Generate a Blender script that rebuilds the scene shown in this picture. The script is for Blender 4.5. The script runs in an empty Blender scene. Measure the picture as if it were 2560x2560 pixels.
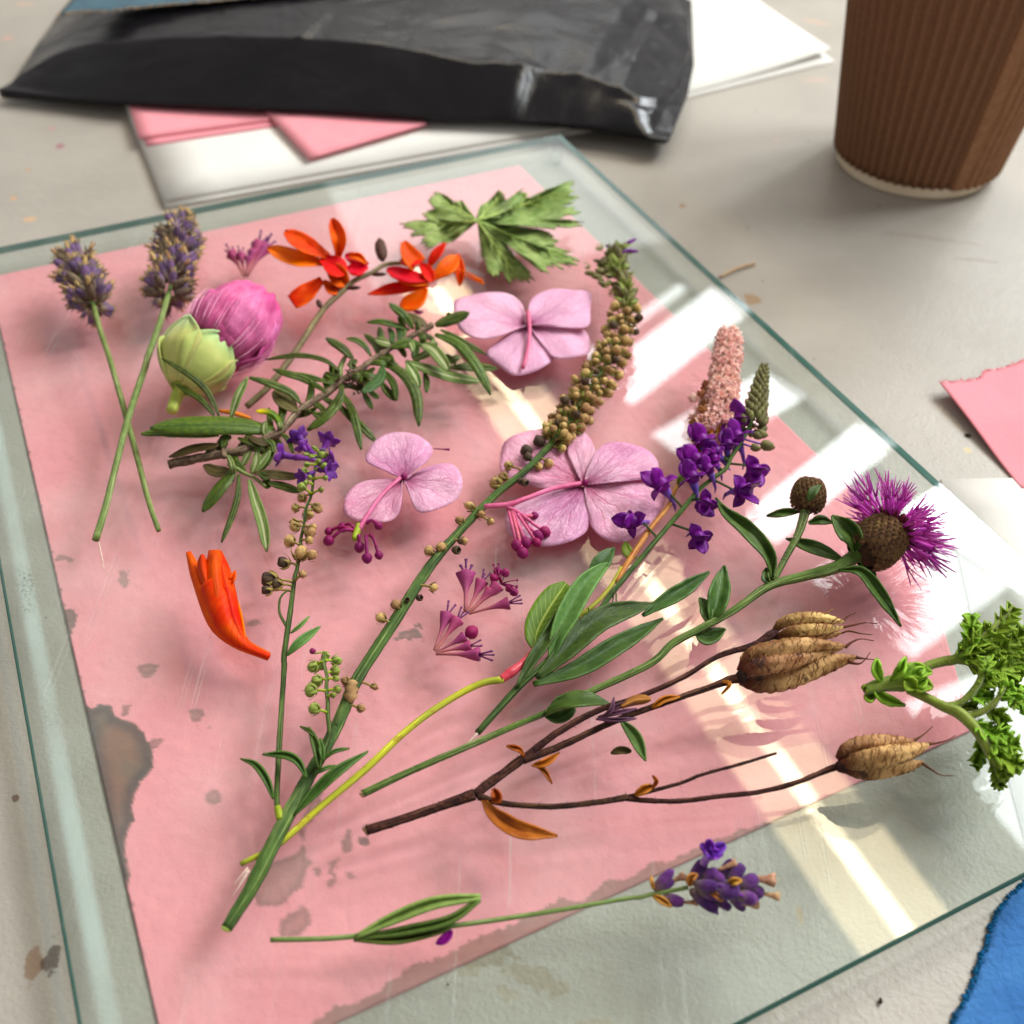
import bpy, math, random
import numpy as np
from mathutils import Vector, Matrix, noise as mnoise

random.seed(7)
scn = bpy.context.scene
MM = 0.001
V = lambda *a: np.array(a, float)
def nrm(v):
    v = np.asarray(v, float); return v / (np.linalg.norm(v) + 1e-12)

# ------------------------------------------------------------------ camera
CF = 2671.47                      # focal length in photograph pixels (2560 wide)
TILT, ROLL = math.radians(45.328), math.radians(1.121)
CP = V(0, 0, 212.683)             # camera position, millimetres above the table
FW = V(0, math.sin(TILT), -math.cos(TILT))
_r = V(1, 0, 0); _u = np.cross(_r, FW)
RT = math.cos(ROLL) * _r + math.sin(ROLL) * _u
UP = -math.sin(ROLL) * _r + math.cos(ROLL) * _u
cam = bpy.data.cameras.new("camera"); cam_o = bpy.data.objects.new("camera", cam)
scn.collection.objects.link(cam_o); scn.camera = cam_o
cam_o.matrix_world = Matrix(((RT[0], UP[0], -FW[0], 0), (RT[1], UP[1], -FW[1], 0),
                             (RT[2], UP[2], -FW[2], CP[2] * MM), (0, 0, 0, 1)))
cam.sensor_width = 36; cam.lens = 36 * CF / 2560
cam.clip_start = 0.01; cam.clip_end = 30
cam.dof.use_dof = True; cam.dof.focus_distance = 0.258; cam.dof.aperture_fstop = 14.0

# ------------------------------------------------------------------ light
w = bpy.data.worlds.new("World"); scn.world = w; w.use_nodes = True
bg = w.node_tree.nodes["Background"]
bg.inputs[0].default_value = (1.0, 0.965, 0.93, 1); bg.inputs[1].default_value = 0.20

def area(name, cx, cy, z, sx, sy, az, rad, col):
    """a rectangular lamp facing straight down; rad = radiance"""
    l = bpy.data.lights.new(name, 'AREA'); l.shape = 'RECTANGLE'
    l.size = sx * MM; l.size_y = sy * MM
    l.energy = rad * math.pi * sx * sy * 1e-6; l.color = col
    o = bpy.data.objects.new(name, l); scn.collection.objects.link(o)
    o.location = (cx * MM, cy * MM, z * MM); o.rotation_euler = (0, 0, math.radians(az))
    return o
DAY = (0.93, 0.98, 1.0); WARM = (1.0, 0.80, 0.50)
PR = 14.0
area("skylight_or_fill_pane", 560, 3085, 2000, 760, 190, 50, PR * .25, DAY)
area("skylight_or_fill_pane", 425, 3205, 2000, 620, 46, 50, PR * .18, DAY)
area("skylight_or_fill_pane", 700, 2690, 2000, 540, 180, 40, PR * .28, DAY)
area("skylight_or_fill_pane", 935, 2390, 2000, 640, 140, 45, PR * .32, DAY)
area("skylight_or_fill_pane", 1100, 1985, 2000, 420, 360, 38, PR * .26, DAY)
area("skylight_or_fill_pane", 1860, 2560, 2000, 1460, 400, 38, PR * 1.15, DAY)
area("skylight_or_fill_pane", 1210, 1440, 2000, 300, 430, 24, PR * .26, DAY)
area("skylight_or_fill_pane", 2010, 1800, 2000, 1440, 440, 24, PR * .95, DAY)
area("skylight_or_fill_pane", 1850, 800, 2000, 1200, 600, 20, PR * .85, DAY)  # added fill lamp for the near side, not one of the reflected skylights
area("skylight_or_fill_pane", 150, 4300, 2000, 1900, 1300, 20, 0.75, DAY)
tx, ty = 0.432, -0.902
area("ceiling_tube", 345, 2030, 1995, 42, 3400, 25.6, 9.0, (1.0, .84, .54))
area("ceiling_diffuser", 345, 2030, 2000, 230, 3400, 25.6, 2.7, (1.0, .78, .46))

scn.view_settings.view_transform = 'Standard'; scn.view_settings.look = 'None'
scn.view_settings.exposure = 1.24; scn.view_settings.gamma = 1
scn.cycles.use_denoising = True
try: scn.cycles.denoiser = 'OPENIMAGEDENOISE'
except Exception: pass
scn.cycles.max_bounces = 10; scn.cycles.transparent_max_bounces = 24
scn.cycles.glossy_bounces = 4; scn.cycles.transmission_bounces = 4
scn.cycles.sample_clamp_indirect = 6; scn.cycles.caustics_reflective = False; scn.cycles.caustics_refractive = False

# ------------------------------------------------------------------ photograph pixel -> point on a level plane
GT = 8.2          # top of the glass above the table, mm
GTH = 2.7         # glass thickness
def P(x, y, h=0.0, base=GT):
    d = FW + (x - 1280) / CF * RT - (y - 1280) / CF * UP
    return CP + d * ((base + h - CP[2]) / d[2])
def PT(x, y, h=0.0): return P(x, y, h, 0.0)
def proj(p):
    d = np.asarray(p) - CP; z = d @ FW
    return 1280 + CF * (d @ RT) / z, 1280 - CF * (d @ UP) / z
def ppm(p): return np.linalg.norm(np.asarray(p) - CP) / CF      # mm per photograph pixel at p
CR = dict(A=(0, 0, .46584), B=(800, 0, .46584), C=(1660, 0, .46584), D=(0, 800, .46584), E=(800, 800, .46584),
          F=(1660, 800, .46584), G=(0, 1660, .46584), H=(800, 1660, .46584), I=(1660, 1660, .46584),
          J=(350, 500, .28468), K=(600, 500, .33644), L=(950, 400, .33644), M=(1200, 300, .31056),
          N=(2060, 1500, .2588), O=(1600, 800, .2588), Pc=(340, 1000, .20704), S=(640, 1050, .20704),
          Q=(1040, 1360, .20704), U=(1600, 2080, .20704), R=(740, 1560, .15528), T=(1800, 1500, .20704))
def c(k, *pts):
    ox, oy, s = CR[k]
    out = [(ox + p[0] * s, oy + p[1] * s) + tuple(p[2:]) for p in pts]
    return out
def c1(k, x, y): return c(k, (x, y))[0]

# ------------------------------------------------------------------ curves and grids
def cat(pts, n):
    p = np.array(pts, float)
    if len(p) == 2: return p[0] + (p[1] - p[0]) * np.linspace(0, 1, n)[:, None]
    d = np.r_[0, np.cumsum(np.linalg.norm(np.diff(p[:, :2], axis=0), axis=1) + 1e-9)]
    q = np.vstack([2 * p[0] - p[1], p, 2 * p[-1] - p[-2]])
    out = []
    for t in np.linspace(0, d[-1], n):
        i = min(max(np.searchsorted(d, t) - 1, 0), len(p) - 2)
        u = (t - d[i]) / (d[i + 1] - d[i])
        a, b, e, f = q[i], q[i + 1], q[i + 2], q[i + 3]
        out.append(.5 * ((2 * b) + (e - a) * u + (2 * a - 5 * b + 4 * e - f) * u * u + (3 * b - a - 3 * e + f) * u ** 3))
    return np.array(out)
def interp(vals, n):
    vals = list(vals) if hasattr(vals, '__len__') else [vals, vals]
    return np.interp(np.linspace(0, 1, n), np.linspace(0, 1, len(vals)), vals)

class Geo:
    def __init__(s): s.v = []; s.f = []; s.uv = []; s.m = []
    def add(s, v, f, uv=None, mi=0):
        o = len(s.v); s.v += [tuple(x) for x in v]
        s.f += [tuple(i + o for i in q) for q in f]
        s.uv += [tuple(x) for x in uv] if uv is not None else [(0.5, 0.5)] * len(v)
        s.m += [mi] * len(f); return s
def merge(*gs):
    g = Geo()
    for x in gs: g.add(x.v, x.f, x.uv); g.m[-len(x.f):] = x.m
    return g

def tube(path, rad, seg=8, rough=0.0, cap=True, flat=1.0, seed=0.0, rib=0.0):
    """path: 3-D points (mm); rad: radius list/number (mm)"""
    path = np.array(path, float); n = len(path); rad = interp(rad, n)
    g = Geo(); v = []; uv = []; L = 0
    t0 = nrm(path[1] - path[0]); side = nrm(np.cross(t0, V(0, 0, 1)) if abs(t0[2]) < .95 else V(1, 0, 0))
    for i in range(n):
        t = nrm(path[min(i + 1, n - 1)] - path[max(i - 1, 0)])
        side = nrm(side - t * (side @ t)); up = np.cross(t, side)
        if i: L += np.linalg.norm(path[i] - path[i - 1])
        for j in range(seg):
            a = 2 * math.pi * j / seg
            r = rad[i] * (1 + (rough * mnoise.noise(Vector((math.cos(a) * 1.5 + seed, math.sin(a) * 1.5, L * .5))) if rough else 0) + rib * math.cos(5 * a + L * .02) + (rib * .8 * mnoise.noise(Vector((L * .09, seed, 3))) if rib else 0))
            v.append(path[i] + side * math.cos(a) * r + up * math.sin(a) * r * flat); uv.append((j / seg, L * .05))
    f = [(i * seg + j, i * seg + (j + 1) % seg, (i + 1) * seg + (j + 1) % seg, (i + 1) * seg + j) for i in range(n - 1) for j in range(seg)]
    if cap:
        f.append(tuple(range(seg - 1, -1, -1))); f.append(tuple((n - 1) * seg + j for j in range(seg)))
    return g.add(v, f, uv)
def ptube(pts, rpx, n=None, seg=8, rough=0.0, base=GT, flat=1.0, rib=0.0):
    """tube through photograph points (x, y, height mm), radius in photograph pixels"""
    n = n or max(3, len(pts) * 4)
    q = cat([tuple(p) if len(p) == 3 else tuple(p) + (1.5,) for p in pts], n)
    w3 = [P(a[0], a[1], a[2], base) for a in q]
    rr = interp(rpx, n) * np.array([ppm(p) for p in w3])
    return tube(w3, rr, seg, rough, flat=flat, seed=pts[0][0] * .1, rib=rib), np.array(w3)

def sheet(grid, th, uv=None):
    """grid[i][j] points -> a sheet with real thickness th (mm)"""
    G = np.array(grid, float); n, m = G.shape[:2]
    du = np.gradient(G, axis=0); dv = np.gradient(G, axis=1)
    N = np.cross(du, dv); N /= (np.linalg.norm(N, axis=2, keepdims=True) + 1e-9)
    top = (G + N * th * .5).reshape(-1, 3); bot = (G - N * th * .5).reshape(-1, 3)
    if uv is None: uv = [(j / (m - 1), i / (n - 1)) for i in range(n) for j in range(m)]
    I = lambda i, j: i * m + j; o = n * m; f = []
    for i in range(n - 1):
        for j in range(m - 1):
            f.append((I(i, j), I(i + 1, j), I(i + 1, j + 1), I(i, j + 1)))
            f.append((o + I(i, j), o + I(i, j + 1), o + I(i + 1, j + 1), o + I(i + 1, j)))
    rim = [(0, j) for j in range(m)] + [(i, m - 1) for i in range(1, n)] + [(n - 1, j) for j in range(m - 2, -1, -1)] + [(i, 0) for i in range(n - 2, 0, -1)]
    for a, b in zip(rim, rim[1:] + rim[:1]):
        f.append((I(*a), I(*b), o + I(*b), o + I(*a)))
    return Geo().add(np.vstack([top, bot]), f, list(uv) * 2)

PROF = dict(leaf=[.15, .55, .85, 1, 1, .85, .5, .06], oval=[.1, .6, .9, 1, 1, .95, .75, .25],
            strap=[.55, .85, 1, 1, 1, .95, .8, .2], petal=[.35, .55, .8, 1, 1.05, 1, .8, .25], drop=[.1, .35, .6, .85, 1, .95, .7, .15])
def leaf(pts, w, prof='leaf', n=14, m=5, fold=0.0, tilt=0.0, th=.35, base=GT, ruf=0.0, seed=0, groove=0.0, fwd=0.0):
    """ribbon leaf: spine of photograph points (x,y,h), half width w px"""
    q = cat([tuple(p) if len(p) == 3 else tuple(p) + (3,) for p in pts], n)
    pr = interp(PROF[prof] if isinstance(prof, str) else prof, n)
    t = np.gradient(q[:, :2], axis=0); t /= np.linalg.norm(t, axis=1, keepdims=True) + 1e-9
    g = []
    for i in range(n):
        row = []
        for j in range(m):
            s = 2 * j / (m - 1) - 1
            ww = w * pr[i] * s
            h = q[i, 2] + (fold * abs(s) ** 1.3 + tilt * s - groove * math.exp(-(s / .2) ** 2)) * pr[i]
            if ruf: h += ruf * mnoise.noise(Vector((q[i, 0] * .03 + seed, q[i, 1] * .03, s * 2))) * (.3 + abs(s))
            row.append(P(q[i, 0] - t[i, 1] * ww + t[i, 0] * abs(ww) * fwd, q[i, 1] + t[i, 0] * ww + t[i, 1] * abs(ww) * fwd, max(h, .25 - base), base))
        g.append(row)
    return sheet(g, th)

def fan(bp, outline, h0, h1, th=.3, n=9, m=22, cup=0.0, ruf=0.8, seed=0, base=GT, teeth=0.0):
    """petal: rays from a base point out to a traced outline (photograph points); h0 at the base, h1 at the rim"""
    o = cat(outline, m); g = []; uv = []
    for i in range(n):
        s0 = .04 + .96 * (i / (n - 1)) ** .9
        row = []
        for j in range(m):
            a = j / (m - 1); s = s0 * (1 + teeth * s0 ** 4 * (abs(math.sin(j * 1.15 + seed)) - .5) + teeth * .6 * s0 ** 3 * mnoise.noise(Vector((j * .5, seed, 0))))
            x = bp[0] + (o[j][0] - bp[0]) * s; y = bp[1] + (o[j][1] - bp[1]) * s
            h = h0 + (h1 - h0) * s ** 1.3 + cup * math.sin(math.pi * s) + ruf * s * mnoise.noise(Vector((x * .018 + seed, y * .018, seed)))
            h += .25 * s * math.sin(a * 26 + seed)
            row.append(P(x, y, max(h, .3), base)); uv.append((a, s))
        g.append(row)
    return sheet(g, th, uv)

def lathe(prof, n=12, mod=None, cap=True):
    """unit shape round local Z: prof = [(r, z)...]"""
    v = []; uv = []; k = len(prof)
    for i, (r, z) in enumerate(prof):
        for j in range(n):
            a = 2 * math.pi * j / n; rr = r * (mod(a, i / (k - 1)) if mod else 1)
            v.append((rr * math.cos(a), rr * math.sin(a), z)); uv.append((j / n, i / (k - 1)))
    f = [(i * n + j, i * n + (j + 1) % n, (i + 1) * n + (j + 1) % n, (i + 1) * n + j) for i in range(k - 1) for j in range(n)]
    if cap: f.append(tuple(range(n - 1, -1, -1))); f.append(tuple((k - 1) * n + j for j in range(n)))
    return Geo().add(v, f, uv)
def xf(g, M):
    h = Geo(); h.f = list(g.f); h.uv = list(g.uv); h.m = list(g.m)
    h.v = [tuple(M @ Vector(p)) for p in g.v]; return h

# ------------------------------------------------------------------ objects
COL = scn.collection
def mesh(name, g, mats, scale=MM, org=(0, 0, 0), smooth=True):
    me = bpy.data.meshes.new(name)
    vv = (np.array(g.v) - np.array(org)) * scale
    me.from_pydata(vv.tolist(), [], g.f)
    uvl = me.uv_layers.new(name="uv"); li = np.empty(len(me.loops), int); me.loops.foreach_get("vertex_index", li)
    uvl.data.foreach_set("uv", np.array(g.uv, float)[li].ravel())
    for m_ in (mats if isinstance(mats, (list, tuple)) else [mats]): me.materials.append(m_)
    me.polygons.foreach_set("material_index", g.m)
    if smooth: me.polygons.foreach_set("use_smooth", [True] * len(me.polygons))
    me.update(); return me
def unit(name, g, mats, smooth=True): return mesh(name, g, mats, 1.0, smooth=smooth)

class Thing:
    def __init__(s, name, label, cat_, base, group=None):
        s.base = np.array(base, float)
        s.o = bpy.data.objects.new(name, None); COL.objects.link(s.o)
        s.o.empty_display_size = .005
        s.o.location = (s.base * MM).tolist(); s.o['label'] = label; s.o['category'] = cat_
        if group: s.o['group'] = group
    def part(s, name, g, m_, sub=None, label=None, kind=None, smooth=True):
        o = bpy.data.objects.new(name, mesh(name, g, m_, org=s.base, smooth=smooth)); COL.objects.link(o)
        o.parent = sub or s.o
        if label: o['label'] = label
        if kind: o['kind'] = kind
        return o
    def inst(s, name, me, pos, zdir, size, hint=None, roll=0.0, sub=None, sc=(1, 1, 1), label=None):
        z = nrm(zdir); hint = V(.3, -.6, .8) if hint is None else np.asarray(hint, float)
        x = np.cross(hint, z); x = nrm(x) if np.linalg.norm(x) > 1e-3 else nrm(np.cross(V(1, .2, 0), z))
        y = np.cross(z, x)
        M = Matrix(((x[0], y[0], z[0], 0), (x[1], y[1], z[1], 0), (x[2], y[2], z[2], 0), (0, 0, 0, 1))) @ Matrix.Rotation(roll, 4, 'Z')
        M = Matrix.Translation(Vector(((np.asarray(pos) - s.base) * MM).tolist())) @ M @ Matrix.Diagonal((size * sc[0] * MM, size * sc[1] * MM, size * sc[2] * MM, 1))
        o = bpy.data.objects.new(name, me); COL.objects.link(o); o.parent = sub or s.o; 
        o.matrix_basis = M
        if label: o['label'] = label
        return o
def single(name, g, m_, label=None, cat_=None, kind=None, base=None, smooth=True, group=None):
    b = np.array(base if base is not None else np.mean(np.array(g.v), axis=0)); 
    if base is None: b[2] = min(p[2] for p in g.v)
    o = bpy.data.objects.new(name, mesh(name, g, m_, org=b, smooth=smooth)); COL.objects.link(o); o.location = (b * MM).tolist()
    if label: o['label'] = label
    if cat_: o['category'] = cat_
    if kind: o['kind'] = kind
    if group: o['group'] = group
    return o
def toward(k, a, b, ha, hb):
    """from crop k point a (height ha) to point b (height hb): start, direction, length mm"""
    p = P(*c1(k, *a), ha); q = P(*c1(k, *b), hb); return p, nrm(q - p), np.linalg.norm(q - p)

# ------------------------------------------------------------------ materials
def lin(r, g=None, b=None):
    if g is None: r, g, b = r
    f = lambda u: (u / 255 / 12.92) if u / 255 <= .04045 else ((u / 255 + .055) / 1.055) ** 2.4
    return (f(r), f(g), f(b), 1)
class NT:
    def __init__(s, m_): s.t = m_.node_tree; s.n = s.t.nodes; s.l = s.t.links
    def new(s, t, **k):
        x = s.n.new(t)
        for a, b in k.items(): setattr(x, a, b)
        return x
    def ln(s, a, b): s.l.new(a, b)
    def math(s, op, a, b=None, cl=False):
        x = s.new('ShaderNodeMath', operation=op, use_clamp=cl)
        for i, q in enumerate((a, b)):
            if q is None: continue
            if isinstance(q, (int, float)): x.inputs[i].default_value = q
            else: s.ln(q, x.inputs[i])
        return x.outputs[0]
    def mix(s, fac, a, b, blend='MIX'):
        x = s.new('ShaderNodeMix', data_type='RGBA', blend_type=blend)
        for i, q in ((0, fac), (6, a), (7, b)):
            if isinstance(q, (int, float, tuple)): x.inputs[i].default_value = q
            else: s.ln(q, x.inputs[i])
        return x.outputs[2]
    def noise(s, vec, scale, det=4, rough=.55, dist=0):
        x = s.new('ShaderNodeTexNoise'); x.inputs['Scale'].default_value = scale; x.inputs['Detail'].default_value = det
        x.inputs['Roughness'].default_value = rough; x.inputs['Distortion'].default_value = dist
        s.ln(vec, x.inputs['Vector']); return x.outputs['Fac']
    def ramp(s, v, a, b, lo=0., hi=1.):
        x = s.new('ShaderNodeMapRange'); x.interpolation_type = 'SMOOTHSTEP'
        x.inputs[1].default_value = a; x.inputs[2].default_value = b; x.inputs[3].default_value = lo; x.inputs[4].default_value = hi
        s.ln(v, x.inputs[0]); return x.outputs[0]
def mat(name, col, col2=None, ns=350, rough=.5, bump=.25, bs=None, tr=0.0, spec=.24, rnd=.18, kind=None, col3=None, coat=0, uvs=None, speck=None,
        sheen=0, k=1.0, detail=5, uvstretch=None, vein=None, tip=None, basec=None):
    m_ = bpy.data.materials.new(name); m_.use_nodes = True; t = NT(m_); bs_ = t.n['Principled BSDF']; out = t.n['Material Output']
    col = lin(col); col2 = lin(col2) if col2 else tuple(x * .72 for x in col[:3]) + (1,)
    tc = t.new('ShaderNodeTexCoord'); ob = tc.outputs['Object']; uv = tc.outputs['UV']
    oi = t.new('ShaderNodeObjectInfo'); mp = t.new('ShaderNodeMapping'); t.ln(ob, mp.inputs[0])
    cx = t.new('ShaderNodeCombineXYZ'); t.ln(t.math('MULTIPLY', oi.outputs['Random'], 37.), cx.inputs[0]); t.ln(t.math('MULTIPLY', oi.outputs['Random'], 11.), cx.inputs[1])
    t.ln(cx.outputs[0], mp.inputs[1])
    n1 = t.noise(mp.outputs[0], ns, detail)
    C = t.mix(t.ramp(n1, .3, .7), col, col2)
    height = t.noise(mp.outputs[0], bs or ns * 2.2, 4)
    if kind in ('leaf', 'petal', 'stem'):
        sp = t.new('ShaderNodeSeparateXYZ'); t.ln(uv, sp.inputs[0]); u, v = sp.outputs[0], sp.outputs[1]
    if kind == 'leaf':
        c3 = lin(col3) if col3 else tuple(min(1, x * 1.8) for x in col[:3]) + (1,)
        au = t.math('ABSOLUTE', t.math('SUBTRACT', u, .5))
        mid = t.ramp(au, .015 * k, .05 * k, 1, 0)
        wv = t.math('SINE', t.math('SUBTRACT', t.math('MULTIPLY', v, 62.), t.math('MULTIPLY', au, 34.)))
        wv = t.math('MULTIPLY', t.ramp(wv, .72, 1.), .35)
        f_ = t.math('MAXIMUM', mid, wv); C = t.mix(t.math('MULTIPLY', f_, .75), C, c3)
        C = t.mix(t.ramp(au, .40, .49, 0, .38), C, tuple(min(1, x * 1.7 + .01) for x in col[:3]) + (1,))
        height = t.math('SUBTRACT', t.math('MULTIPLY', height, .5), t.math('MULTIPLY', f_, .8))
    if kind == 'petal':
        c3 = lin(col3); mm = t.new('ShaderNodeMapping'); mm.inputs[3].default_value = (26 * k, 2.2, 1); t.ln(uv, mm.inputs[0])
        vn = t.noise(mm.outputs[0], 1.0, 5, .65, .6)
        ve = t.ramp(t.math('ABSOLUTE', t.math('SUBTRACT', vn, .5)), .0, .05, 1, 0)
        fine = t.new('ShaderNodeTexVoronoi', feature='DISTANCE_TO_EDGE'); m2 = t.new('ShaderNodeMapping'); m2.inputs[3].default_value = (22 * k, 9, 1); t.ln(uv, m2.inputs[0]); t.ln(m2.outputs[0], fine.inputs['Vector']); fine.inputs['Scale'].default_value = 1.2
        vf = t.math('MULTIPLY', t.ramp(fine.outputs['Distance'], 0.0, .09, 1, 0), .35)
        wv = t.math('ABSOLUTE', t.math('SINE', t.math('MULTIPLY', t.math('ADD', u, t.math('MULTIPLY', t.math('SUBTRACT', t.noise(uv, 3.2, 3), .5), .16)), 22.0 * k)))
        wv = t.ramp(wv, .0, .30, 1, 0)
        vq = t.math('MAXIMUM', t.math('MULTIPLY', wv, t.ramp(v, .2, 1.0, .95, .30)), t.math('MULTIPLY', ve, t.ramp(v, .15, 1.0, .55, .3)))
        f_ = t.math('MAXIMUM', vq, vf)
        f_ = t.math('MULTIPLY', f_, vein if vein is not None else .6)
        C = t.mix(f_, C, c3)
        C = t.mix(t.ramp(v, .02, .45, .8, 0), C, c3)
        height = t.math('SUBTRACT', t.math('MULTIPLY', height, .4), t.math('MULTIPLY', f_, .8))
    if kind == 'stem':
        mm = t.new('ShaderNodeMapping'); mm.inputs[3].default_value = uvs or (9 * k, 1.2, 1); t.ln(uv, mm.inputs[0])
        st = t.noise(mm.outputs[0], 1.0, 4); c3 = lin(col3) if col3 else tuple(min(1, x * 1.7) for x in col[:3]) + (1,)
        C = t.mix(t.ramp(st, .52, .68), C, c3); height = t.math('ADD', height, t.math('MULTIPLY', st, 1.5))
    if tip or basec:
        if kind not in ('leaf', 'petal', 'stem'):
            sp = t.new('ShaderNodeSeparateXYZ'); t.ln(uv, sp.inputs[0]); v = sp.outputs[1]
        if tip: C = t.mix(t.ramp(v, .55, 1.0), C, lin(tip))
        if basec: C = t.mix(t.ramp(v, .0, .5, 1, 0), C, lin(basec))
    if speck: C = t.mix(t.math('MULTIPLY', t.ramp(t.noise(mp.outputs[0], speck[0], 3, .6), speck[1], speck[1] + .05), speck[3]), C, lin(speck[2]))
    hs = t.new('ShaderNodeHueSaturation'); t.ln(C, hs.inputs['Color'])
    t.ln(t.math('ADD', t.math('MULTIPLY', oi.outputs['Random'], 2 * rnd), 1 - rnd), hs.inputs['Value'])
    hs.inputs['Saturation'].default_value = 1.06 if kind != 'petal' else .94
    t.ln(t.math('ADD', t.math('MULTIPLY', oi.outputs['Random'], .03), .485), hs.inputs['Hue'])
    C = hs.outputs[0]; t.ln(C, bs_.inputs['Base Color'])
    bs_.inputs['Roughness'].default_value = rough; bs_.inputs['Specular IOR Level'].default_value = spec
    if coat: bs_.inputs['Coat Weight'].default_value = coat; bs_.inputs['Coat Roughness'].default_value = .25
    if sheen: bs_.inputs['Sheen Weight'].default_value = sheen; bs_.inputs['Sheen Roughness'].default_value = .4
    if bump:
        b = t.new('ShaderNodeBump'); b.inputs['Strength'].default_value = bump; b.inputs['Distance'].default_value = .0004; t.ln(height, b.inputs['Height']); t.ln(b.outputs[0], bs_.inputs['Normal'])
    if tr:
        tl = t.new('ShaderNodeBsdfTranslucent'); t.ln(C, tl.inputs[0]); mx = t.new('ShaderNodeMixShader'); mx.inputs[0].default_value = tr
        t.ln(bs_.outputs[0], mx.inputs[1]); t.ln(tl.outputs[0], mx.inputs[2]); t.ln(mx.outputs[0], out.inputs[0])
    return m_
# ------------------------------------------------------------------ table, papers, glass
def stain_nodes(t, ob, C, stains, rough=.5):
    """blot marks with ragged edges: (x mm, y mm, rx, ry, angle deg, colour, strength)"""
    nz = t.new('ShaderNodeTexNoise'); nz.inputs['Scale'].default_value = 260; nz.inputs['Detail'].default_value = 6; t.ln(ob, nz.inputs['Vector'])
    for (x, y, rx, ry, a, col_, st, rag) in stains:
        m = t.new('ShaderNodeMapping', vector_type='TEXTURE'); m.inputs[1].default_value = (x * MM, y * MM, 0)
        m.inputs[2].default_value = (0, 0, math.radians(a)); m.inputs[3].default_value = (rx * MM, ry * MM, 1)
        t.ln(ob, m.inputs[0]); L = t.new('ShaderNodeVectorMath', operation='LENGTH'); t.ln(m.outputs[0], L.inputs[0])
        d = t.math('ADD', L.outputs['Value'], t.math('MULTIPLY', t.math('SUBTRACT', nz.outputs['Fac'], .5), rag))
        C = t.mix(t.ramp(d, .75, 1.1, st, 0), C, lin(col_))
    return C
def flat_mat(name, col, col2, ns, rough, bump, bscale, specks=None, stains=(), spec=.4, attr=None, bdist=.0003):
    m_ = bpy.data.materials.new(name); m_.use_nodes = True; t = NT(m_); b = t.n['Principled BSDF']
    tc = t.new('ShaderNodeTexCoord'); ob = tc.outputs['Object']
    C = t.mix(t.ramp(t.noise(ob, ns, 6, .6), .3, .7), lin(col), lin(col2))
    if stains: C = stain_nodes(t, ob, C, stains)
    if specks:
        v = t.new('ShaderNodeTexVoronoi'); v.inputs['Scale'].default_value = specks[0]; v.inputs['Randomness'].default_value = 1; t.ln(ob, v.inputs['Vector'])
        sel = t.new('ShaderNodeSeparateColor'); t.ln(v.outputs['Color'], sel.inputs[0])
        f_ = t.math('MULTIPLY', t.ramp(v.outputs['Distance'], .035, .075, 1, 0), t.ramp(sel.outputs[0], specks[1], specks[1] + .05))
        C = t.mix(f_, C, lin(specks[2]))
    if attr:
        at = t.new('ShaderNodeAttribute', attribute_name=attr); t.ln(C, b.inputs['Base Color'])
        C = t.mix(at.outputs['Fac'], C, t.mix(t.ramp(t.noise(ob, 60, 4), .35, .65), lin(122, 106, 92), lin(140, 104, 88)))
        a2 = t.new('ShaderNodeAttribute', attribute_name='edge_' + attr); C = t.mix(a2.outputs['Fac'], C, lin(92, 80, 84))
    t.ln(C, b.inputs['Base Color']); b.inputs['Roughness'].default_value = rough; b.inputs['Specular IOR Level'].default_value = spec
    h = t.math('ADD', t.noise(ob, bscale, 5, .6), t.math('MULTIPLY', t.noise(ob, bscale * .3, 3), .8))
    bp = t.new('ShaderNodeBump'); bp.inputs['Strength'].default_value = bump; bp.inputs['Distance'].default_value = bdist; t.ln(h, bp.inputs['Height']); t.ln(bp.outputs[0], b.inputs['Normal'])
    return m_
def st(x, y, rx, ry, a, col_, s_, rag=1.2, h=0):
    p = PT(x, y); q = PT(x + 1, y); k_ = np.linalg.norm(q - p)
    return (p[0], p[1], rx * k_, ry * k_, a, col_, s_, rag)
TAN = (176, 138, 96)
tst = [st(70, 425, 9, 9, 0, (190, 140, 90), .6), st(35, 495, 8, 9, 0, (205, 150, 100), .7), st(75, 548, 20, 12, 0, (214, 164, 110), .6),
       st(150, 365, 12, 14, 0, (150, 84, 100), .75), st(130, 322, 10, 12, 0, (190, 130, 140), .5), st(20, 95, 18, 14, 0, (220, 150, 130), .4),
       st(60, 10, 26, 14, 0, (214, 170, 140), .35), st(1705, 514, 9, 11, 0, (150, 110, 66), .8), st(1886, 748, 24, 26, 30, (150, 116, 74), .8, 2.2),
       st(2040, 55, 40, 12, -30, (205, 160, 130), .45), st(2040, 200, 36, 14, 10, (196, 164, 128), .35), st(2420, 1125, 10, 10, 0, (196, 176, 110), .6),
       st(2320, 595, 150, 10, -12, (140, 124, 108), .30, 1.6), st(2440, 650, 60, 9, -8, (130, 118, 104), .35, 2.),
       st(1220, 2395, 60, 32, 15, (128, 112, 82), .5, 3.2), st(1330, 2440, 90, 30, -18, (134, 116, 84), .5, 3.4), st(1270, 2480, 40, 22, 0, (150, 134, 104), .4, 3.2),
       st(1180, 2425, 36, 20, 0, (150, 134, 104), .4, 3.), st(80, 2420, 26, 50, 0, (128, 96, 66), .7, 2.6), st(130, 2385, 20, 60, 5, (66, 48, 38), .75, 2.8),
       st(38, 1998, 10, 12, 20, (90, 60, 46), .8, 2.), st(1030, 220, 8, 8, 0, TAN, .5), st(1940, 350, 9, 9, 0, (196, 160, 140), .5),
       st(2000, 2290, 10, 26, 0, (190, 150, 90), .35, 2.), st(1490, 2570, 50, 30, 10, (150, 130, 100), .4, 3.)]
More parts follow.
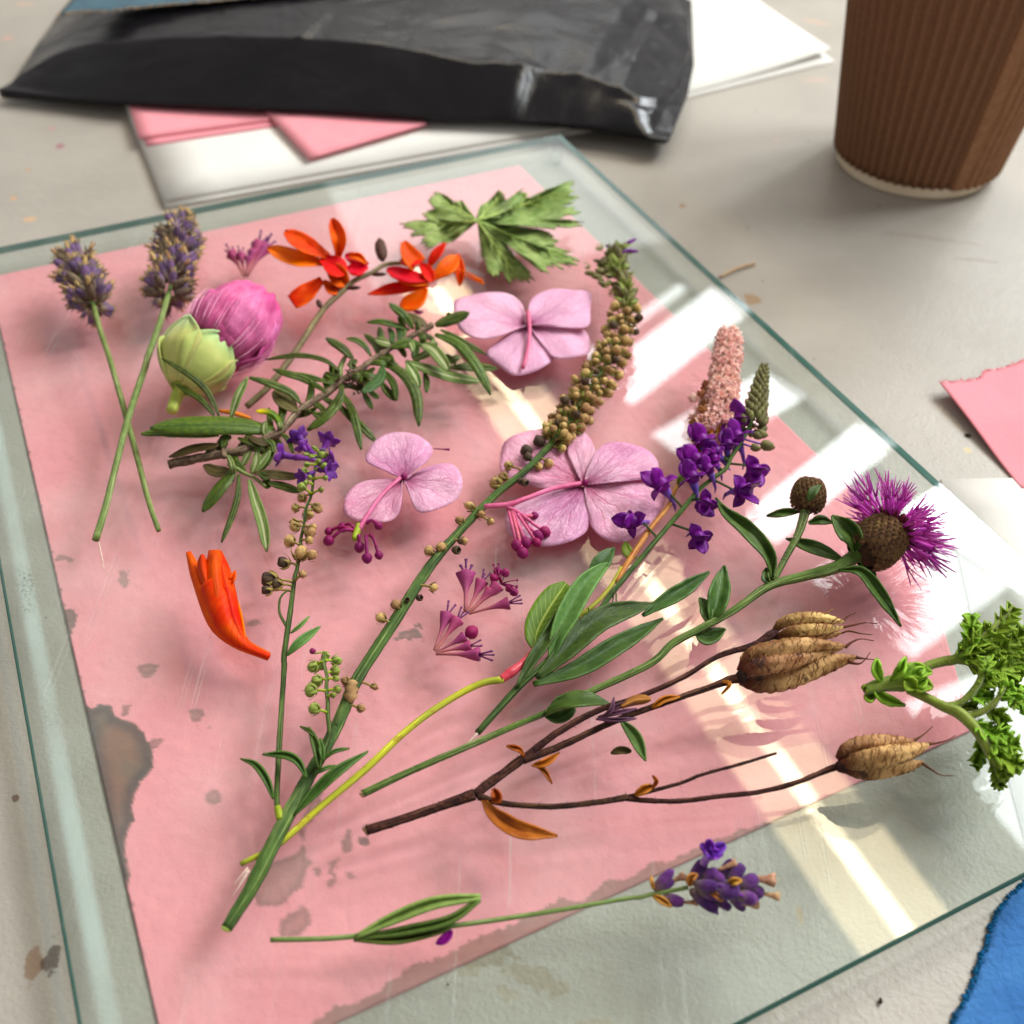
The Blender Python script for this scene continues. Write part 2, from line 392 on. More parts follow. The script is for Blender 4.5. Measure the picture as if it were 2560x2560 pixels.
TBL = flat_mat('table_laminate', (166, 159, 149), (155, 148, 138), 16, .42, .75, 900, (110, .80, (84, 76, 70)), tst, spec=.45, bdist=.00035)
# table top: one broad sheet
g = Geo(); X = [-1500, -600, 0, 600, 1500]; Y = [-900, -200, 300, 900, 2600]
vv = [V(x, y, 0) for y in Y for x in X]
g.add(vv, [(i * 5 + j, i * 5 + j + 1, i * 5 + j + 6, i * 5 + j + 5) for i in range(4) for j in range(4)])
single('tabletop', g, TBL, 'pale grey speckled laminate table top under everything', None, 'structure', base=V(0, 0, 0))

WHITE = flat_mat('white_card', (222, 219, 212), (217, 213, 206), 30, .7, .25, 700)
PINKC = flat_mat('pink_card', (230, 148, 157), (224, 140, 150), 60, .8, .35, 800)
def slab(poly, z0, z1, curl=None, sub=10):
    """card lying level: 4 corners (world xy), as a gridded slab so that it can lift"""
    A, B, C_, D = [np.array(p[:2], float) for p in poly]; gr = []
    for i in range(sub + 1):
        a = i / sub; row = []
        for j in range(sub + 1):
            b_ = j / sub; q = (A * (1 - b_) + B * b_) * (1 - a) + (D * (1 - b_) + C_ * b_) * a
            row.append(V(q[0], q[1], (z0 + z1) / 2 + (curl(a, b_) if curl else 0)))
        gr.append(row)
    return sheet(gr, z1 - z0)
# white stack behind the glass
nl, nr_ = PT(415, 500, 3), PT(1450, 312, 3); bl = PT(322, 268, 3)
dl = nrm(bl - nl); dr = nrm(nr_ - nl)
W1 = [nl, nl + dr * 215, nl + dr * 215 + dl * 200, nl + dl * 200]
single('white_card', slab([p - dr * 1.0 - dl * 2.2 for p in W1], 0, 1.6), WHITE, 'lower white card, its rim just showing below the other white card by the pink offcuts', 'card', group='white cards under the black bag')
single('white_card', slab(W1, 1.62, 3.4), WHITE, 'upper white card under the pink offcuts and the black bag', 'card', group='white cards under the black bag')
# white folded paper on the right of the bag
a = PT(1640, 262, 1); b = PT(2086, 152, 1); e = PT(1884, 0, 1)
far = b + (e - b) * 2.2; R1 = [a, b, far, far + (a - b)]
single('white_paper', slab(R1, 0, 1.0), WHITE, 'lower leaf of the folded white paper between the bag and the coffee cup', 'paper', group='folded white paper by the cup')
t_ = PT(2100, 132, 4)
single('white_paper', slab([a + (far - b) * .012, b + (far - b) * .03, far, far + (a - b)], 1.1, 1.9, lambda u, v: 3.2 * v ** 3 * (1 - u) ** 3), WHITE,
       'upper leaf of the folded white paper, its right corner lifting beside the coffee cup', 'paper', group='folded white paper by the cup')
# pink offcuts
def quadpx(pts, z): return [PT(x, y, z) for x, y in pts]
single('pink_card', slab(quadpx(c('A', (785, 782), (1520, 672), (1560, 440), (690, 470)), 3.8), 3.45, 4.1), PINKC,
       'pink card edge peeking out beneath the larger pink card on white card', 'card', group='pink cards under the black bag')
single('pink_card', slab(quadpx(c('A', (745, 742), (1480, 640), (1600, 400), (650, 430)), 4.9), 4.4, 5.2), PINKC,
       'upper left pink card with a dark shaded edge under the black bag', 'card', group='pink cards under the black bag')
single('pink_card', slab(quadpx(c('A', (1660, 850), (2290, 665), (1900, 420), (1330, 500)), 5.9), 5.5, 6.2), PINKC,
       'pink card pointing its corner toward the glass, overlapping the other pink cards', 'card', group='pink cards under the black bag')

# ------------------------------------------------------------------ big pink paper with damp stains
def in_poly(X, Y, poly):
    ins = np.zeros(X.shape, bool); n = len(poly)
    for i in range(n):
        x1, y1 = poly[i]; x2, y2 = poly[(i + 1) % n]
        cnd = ((y1 > Y) != (y2 > Y)) & (X < (x2 - x1) * (Y - y1) / (y2 - y1 + 1e-12) + x1); ins ^= cnd
    return ins
def dist_poly(X, Y, poly):
    D = np.full(X.shape, 1e9); n = len(poly)
    for i in range(n):
        a = np.array(poly[i]); b = np.array(poly[(i + 1) % n]); d = b - a
        t = np.clip(((X - a[0]) * d[0] + (Y - a[1]) * d[1]) / (d @ d + 1e-9), 0, 1)
        D = np.minimum(D, np.hypot(X - a[0] - t * d[0], Y - a[1] - t * d[1]))
    return np.where(in_poly(X, Y, poly), -D, D)
ptl, ptr, pbl = PT(-28, 697), PT(1298, 416), PT(437, 2745); pbr = PT(2431, 1826); pmr = PT(2303, 1395)
NI, NJ = 520, 400
gv = []; 
for i in range(NI):
    a = i / (NI - 1)
    Lp = ptl * (1 - a) + pbl * a
    # right rim bends at the torn corner
    full = .795
    if a < full: Rp = ptr * (1 - a / full) + pmr * (a / full)
    else: Rp = pmr * (1 - (a - full) / (1 - full)) + pbr * ((a - full) / (1 - full))
    b_ = np.linspace(0, 1, NJ)[:, None]
    gv.append(Lp * (1 - b_) + Rp * b_)
gv = np.array(gv)
X, Y = gv[..., 0], gv[..., 1]
def wp(k, *pts): return [tuple(PT(*q)[:2]) for q in c(k, *pts)]
nzf = np.array([[mnoise.fractal(Vector((x * .35, y * .35, 0)), 1.0, 2.0, 5) for x in np.linspace(0, 200, 200)] for y in np.linspace(0, 300, 260)])
yi = np.linspace(0, 259, NI).astype(int); xi = np.linspace(0, 199, NJ).astype(int); nz = nzf[np.ix_(yi, xi)]
mask = np.zeros(X.shape); rim = np.zeros(X.shape)
def addst(poly, s_=1.0, rag=1.0, soft=.35, edge=.5, ew=1.2):
    global mask, rim
    if len(poly) < 9: poly = [tuple(q) for q in cat(list(poly) + [poly[0]], 20)[:-1]]; rag *= 1.5
    D = dist_poly(X, Y, poly) + nz * rag
    m_ = np.clip(.5 - D / soft, 0, 1); mask = np.maximum(mask, m_ * s_)
    rim = np.maximum(rim, np.exp(-((D + ew * .6) / ew) ** 2) * m_ * edge)
addst(wp('G', (440, 215), (500, 250), (540, 225), (600, 235), (625, 290), (720, 325), (780, 380), (805, 450), (828, 500), (822, 560), (760, 640), (725, 700), (715, 780), (722, 850), (690, 900), (672, 950), (675, 1040), (700, 1150), (690, 1200), (600, 1000), (500, 500)), .95, .5, .5, .7, 1.8)
addst(wp('D', (335, 1560), (390, 1565), (418, 1600), (405, 1640), (385, 1690), (350, 1690)), .8, .4)
for q in [((1120, 700), (1160, 680), (1195, 700), (1190, 745), (1150, 752), (1120, 730)),
          ((1345, 1230), (1380, 1150), (1400, 1090), (1480, 1070), (1520, 1060), (1560, 1040), (1600, 1020), (1630, 985), (1645, 1040), (1680, 1060), (1650, 1110), (1620, 1190), (1540, 1280), (1440, 1318), (1380, 1290)),
          ((1505, 1380), (1560, 1345), (1620, 1310), (1670, 1325), (1665, 1390), (1640, 1450), (1560, 1470), (1505, 1450)),
          ((1690, 690), (1740, 690), (1730, 760), (1700, 820), (1640, 880), (1640, 940), (1620, 970), (1605, 910), (1640, 800)),
          ((1850, 905), (1885, 905), (1890, 960), (1895, 1000), (1850, 1015), (1845, 980)), ((1855, 1120), (1895, 1120), (1895, 1155), (1858, 1155)),
          ((1770, 1070), (1820, 1050), (1800, 1110), (1795, 1190), (1775, 1212), (1755, 1190)), ((810, 415), (850, 410), (875, 430), (850, 450), (812, 445)),
          ((660, 240), (700, 240), (690, 285), (660, 285)), ((1015, 255), (1080, 250), (1080, 300), (1040, 305), (1015, 280)),
          ((1060, 340), (1080, 330), (1085, 360), (1060, 358)), ((1120, 325), (1135, 325), (1135, 350), (1120, 350)), ((750, 20), (820, 10), (820, 60), (760, 65)), ((1690, 1110), (1715, 1110), (1712, 1140), (1692, 1140))]:
    addst(wp('G', *q), .52, .7, .8, .30, .7)
for q in [((640, 1350), (685, 1360), (690, 1430), (660, 1450), (640, 1400)), ((1320, 1630), (1380, 1610), (1385, 1640), (1325, 1662)), ((310, 1275), (400, 1290), (395, 1310), (310, 1300)),
          ((755, 1870), (830, 1860), (820, 1920), (760, 1930))]:
    addst(wp('D', *q), .6, .8, .5, .2, .6)
addst(wp('E', (420, 1690), (520, 1650), (545, 1720), (430, 1720)), .6, 1.6, .4)
addst(wp('H', (205, 940), (255, 945), (250, 970), (215, 970)), .55, .5)
# frayed band along the near rim
rag_ = np.array([mnoise.fractal(Vector((j * .055, 3.3, 1)), .7, 2.0, 5) for j in range(NJ)])
prow = np.linspace(0, 1, NI)[:, None] * 297
tj = np.linspace(0, 1, NJ)[None, :]
band = (1.3 + 1.9 * np.exp(-((tj - .38) / .20) ** 2) - 2.6 * np.clip((tj - .62) / .2, 0, 1)) + rag_[None, :] * 1.7 * (1 - np.clip((tj - .6) / .5, 0, .7))
d_edge = np.linalg.norm(gv - (gv[-1:, :, :]), axis=2)
fr = np.clip((band - d_edge) / .35 + .5, 0, 1); mask = np.maximum(mask, fr * .68)
d_l = np.linalg.norm(gv - gv[:, :1, :], axis=2); fr = np.clip((.35 + nz * .9 - d_l) / .3, 0, 1); rim = np.maximum(rim, fr * .6)
PAPER = flat_mat('pink_sugar_paper', (244, 160, 168), (238, 149, 158), 26, .88, .42, 1500, (160, .93, (170, 80, 80)), attr='stain', spec=.2, bdist=.00022)
gz = gv.copy(); gz[..., 2] = .55 + .12 * nz
pg = Geo().add(gz.reshape(-1, 3), [(i * NJ + j, (i + 1) * NJ + j, (i + 1) * NJ + j + 1, i * NJ + j + 1) for i in range(NI - 1) for j in range(NJ - 1)])
ring = [(0, j) for j in range(NJ)] + [(i, NJ - 1) for i in range(1, NI)] + [(NI - 1, j) for j in range(NJ - 2, -1, -1)] + [(i, 0) for i in range(NI - 2, 0, -1)]
k0 = len(pg.v); rv = [gz[i, j] * V(1, 1, 0) + V(0, 0, .03) for i, j in ring]; nR = len(ring)
pg.add(rv, []); pg.f += [(ring[q][0] * NJ + ring[q][1], ring[(q + 1) % nR][0] * NJ + ring[(q + 1) % nR][1], k0 + (q + 1) % nR, k0 + q) for q in range(nR)]; pg.m = [0] * len(pg.f)
po = single('pink_paper', pg, PAPER, 'large stained pink sheet of sugar paper lying under the glass and the flowers', 'paper', base=V(0, 200, 0))
for nm, arr in (('stain', mask), ('edge_stain', rim)):
    at = po.data.attributes.new(nm, 'FLOAT', 'POINT'); at.data.foreach_set('value', np.r_[arr.ravel(), np.zeros(nR)])

# ------------------------------------------------------------------ sheets on the right
def outline_sheet(name, pts_top, z0, z1, m_, label, cat_, group=None, lift=None, n=24, m=24):
    """sheet between two traced edges (world), gridded"""
    A, B = pts_top; A = cat([tuple(p) for p in A], n); B = cat([tuple(p) for p in B], n); gr = []
    for j in range(m):
        t = j / (m - 1); row = A * (1 - t) + B * t; row = row.copy(); row[:, 2] = z0 + (z1 - z0) * .5
        if lift: row[:, 2] += [lift(i / (n - 1), t) for i in range(n)]
        gr.append(row)
    return single(name, sheet(gr, z1 - z0), m_, label, cat_, group=group)
wl = [PT(2352, 1200), PT(2530, 1985), PT(2640, 2330)]; wr = [PT(3300, 1190), PT(3500, 1985), PT(3500, 2330)]
outline_sheet('white_paper', (wl, wr), 0.05, .5, WHITE, 'white sheet at the right edge of the photo, partly under the glass', 'paper', n=12, m=6)
TORN = flat_mat('torn_pink_paper', (232, 140, 150), (226, 134, 144), 50, .85, .5, 900)
tl = [PT(2347, 961, 2), PT(2424, 951, 2), PT(2440, 947, 2), PT(2457, 938, 2), PT(2463, 921, 2), PT(2480, 922, 2), PT(2500, 914, 2), PT(2530, 908, 2), PT(2545, 899, 2), PT(2575, 897, 2), PT(2620, 880, 2), PT(2700, 860, 2)]
bl_ = [PT(2347 + (2546 - 2347) * s + 12 * math.sin(s * 3), 961 + 240 * s, 1) for s in np.linspace(1, 1.02, 2)]
tr_ = Thing('torn_paper', 'pink paper piece with a torn top edge on the table at the right', 'paper', PT(2500, 1050))
A_ = [PT(2347, 963, 3), PT(2424, 951, 3), PT(2452, 940, 3), PT(2463, 924, 3), PT(2500, 916, 3), PT(2530, 908, 3), PT(2545, 899, 3), PT(2600, 885, 3), PT(2750, 850, 3)]
B_ = [PT(2556, 1218, 1), PT(2580, 1216, 1), PT(2610, 1212, 1), PT(2630, 1210, 1), PT(2660, 1206, 1), PT(2700, 1200, 1), PT(2740, 1196, 1), PT(2780, 1190, 1), PT(2880, 1170, 1)]
Aq, Bq = cat([tuple(p) for p in A_], 60), cat([tuple(p) for p in B_], 60); gr = []
for j in range(26):
    t = j / 25; row = Aq * (1 - t) + Bq * t; row[:, 2] = .9 + 3.2 * (1 - t) ** 1.5 * np.exp(-np.linspace(0, 3, 60)) + .5 * math.sin(t * 5)
    if j == 0:
        for i in range(60): row[i] += V(.5, .9, .1) * mnoise.noise(Vector((i * .7, 2, 0)))
    gr.append(row)
tr_.part('sheet', sheet(gr, .35), TORN)
g = Geo()
for i in range(0, 59):
    for q in range(3):
        p = gr[0][i] + (gr[0][min(i + 1, 59)] - gr[0][i]) * random.random() + V(random.uniform(-.3, .3), random.uniform(-.6, .5), .15)
        t2 = tube([p, p + V(random.uniform(-.8, .8), random.uniform(-.2, 1.0), random.uniform(.1, .6))], [.22, .05], 4); g.add(t2.v, t2.f, t2.uv)
tr_.part('torn_fringe', g, TORN, kind='stuff')
# blue handmade paper
BLUE = flat_mat('blue_handmade_paper', (62, 118, 178), (48, 102, 164), 90, .95, 1.0, 700, bdist=.0006)
BLUED = mat('blue_deckle', (24, 92, 150), (30, 74, 110), ns=500, rough=.95, bump=.8)
bt = Thing('blue_paper', 'thick blue handmade paper with a rough deckle edge at the lower right corner', 'paper', PT(2500, 2450))
edge = [(2575, 2195), (2526, 2242), (2494, 2284), (2470, 2349), (2443, 2429), (2415, 2498), (2380, 2565), (2330, 2660)]
E_ = cat([tuple(PT(x, y, .6)) for x, y in edge], 90); gr = []
for i in range(90):
    E_[i, 0] += .55 * mnoise.fractal(Vector((i * .33, 1, 0)), .8, 2, 4)
for i in range(90):
    row = []
    for j in range(14):
        t = (j / 13) ** 1.6; q = E_[i] + V(95, 14, 0) * t; q[2] = 1.0 + .25 * mnoise.noise(Vector((q[0] * .5, q[1] * .5, 0))) - .7 * math.exp(-j * 1.1); row.append(q)
    gr.append(row)
bt.part('sheet', sheet(gr, .8), BLUE)
g = Geo()
for i in range(1, 89):
    for q in range(5):
        p = E_[i] + V(random.uniform(-.2, .5), random.uniform(-.4, .4), random.uniform(-.2, .35)); d = V(random.uniform(-1.0, -.1), random.uniform(-.6, .6), random.uniform(-.3, .2))
        t2 = tube([p, p + d * .6, p + d + V(0, 0, -.1)], [.28, .2, .06], 4); g.add(t2.v, t2.f, t2.uv)
bt.part('deckle_edge', g, BLUED, kind='stuff')

# ------------------------------------------------------------------ the sheet of glass
gc = [P(-137.1, 643.7), P(1400.5, 334.6), P(3109.9, 1900.4), P(329.4, 3348.5)]
def glass_mat(name, tint, edge=False):
    m_ = bpy.data.materials.new(name); m_.use_nodes = True; t = NT(m_); out = t.n['Material Output']; t.n.remove(t.n['Principled BSDF'])
    fr = t.new('ShaderNodeFresnel'); ge = t.new('ShaderNodeNewGeometry')   # same reflectance on both faces of the pane
    t.ln(t.math('SUBTRACT', 1.52, t.math('MULTIPLY', ge.outputs['Backfacing'], 1.52 - 1 / 1.52)), fr.inputs[0])
    tb = t.new('ShaderNodeBsdfTransparent'); tb.inputs[0].default_value = tint
    gl = t.new('ShaderNodeBsdfGlossy'); gl.inputs['Roughness'].default_value = 0.012 if not edge else .15
    mx = t.new('ShaderNodeMixShader'); t.ln(tb.outputs[0], mx.inputs[1]); t.ln(gl.outputs[0], mx.inputs[2]); t.ln(fr.outputs[0], mx.inputs[0])
    last = mx.outputs[0]
    if edge:
        df = t.new('ShaderNodeBsdfDiffuse'); df.inputs[0].default_value = lin(62, 96, 90)
        tl = t.new('ShaderNodeBsdfTranslucent'); tl.inputs[0].default_value = lin(80, 130, 120)
        a1 = t.new('ShaderNodeMixShader'); a1.inputs[0].default_value = .5; t.ln(df.outputs[0], a1.inputs[1]); t.ln(tl.outputs[0], a1.inputs[2])
        m2 = t.new('ShaderNodeMixShader'); m2.inputs[0].default_value = .92; t.ln(last, m2.inputs[1]); t.ln(a1.outputs[0], m2.inputs[2]); last = m2.outputs[0]
    else:
        # dust and fine scratches: a thin pale film
        tc = t.new('ShaderNodeTexCoord'); ob = tc.outputs['Object']
        df = t.new('ShaderNodeBsdfDiffuse'); df.inputs[0].default_value = lin(214, 222, 214)
        n1 = t.ramp(t.noise(ob, 22, 6, .7), .40, .75, .0, .09)
        v = t.new('ShaderNodeTexNoise'); mp = t.new('ShaderNodeMapping'); mp.inputs[2].default_value = (0, 0, .7); mp.inputs[3].default_value = (900, 12, 1); t.ln(ob, mp.inputs[0]); t.ln(mp.outputs[0], v.inputs['Vector']); v.inputs['Scale'].default_value = 1; v.inputs['Detail'].default_value = 2
        n2 = t.ramp(v.outputs['Fac'], .66, .72, 0, .10)
        f_ = t.math('ADD', n1, n2, True)
        m2 = t.new('ShaderNodeMixShader'); t.ln(f_, m2.inputs[0]); t.ln(last, m2.inputs[1]); t.ln(df.outputs[0], m2.inputs[2]); last = m2.outputs[0]
    t.ln(last, out.inputs[0]); return m_
GL = glass_mat('clear_glass', (.962, .990, .974, 1)); GLE = glass_mat('green_glass_edge', (.32, .52, .47, 1), True)
gt = Thing('glass_sheet', 'clear green-edged sheet of glass raised over the pink paper, carrying the flowers', 'glass', V(0, 200, 0))
ctr = sum(gc) / 4; ch = .35
def inset(p, d): 
    q = p - nrm(p - ctr) * V(1, 1, 0) * d * 1.41; return q
top_i = [inset(p, ch) for p in gc]; top_o = [p - V(0, 0, ch) for p in gc]; bot_o = [p - V(0, 0, GTH - ch) for p in gc]; bot_i = [inset(p, ch) - V(0, 0, GTH) for p in gc]
g = Geo(); vs = top_i + top_o + bot_o + bot_i
fs = [(3, 2, 1, 0), (12, 13, 14, 15)]; ms = [0, 0]
for L_ in range(3):
    for i in range(4):
        j = (i + 1) % 4; fs.append((L_ * 4 + i, L_ * 4 + j, L_ * 4 + 4 + j, L_ * 4 + 4 + i)); ms.append(1)
g.add(vs, fs); g.m = ms
gt.part('pane', g, [GL, GLE], smooth=False)
RUB = mat('clear_rubber', (150, 160, 156), ns=300, rough=.3, tr=.3, rnd=0)
for i, p in enumerate(gc):
    q = inset(p, 7); ft = lathe([(0, .0), (2.6, 0.0), (2.9, .6), (2.6, GT - GTH - .5), (0, GT - GTH - .4)], 20)
    ft.v = [tuple(np.array(v_) + V(q[0], q[1], 0.02)) for v_ in ft.v]; gt.part('foot', ft, GL)
# bright caustic painted as a pale band along the left edge, with grime
def edge_caustic():
    m_ = bpy.data.materials.new('caustic_and_grime'); m_.use_nodes = True; t = NT(m_); out = t.n['Material Output']; b = t.n['Principled BSDF']
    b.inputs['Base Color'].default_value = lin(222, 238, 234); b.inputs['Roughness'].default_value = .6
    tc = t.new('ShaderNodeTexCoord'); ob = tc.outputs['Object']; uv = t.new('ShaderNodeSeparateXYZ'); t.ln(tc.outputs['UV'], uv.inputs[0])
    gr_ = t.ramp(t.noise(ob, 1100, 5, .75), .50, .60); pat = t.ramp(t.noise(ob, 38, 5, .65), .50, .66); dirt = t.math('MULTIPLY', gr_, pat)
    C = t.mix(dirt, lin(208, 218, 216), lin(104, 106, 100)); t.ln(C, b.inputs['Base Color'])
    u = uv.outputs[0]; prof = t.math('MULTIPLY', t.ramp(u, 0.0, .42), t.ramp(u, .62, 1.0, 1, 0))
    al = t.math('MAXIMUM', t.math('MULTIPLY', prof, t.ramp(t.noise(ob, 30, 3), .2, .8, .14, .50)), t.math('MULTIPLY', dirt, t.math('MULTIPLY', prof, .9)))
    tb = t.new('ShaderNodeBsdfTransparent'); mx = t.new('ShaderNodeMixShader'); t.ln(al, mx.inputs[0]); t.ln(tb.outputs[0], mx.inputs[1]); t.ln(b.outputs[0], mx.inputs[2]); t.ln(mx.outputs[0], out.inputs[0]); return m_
CAUST = edge_caustic()
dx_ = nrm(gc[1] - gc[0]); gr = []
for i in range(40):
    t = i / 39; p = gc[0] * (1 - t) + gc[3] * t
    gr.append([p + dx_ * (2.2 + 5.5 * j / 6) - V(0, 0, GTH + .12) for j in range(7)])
gt.part('caustic_grime_band', sheet(gr, .05, [(j / 6, i / 39) for i in range(40) for j in range(7)]), CAUST)

# ------------------------------------------------------------------ coffee cup
cf = PT(2306, 500); hd = nrm((cf - CP) * V(1, 1, 0)); CB = V(168, 432, 0)
cup = Thing('coffee_cup', 'brown corrugated paper coffee cup with a pale base standing at the back right', 'cup', CB)
ra = lambda z: 31.4 + z * .13
CUPW = mat('cup_paper', (236, 220, 196), (228, 210, 184), ns=80, rough=.55, rnd=0, bump=.1)
KRAFT = mat('brown_corrugated_card', (124, 95, 66), (114, 86, 60), ns=700, rough=.7, rnd=0, bump=.3)
def cupgrid(fn, ths, zs): 
    return [[V(CB[0], CB[1], 0) + V(fn(th, z) * math.cos(th), fn(th, z) * math.sin(th), z) for th in ths] for z in zs]
cb = lathe([(0, .3), (29.6, .3), (30.6, .0), (31.7, .2), (32.0, 1.2), (31.9, 5), (ra(60), 60), (ra(112), 112), (ra(112) - 1, 112), (ra(60) - 1, 60), (29, 3), (0, 3)], 96)
cb.v = [tuple(np.array(p) + CB) for p in cb.v]; cup.part('cup_body', cb, CUPW)
rl = lathe([(ra(112) - .8, 112.05), (ra(112) + .6, 112.6), (ra(112) + 1, 113.6), (ra(112), 114.4), (ra(112) - 1.2, 113.4)], 96, cap=False)
rl.v = [tuple(np.array(p) + CB) for p in rl.v]; cup.part('rim', rl, CUPW)
# where the diagonal seam runs
def best_th(z, tx_, ty_):
    best = None
    for th in np.linspace(-math.pi, 0.6, 900):
        p = CB + V(ra(z) * math.cos(th), ra(z) * math.sin(th), z)
        if (p - CP) @ V(math.cos(th), math.sin(th), 0) > 0: continue
        x, y = proj(p); e_ = math.hypot(x - tx_, (y - ty_))
        if best is None or e_ < best[0]: best = (e_, th, y)
    return best
th0 = best_th(6, 2373, 461)[1]
bz = min((best_th(z, 2548, 60) + (z,) for z in range(30, 110, 4)), key=lambda q: q[0])
th1, zz = bz[1], bz[3]; sl = (th1 - th0) / (zz - 6)
NR = 58
ths = np.linspace(-math.pi, math.pi, 1161)
zs = np.linspace(5.4, 104, 26)
def rib(th, z): return ra(z) + 1.1 + .72 * math.cos(NR * th)
cup.part('corrugated_sleeve', sheet(cupgrid(rib, ths, zs), .5), KRAFT)
gr = []
for z in np.linspace(5.2, 104, 60):
    row = []
    for q in range(240):
        s = q / 239 * 1.9; th = th0 + sl * (z - 6) + s
        zc = z
        flat_ = min(1, max(0, (s - .10) / .05)); r = ra(z) + 2.6 + .12 * math.sin(s * 40) * (1 - flat_) + .65 * flat_ * math.cos(NR * 1.0 * s)
        if q == 0: r -= .9
        row.append(CB + V(r * math.cos(th), r * math.sin(th), zc))
    gr.append(row)
cup.part('sleeve_flap', sheet(gr, .5), mat('flap_kraft', (146, 112, 78), (132, 98, 66), ns=500, rough=.6, rnd=0), label='overlapping flap of the sleeve with a slanting seam')

# ------------------------------------------------------------------ black bag
BAGM = bpy.data.materials.new('black_polythene'); BAGM.use_nodes = True; t = NT(BAGM); b = t.n['Principled BSDF']
tc = t.new('ShaderNodeTexCoord'); ob = tc.outputs['Object']
t.ln(t.mix(t.noise(ob, 30, 4), (.004, .004, .006, 1), (.009, .007, .008, 1)), b.inputs['Base Color'])
t.ln(t.ramp(t.noise(ob, 25, 5, .6), .3, .7, .16, .30), b.inputs['Roughness']); b.inputs['Specular IOR Level'].default_value = .27
wv = t.noise(ob, 16, 3, .45, 2.2); w2 = t.noise(ob, 120, 2)
bp = t.new('ShaderNodeBump'); bp.inputs['Strength'].default_value = .35; bp.inputs['Distance'].default_value = .006; t.ln(t.math('ADD', wv, t.math('MULTIPLY', w2, .05)), bp.inputs['Height']); t.ln(bp.outputs[0], b.inputs['Normal'])
bag = Thing('plastic_bag', 'glossy black plastic mailing bag lying across the cards at the top', 'bag', PT(800, 150))
front = [(0, 238, 4.0), (150, 246, 6), (320, 256, 8), (606, 268, 9), (800, 276, 9), (1000, 289, 9), (1243, 300, 9), (1475, 318, 9), (1600, 338, 8.5), (1667, 352, 8)]
ridge = [(40, 195, 8), (170, 125, 17), (320, 100, 24), (606, 92, 28), (800, 100, 28), (1000, 122, 27), (1180, 158, 25), (1262, 158, 25), (1475, 196, 20), (1610, 250, 15), (1690, 235, 10)]
mid2 = [(140, 42, 8), (260, 10, 20), (400, -10, 25), (606, -20, 27), (800, -25, 27), (1000, -30, 27), (1243, -20, 26), (1475, -5, 23), (1650, 20, 17), (1728, 120, 11)]
back = [(330, -190, 8), (420, -230, 18), (606, -250, 24), (800, -260, 24), (1000, -260, 24), (1243, -260, 24), (1475, -250, 20), (1600, -240, 15), (1712, -130, 10)]
nb = 120; F_, R_, M_, B2 = [cat(q, nb) for q in (front, ridge, mid2, back)]
rows = []
keys = [F_, R_, M_, B2]
K3 = [np.array([PT(*q) for q in k_]) for k_ in keys]
under = K3[0].copy(); under += V(2, 9, 0); under[:, 2] = 4.6
K3 = [under, K3[0] + V(0, 1.2, -2.0)] + K3
tv = [0, .06, .10, .38, .72, 1.0]
for s in np.linspace(0, 1, 70):
    i = min(np.searchsorted(tv, s, side='right') - 1, len(tv) - 2); u = (s - tv[i]) / (tv[i + 1] - tv[i]); u = u if i < 2 else u * u * (3 - 2 * u) * .5 + u * .5
    row = K3[i] * (1 - u) + K3[i + 1] * u; row = row.copy()
    if s > .10:
        for q in range(nb):
            x, y = row[q][0], row[q][1]
            row[q][2] += 1.0 * mnoise.fractal(Vector((x * .014 + 3, y * .022, 0)), 1.0, 2, 2) + 1.6 * abs(mnoise.noise(Vector((x * .05, y * .03 + x * .03, 5)))) * (max(0, (q - 72) / 48))
            fx = F_[q][0]
            for cx_, wd_, am_, t0_, t1_ in ((1258, 26, 2.6, .10, .42), (1325, 40, -1.8, .10, .5), (700, 14, 1.0, .14, .6), (505, 30, .9, .1, .5), (1560, 46, 2.4, .10, .30), (1640, 20, -2.0, .1, .6), (1420, 30, 1.4, .3, .8), (1520, 18, 1.6, .3, .7), (930, 60, 1.2, .1, .35)):
                if t0_ < s < t1_: row[q][2] += am_ * math.exp(-((fx - cx_ - (s - t0_) * 90) / wd_) ** 2) * math.sin((s - t0_) / (t1_ - t0_) * math.pi) ** .6
            row[q][2] = max(row[q][2], 6.6)
        if 0: pass
    elif s >= .06:
        for q in range(nb): row[q][2] += .5 * mnoise.noise(Vector((q * .35, 0, 0)))
    rows.append(row)
bag.part('bag_body', sheet(rows, .35), BAGM)
# sealed right-hand hem
gr = []
for i in range(40):
    t_ = i / 39; x = np.interp(t_, [0, .5, .8, 1], [1667, 1715, 1731, 1725]); y = np.interp(t_, [0, .5, .8, 1], [354, 235, 160, 0])
    zz_ = np.interp(t_, [0, .5, 1], [7.5, 9, 11.0]); p = PT(x, y, zz_); gr.append([p + V(-9 + 9.8 * j / 5, 0, 1.2 - .3 * j + .5 * mnoise.noise(Vector((i * .4, j * .3, 0)))) for j in range(6)])
bag.part('side_seam', sheet(gr, .4), BAGM)
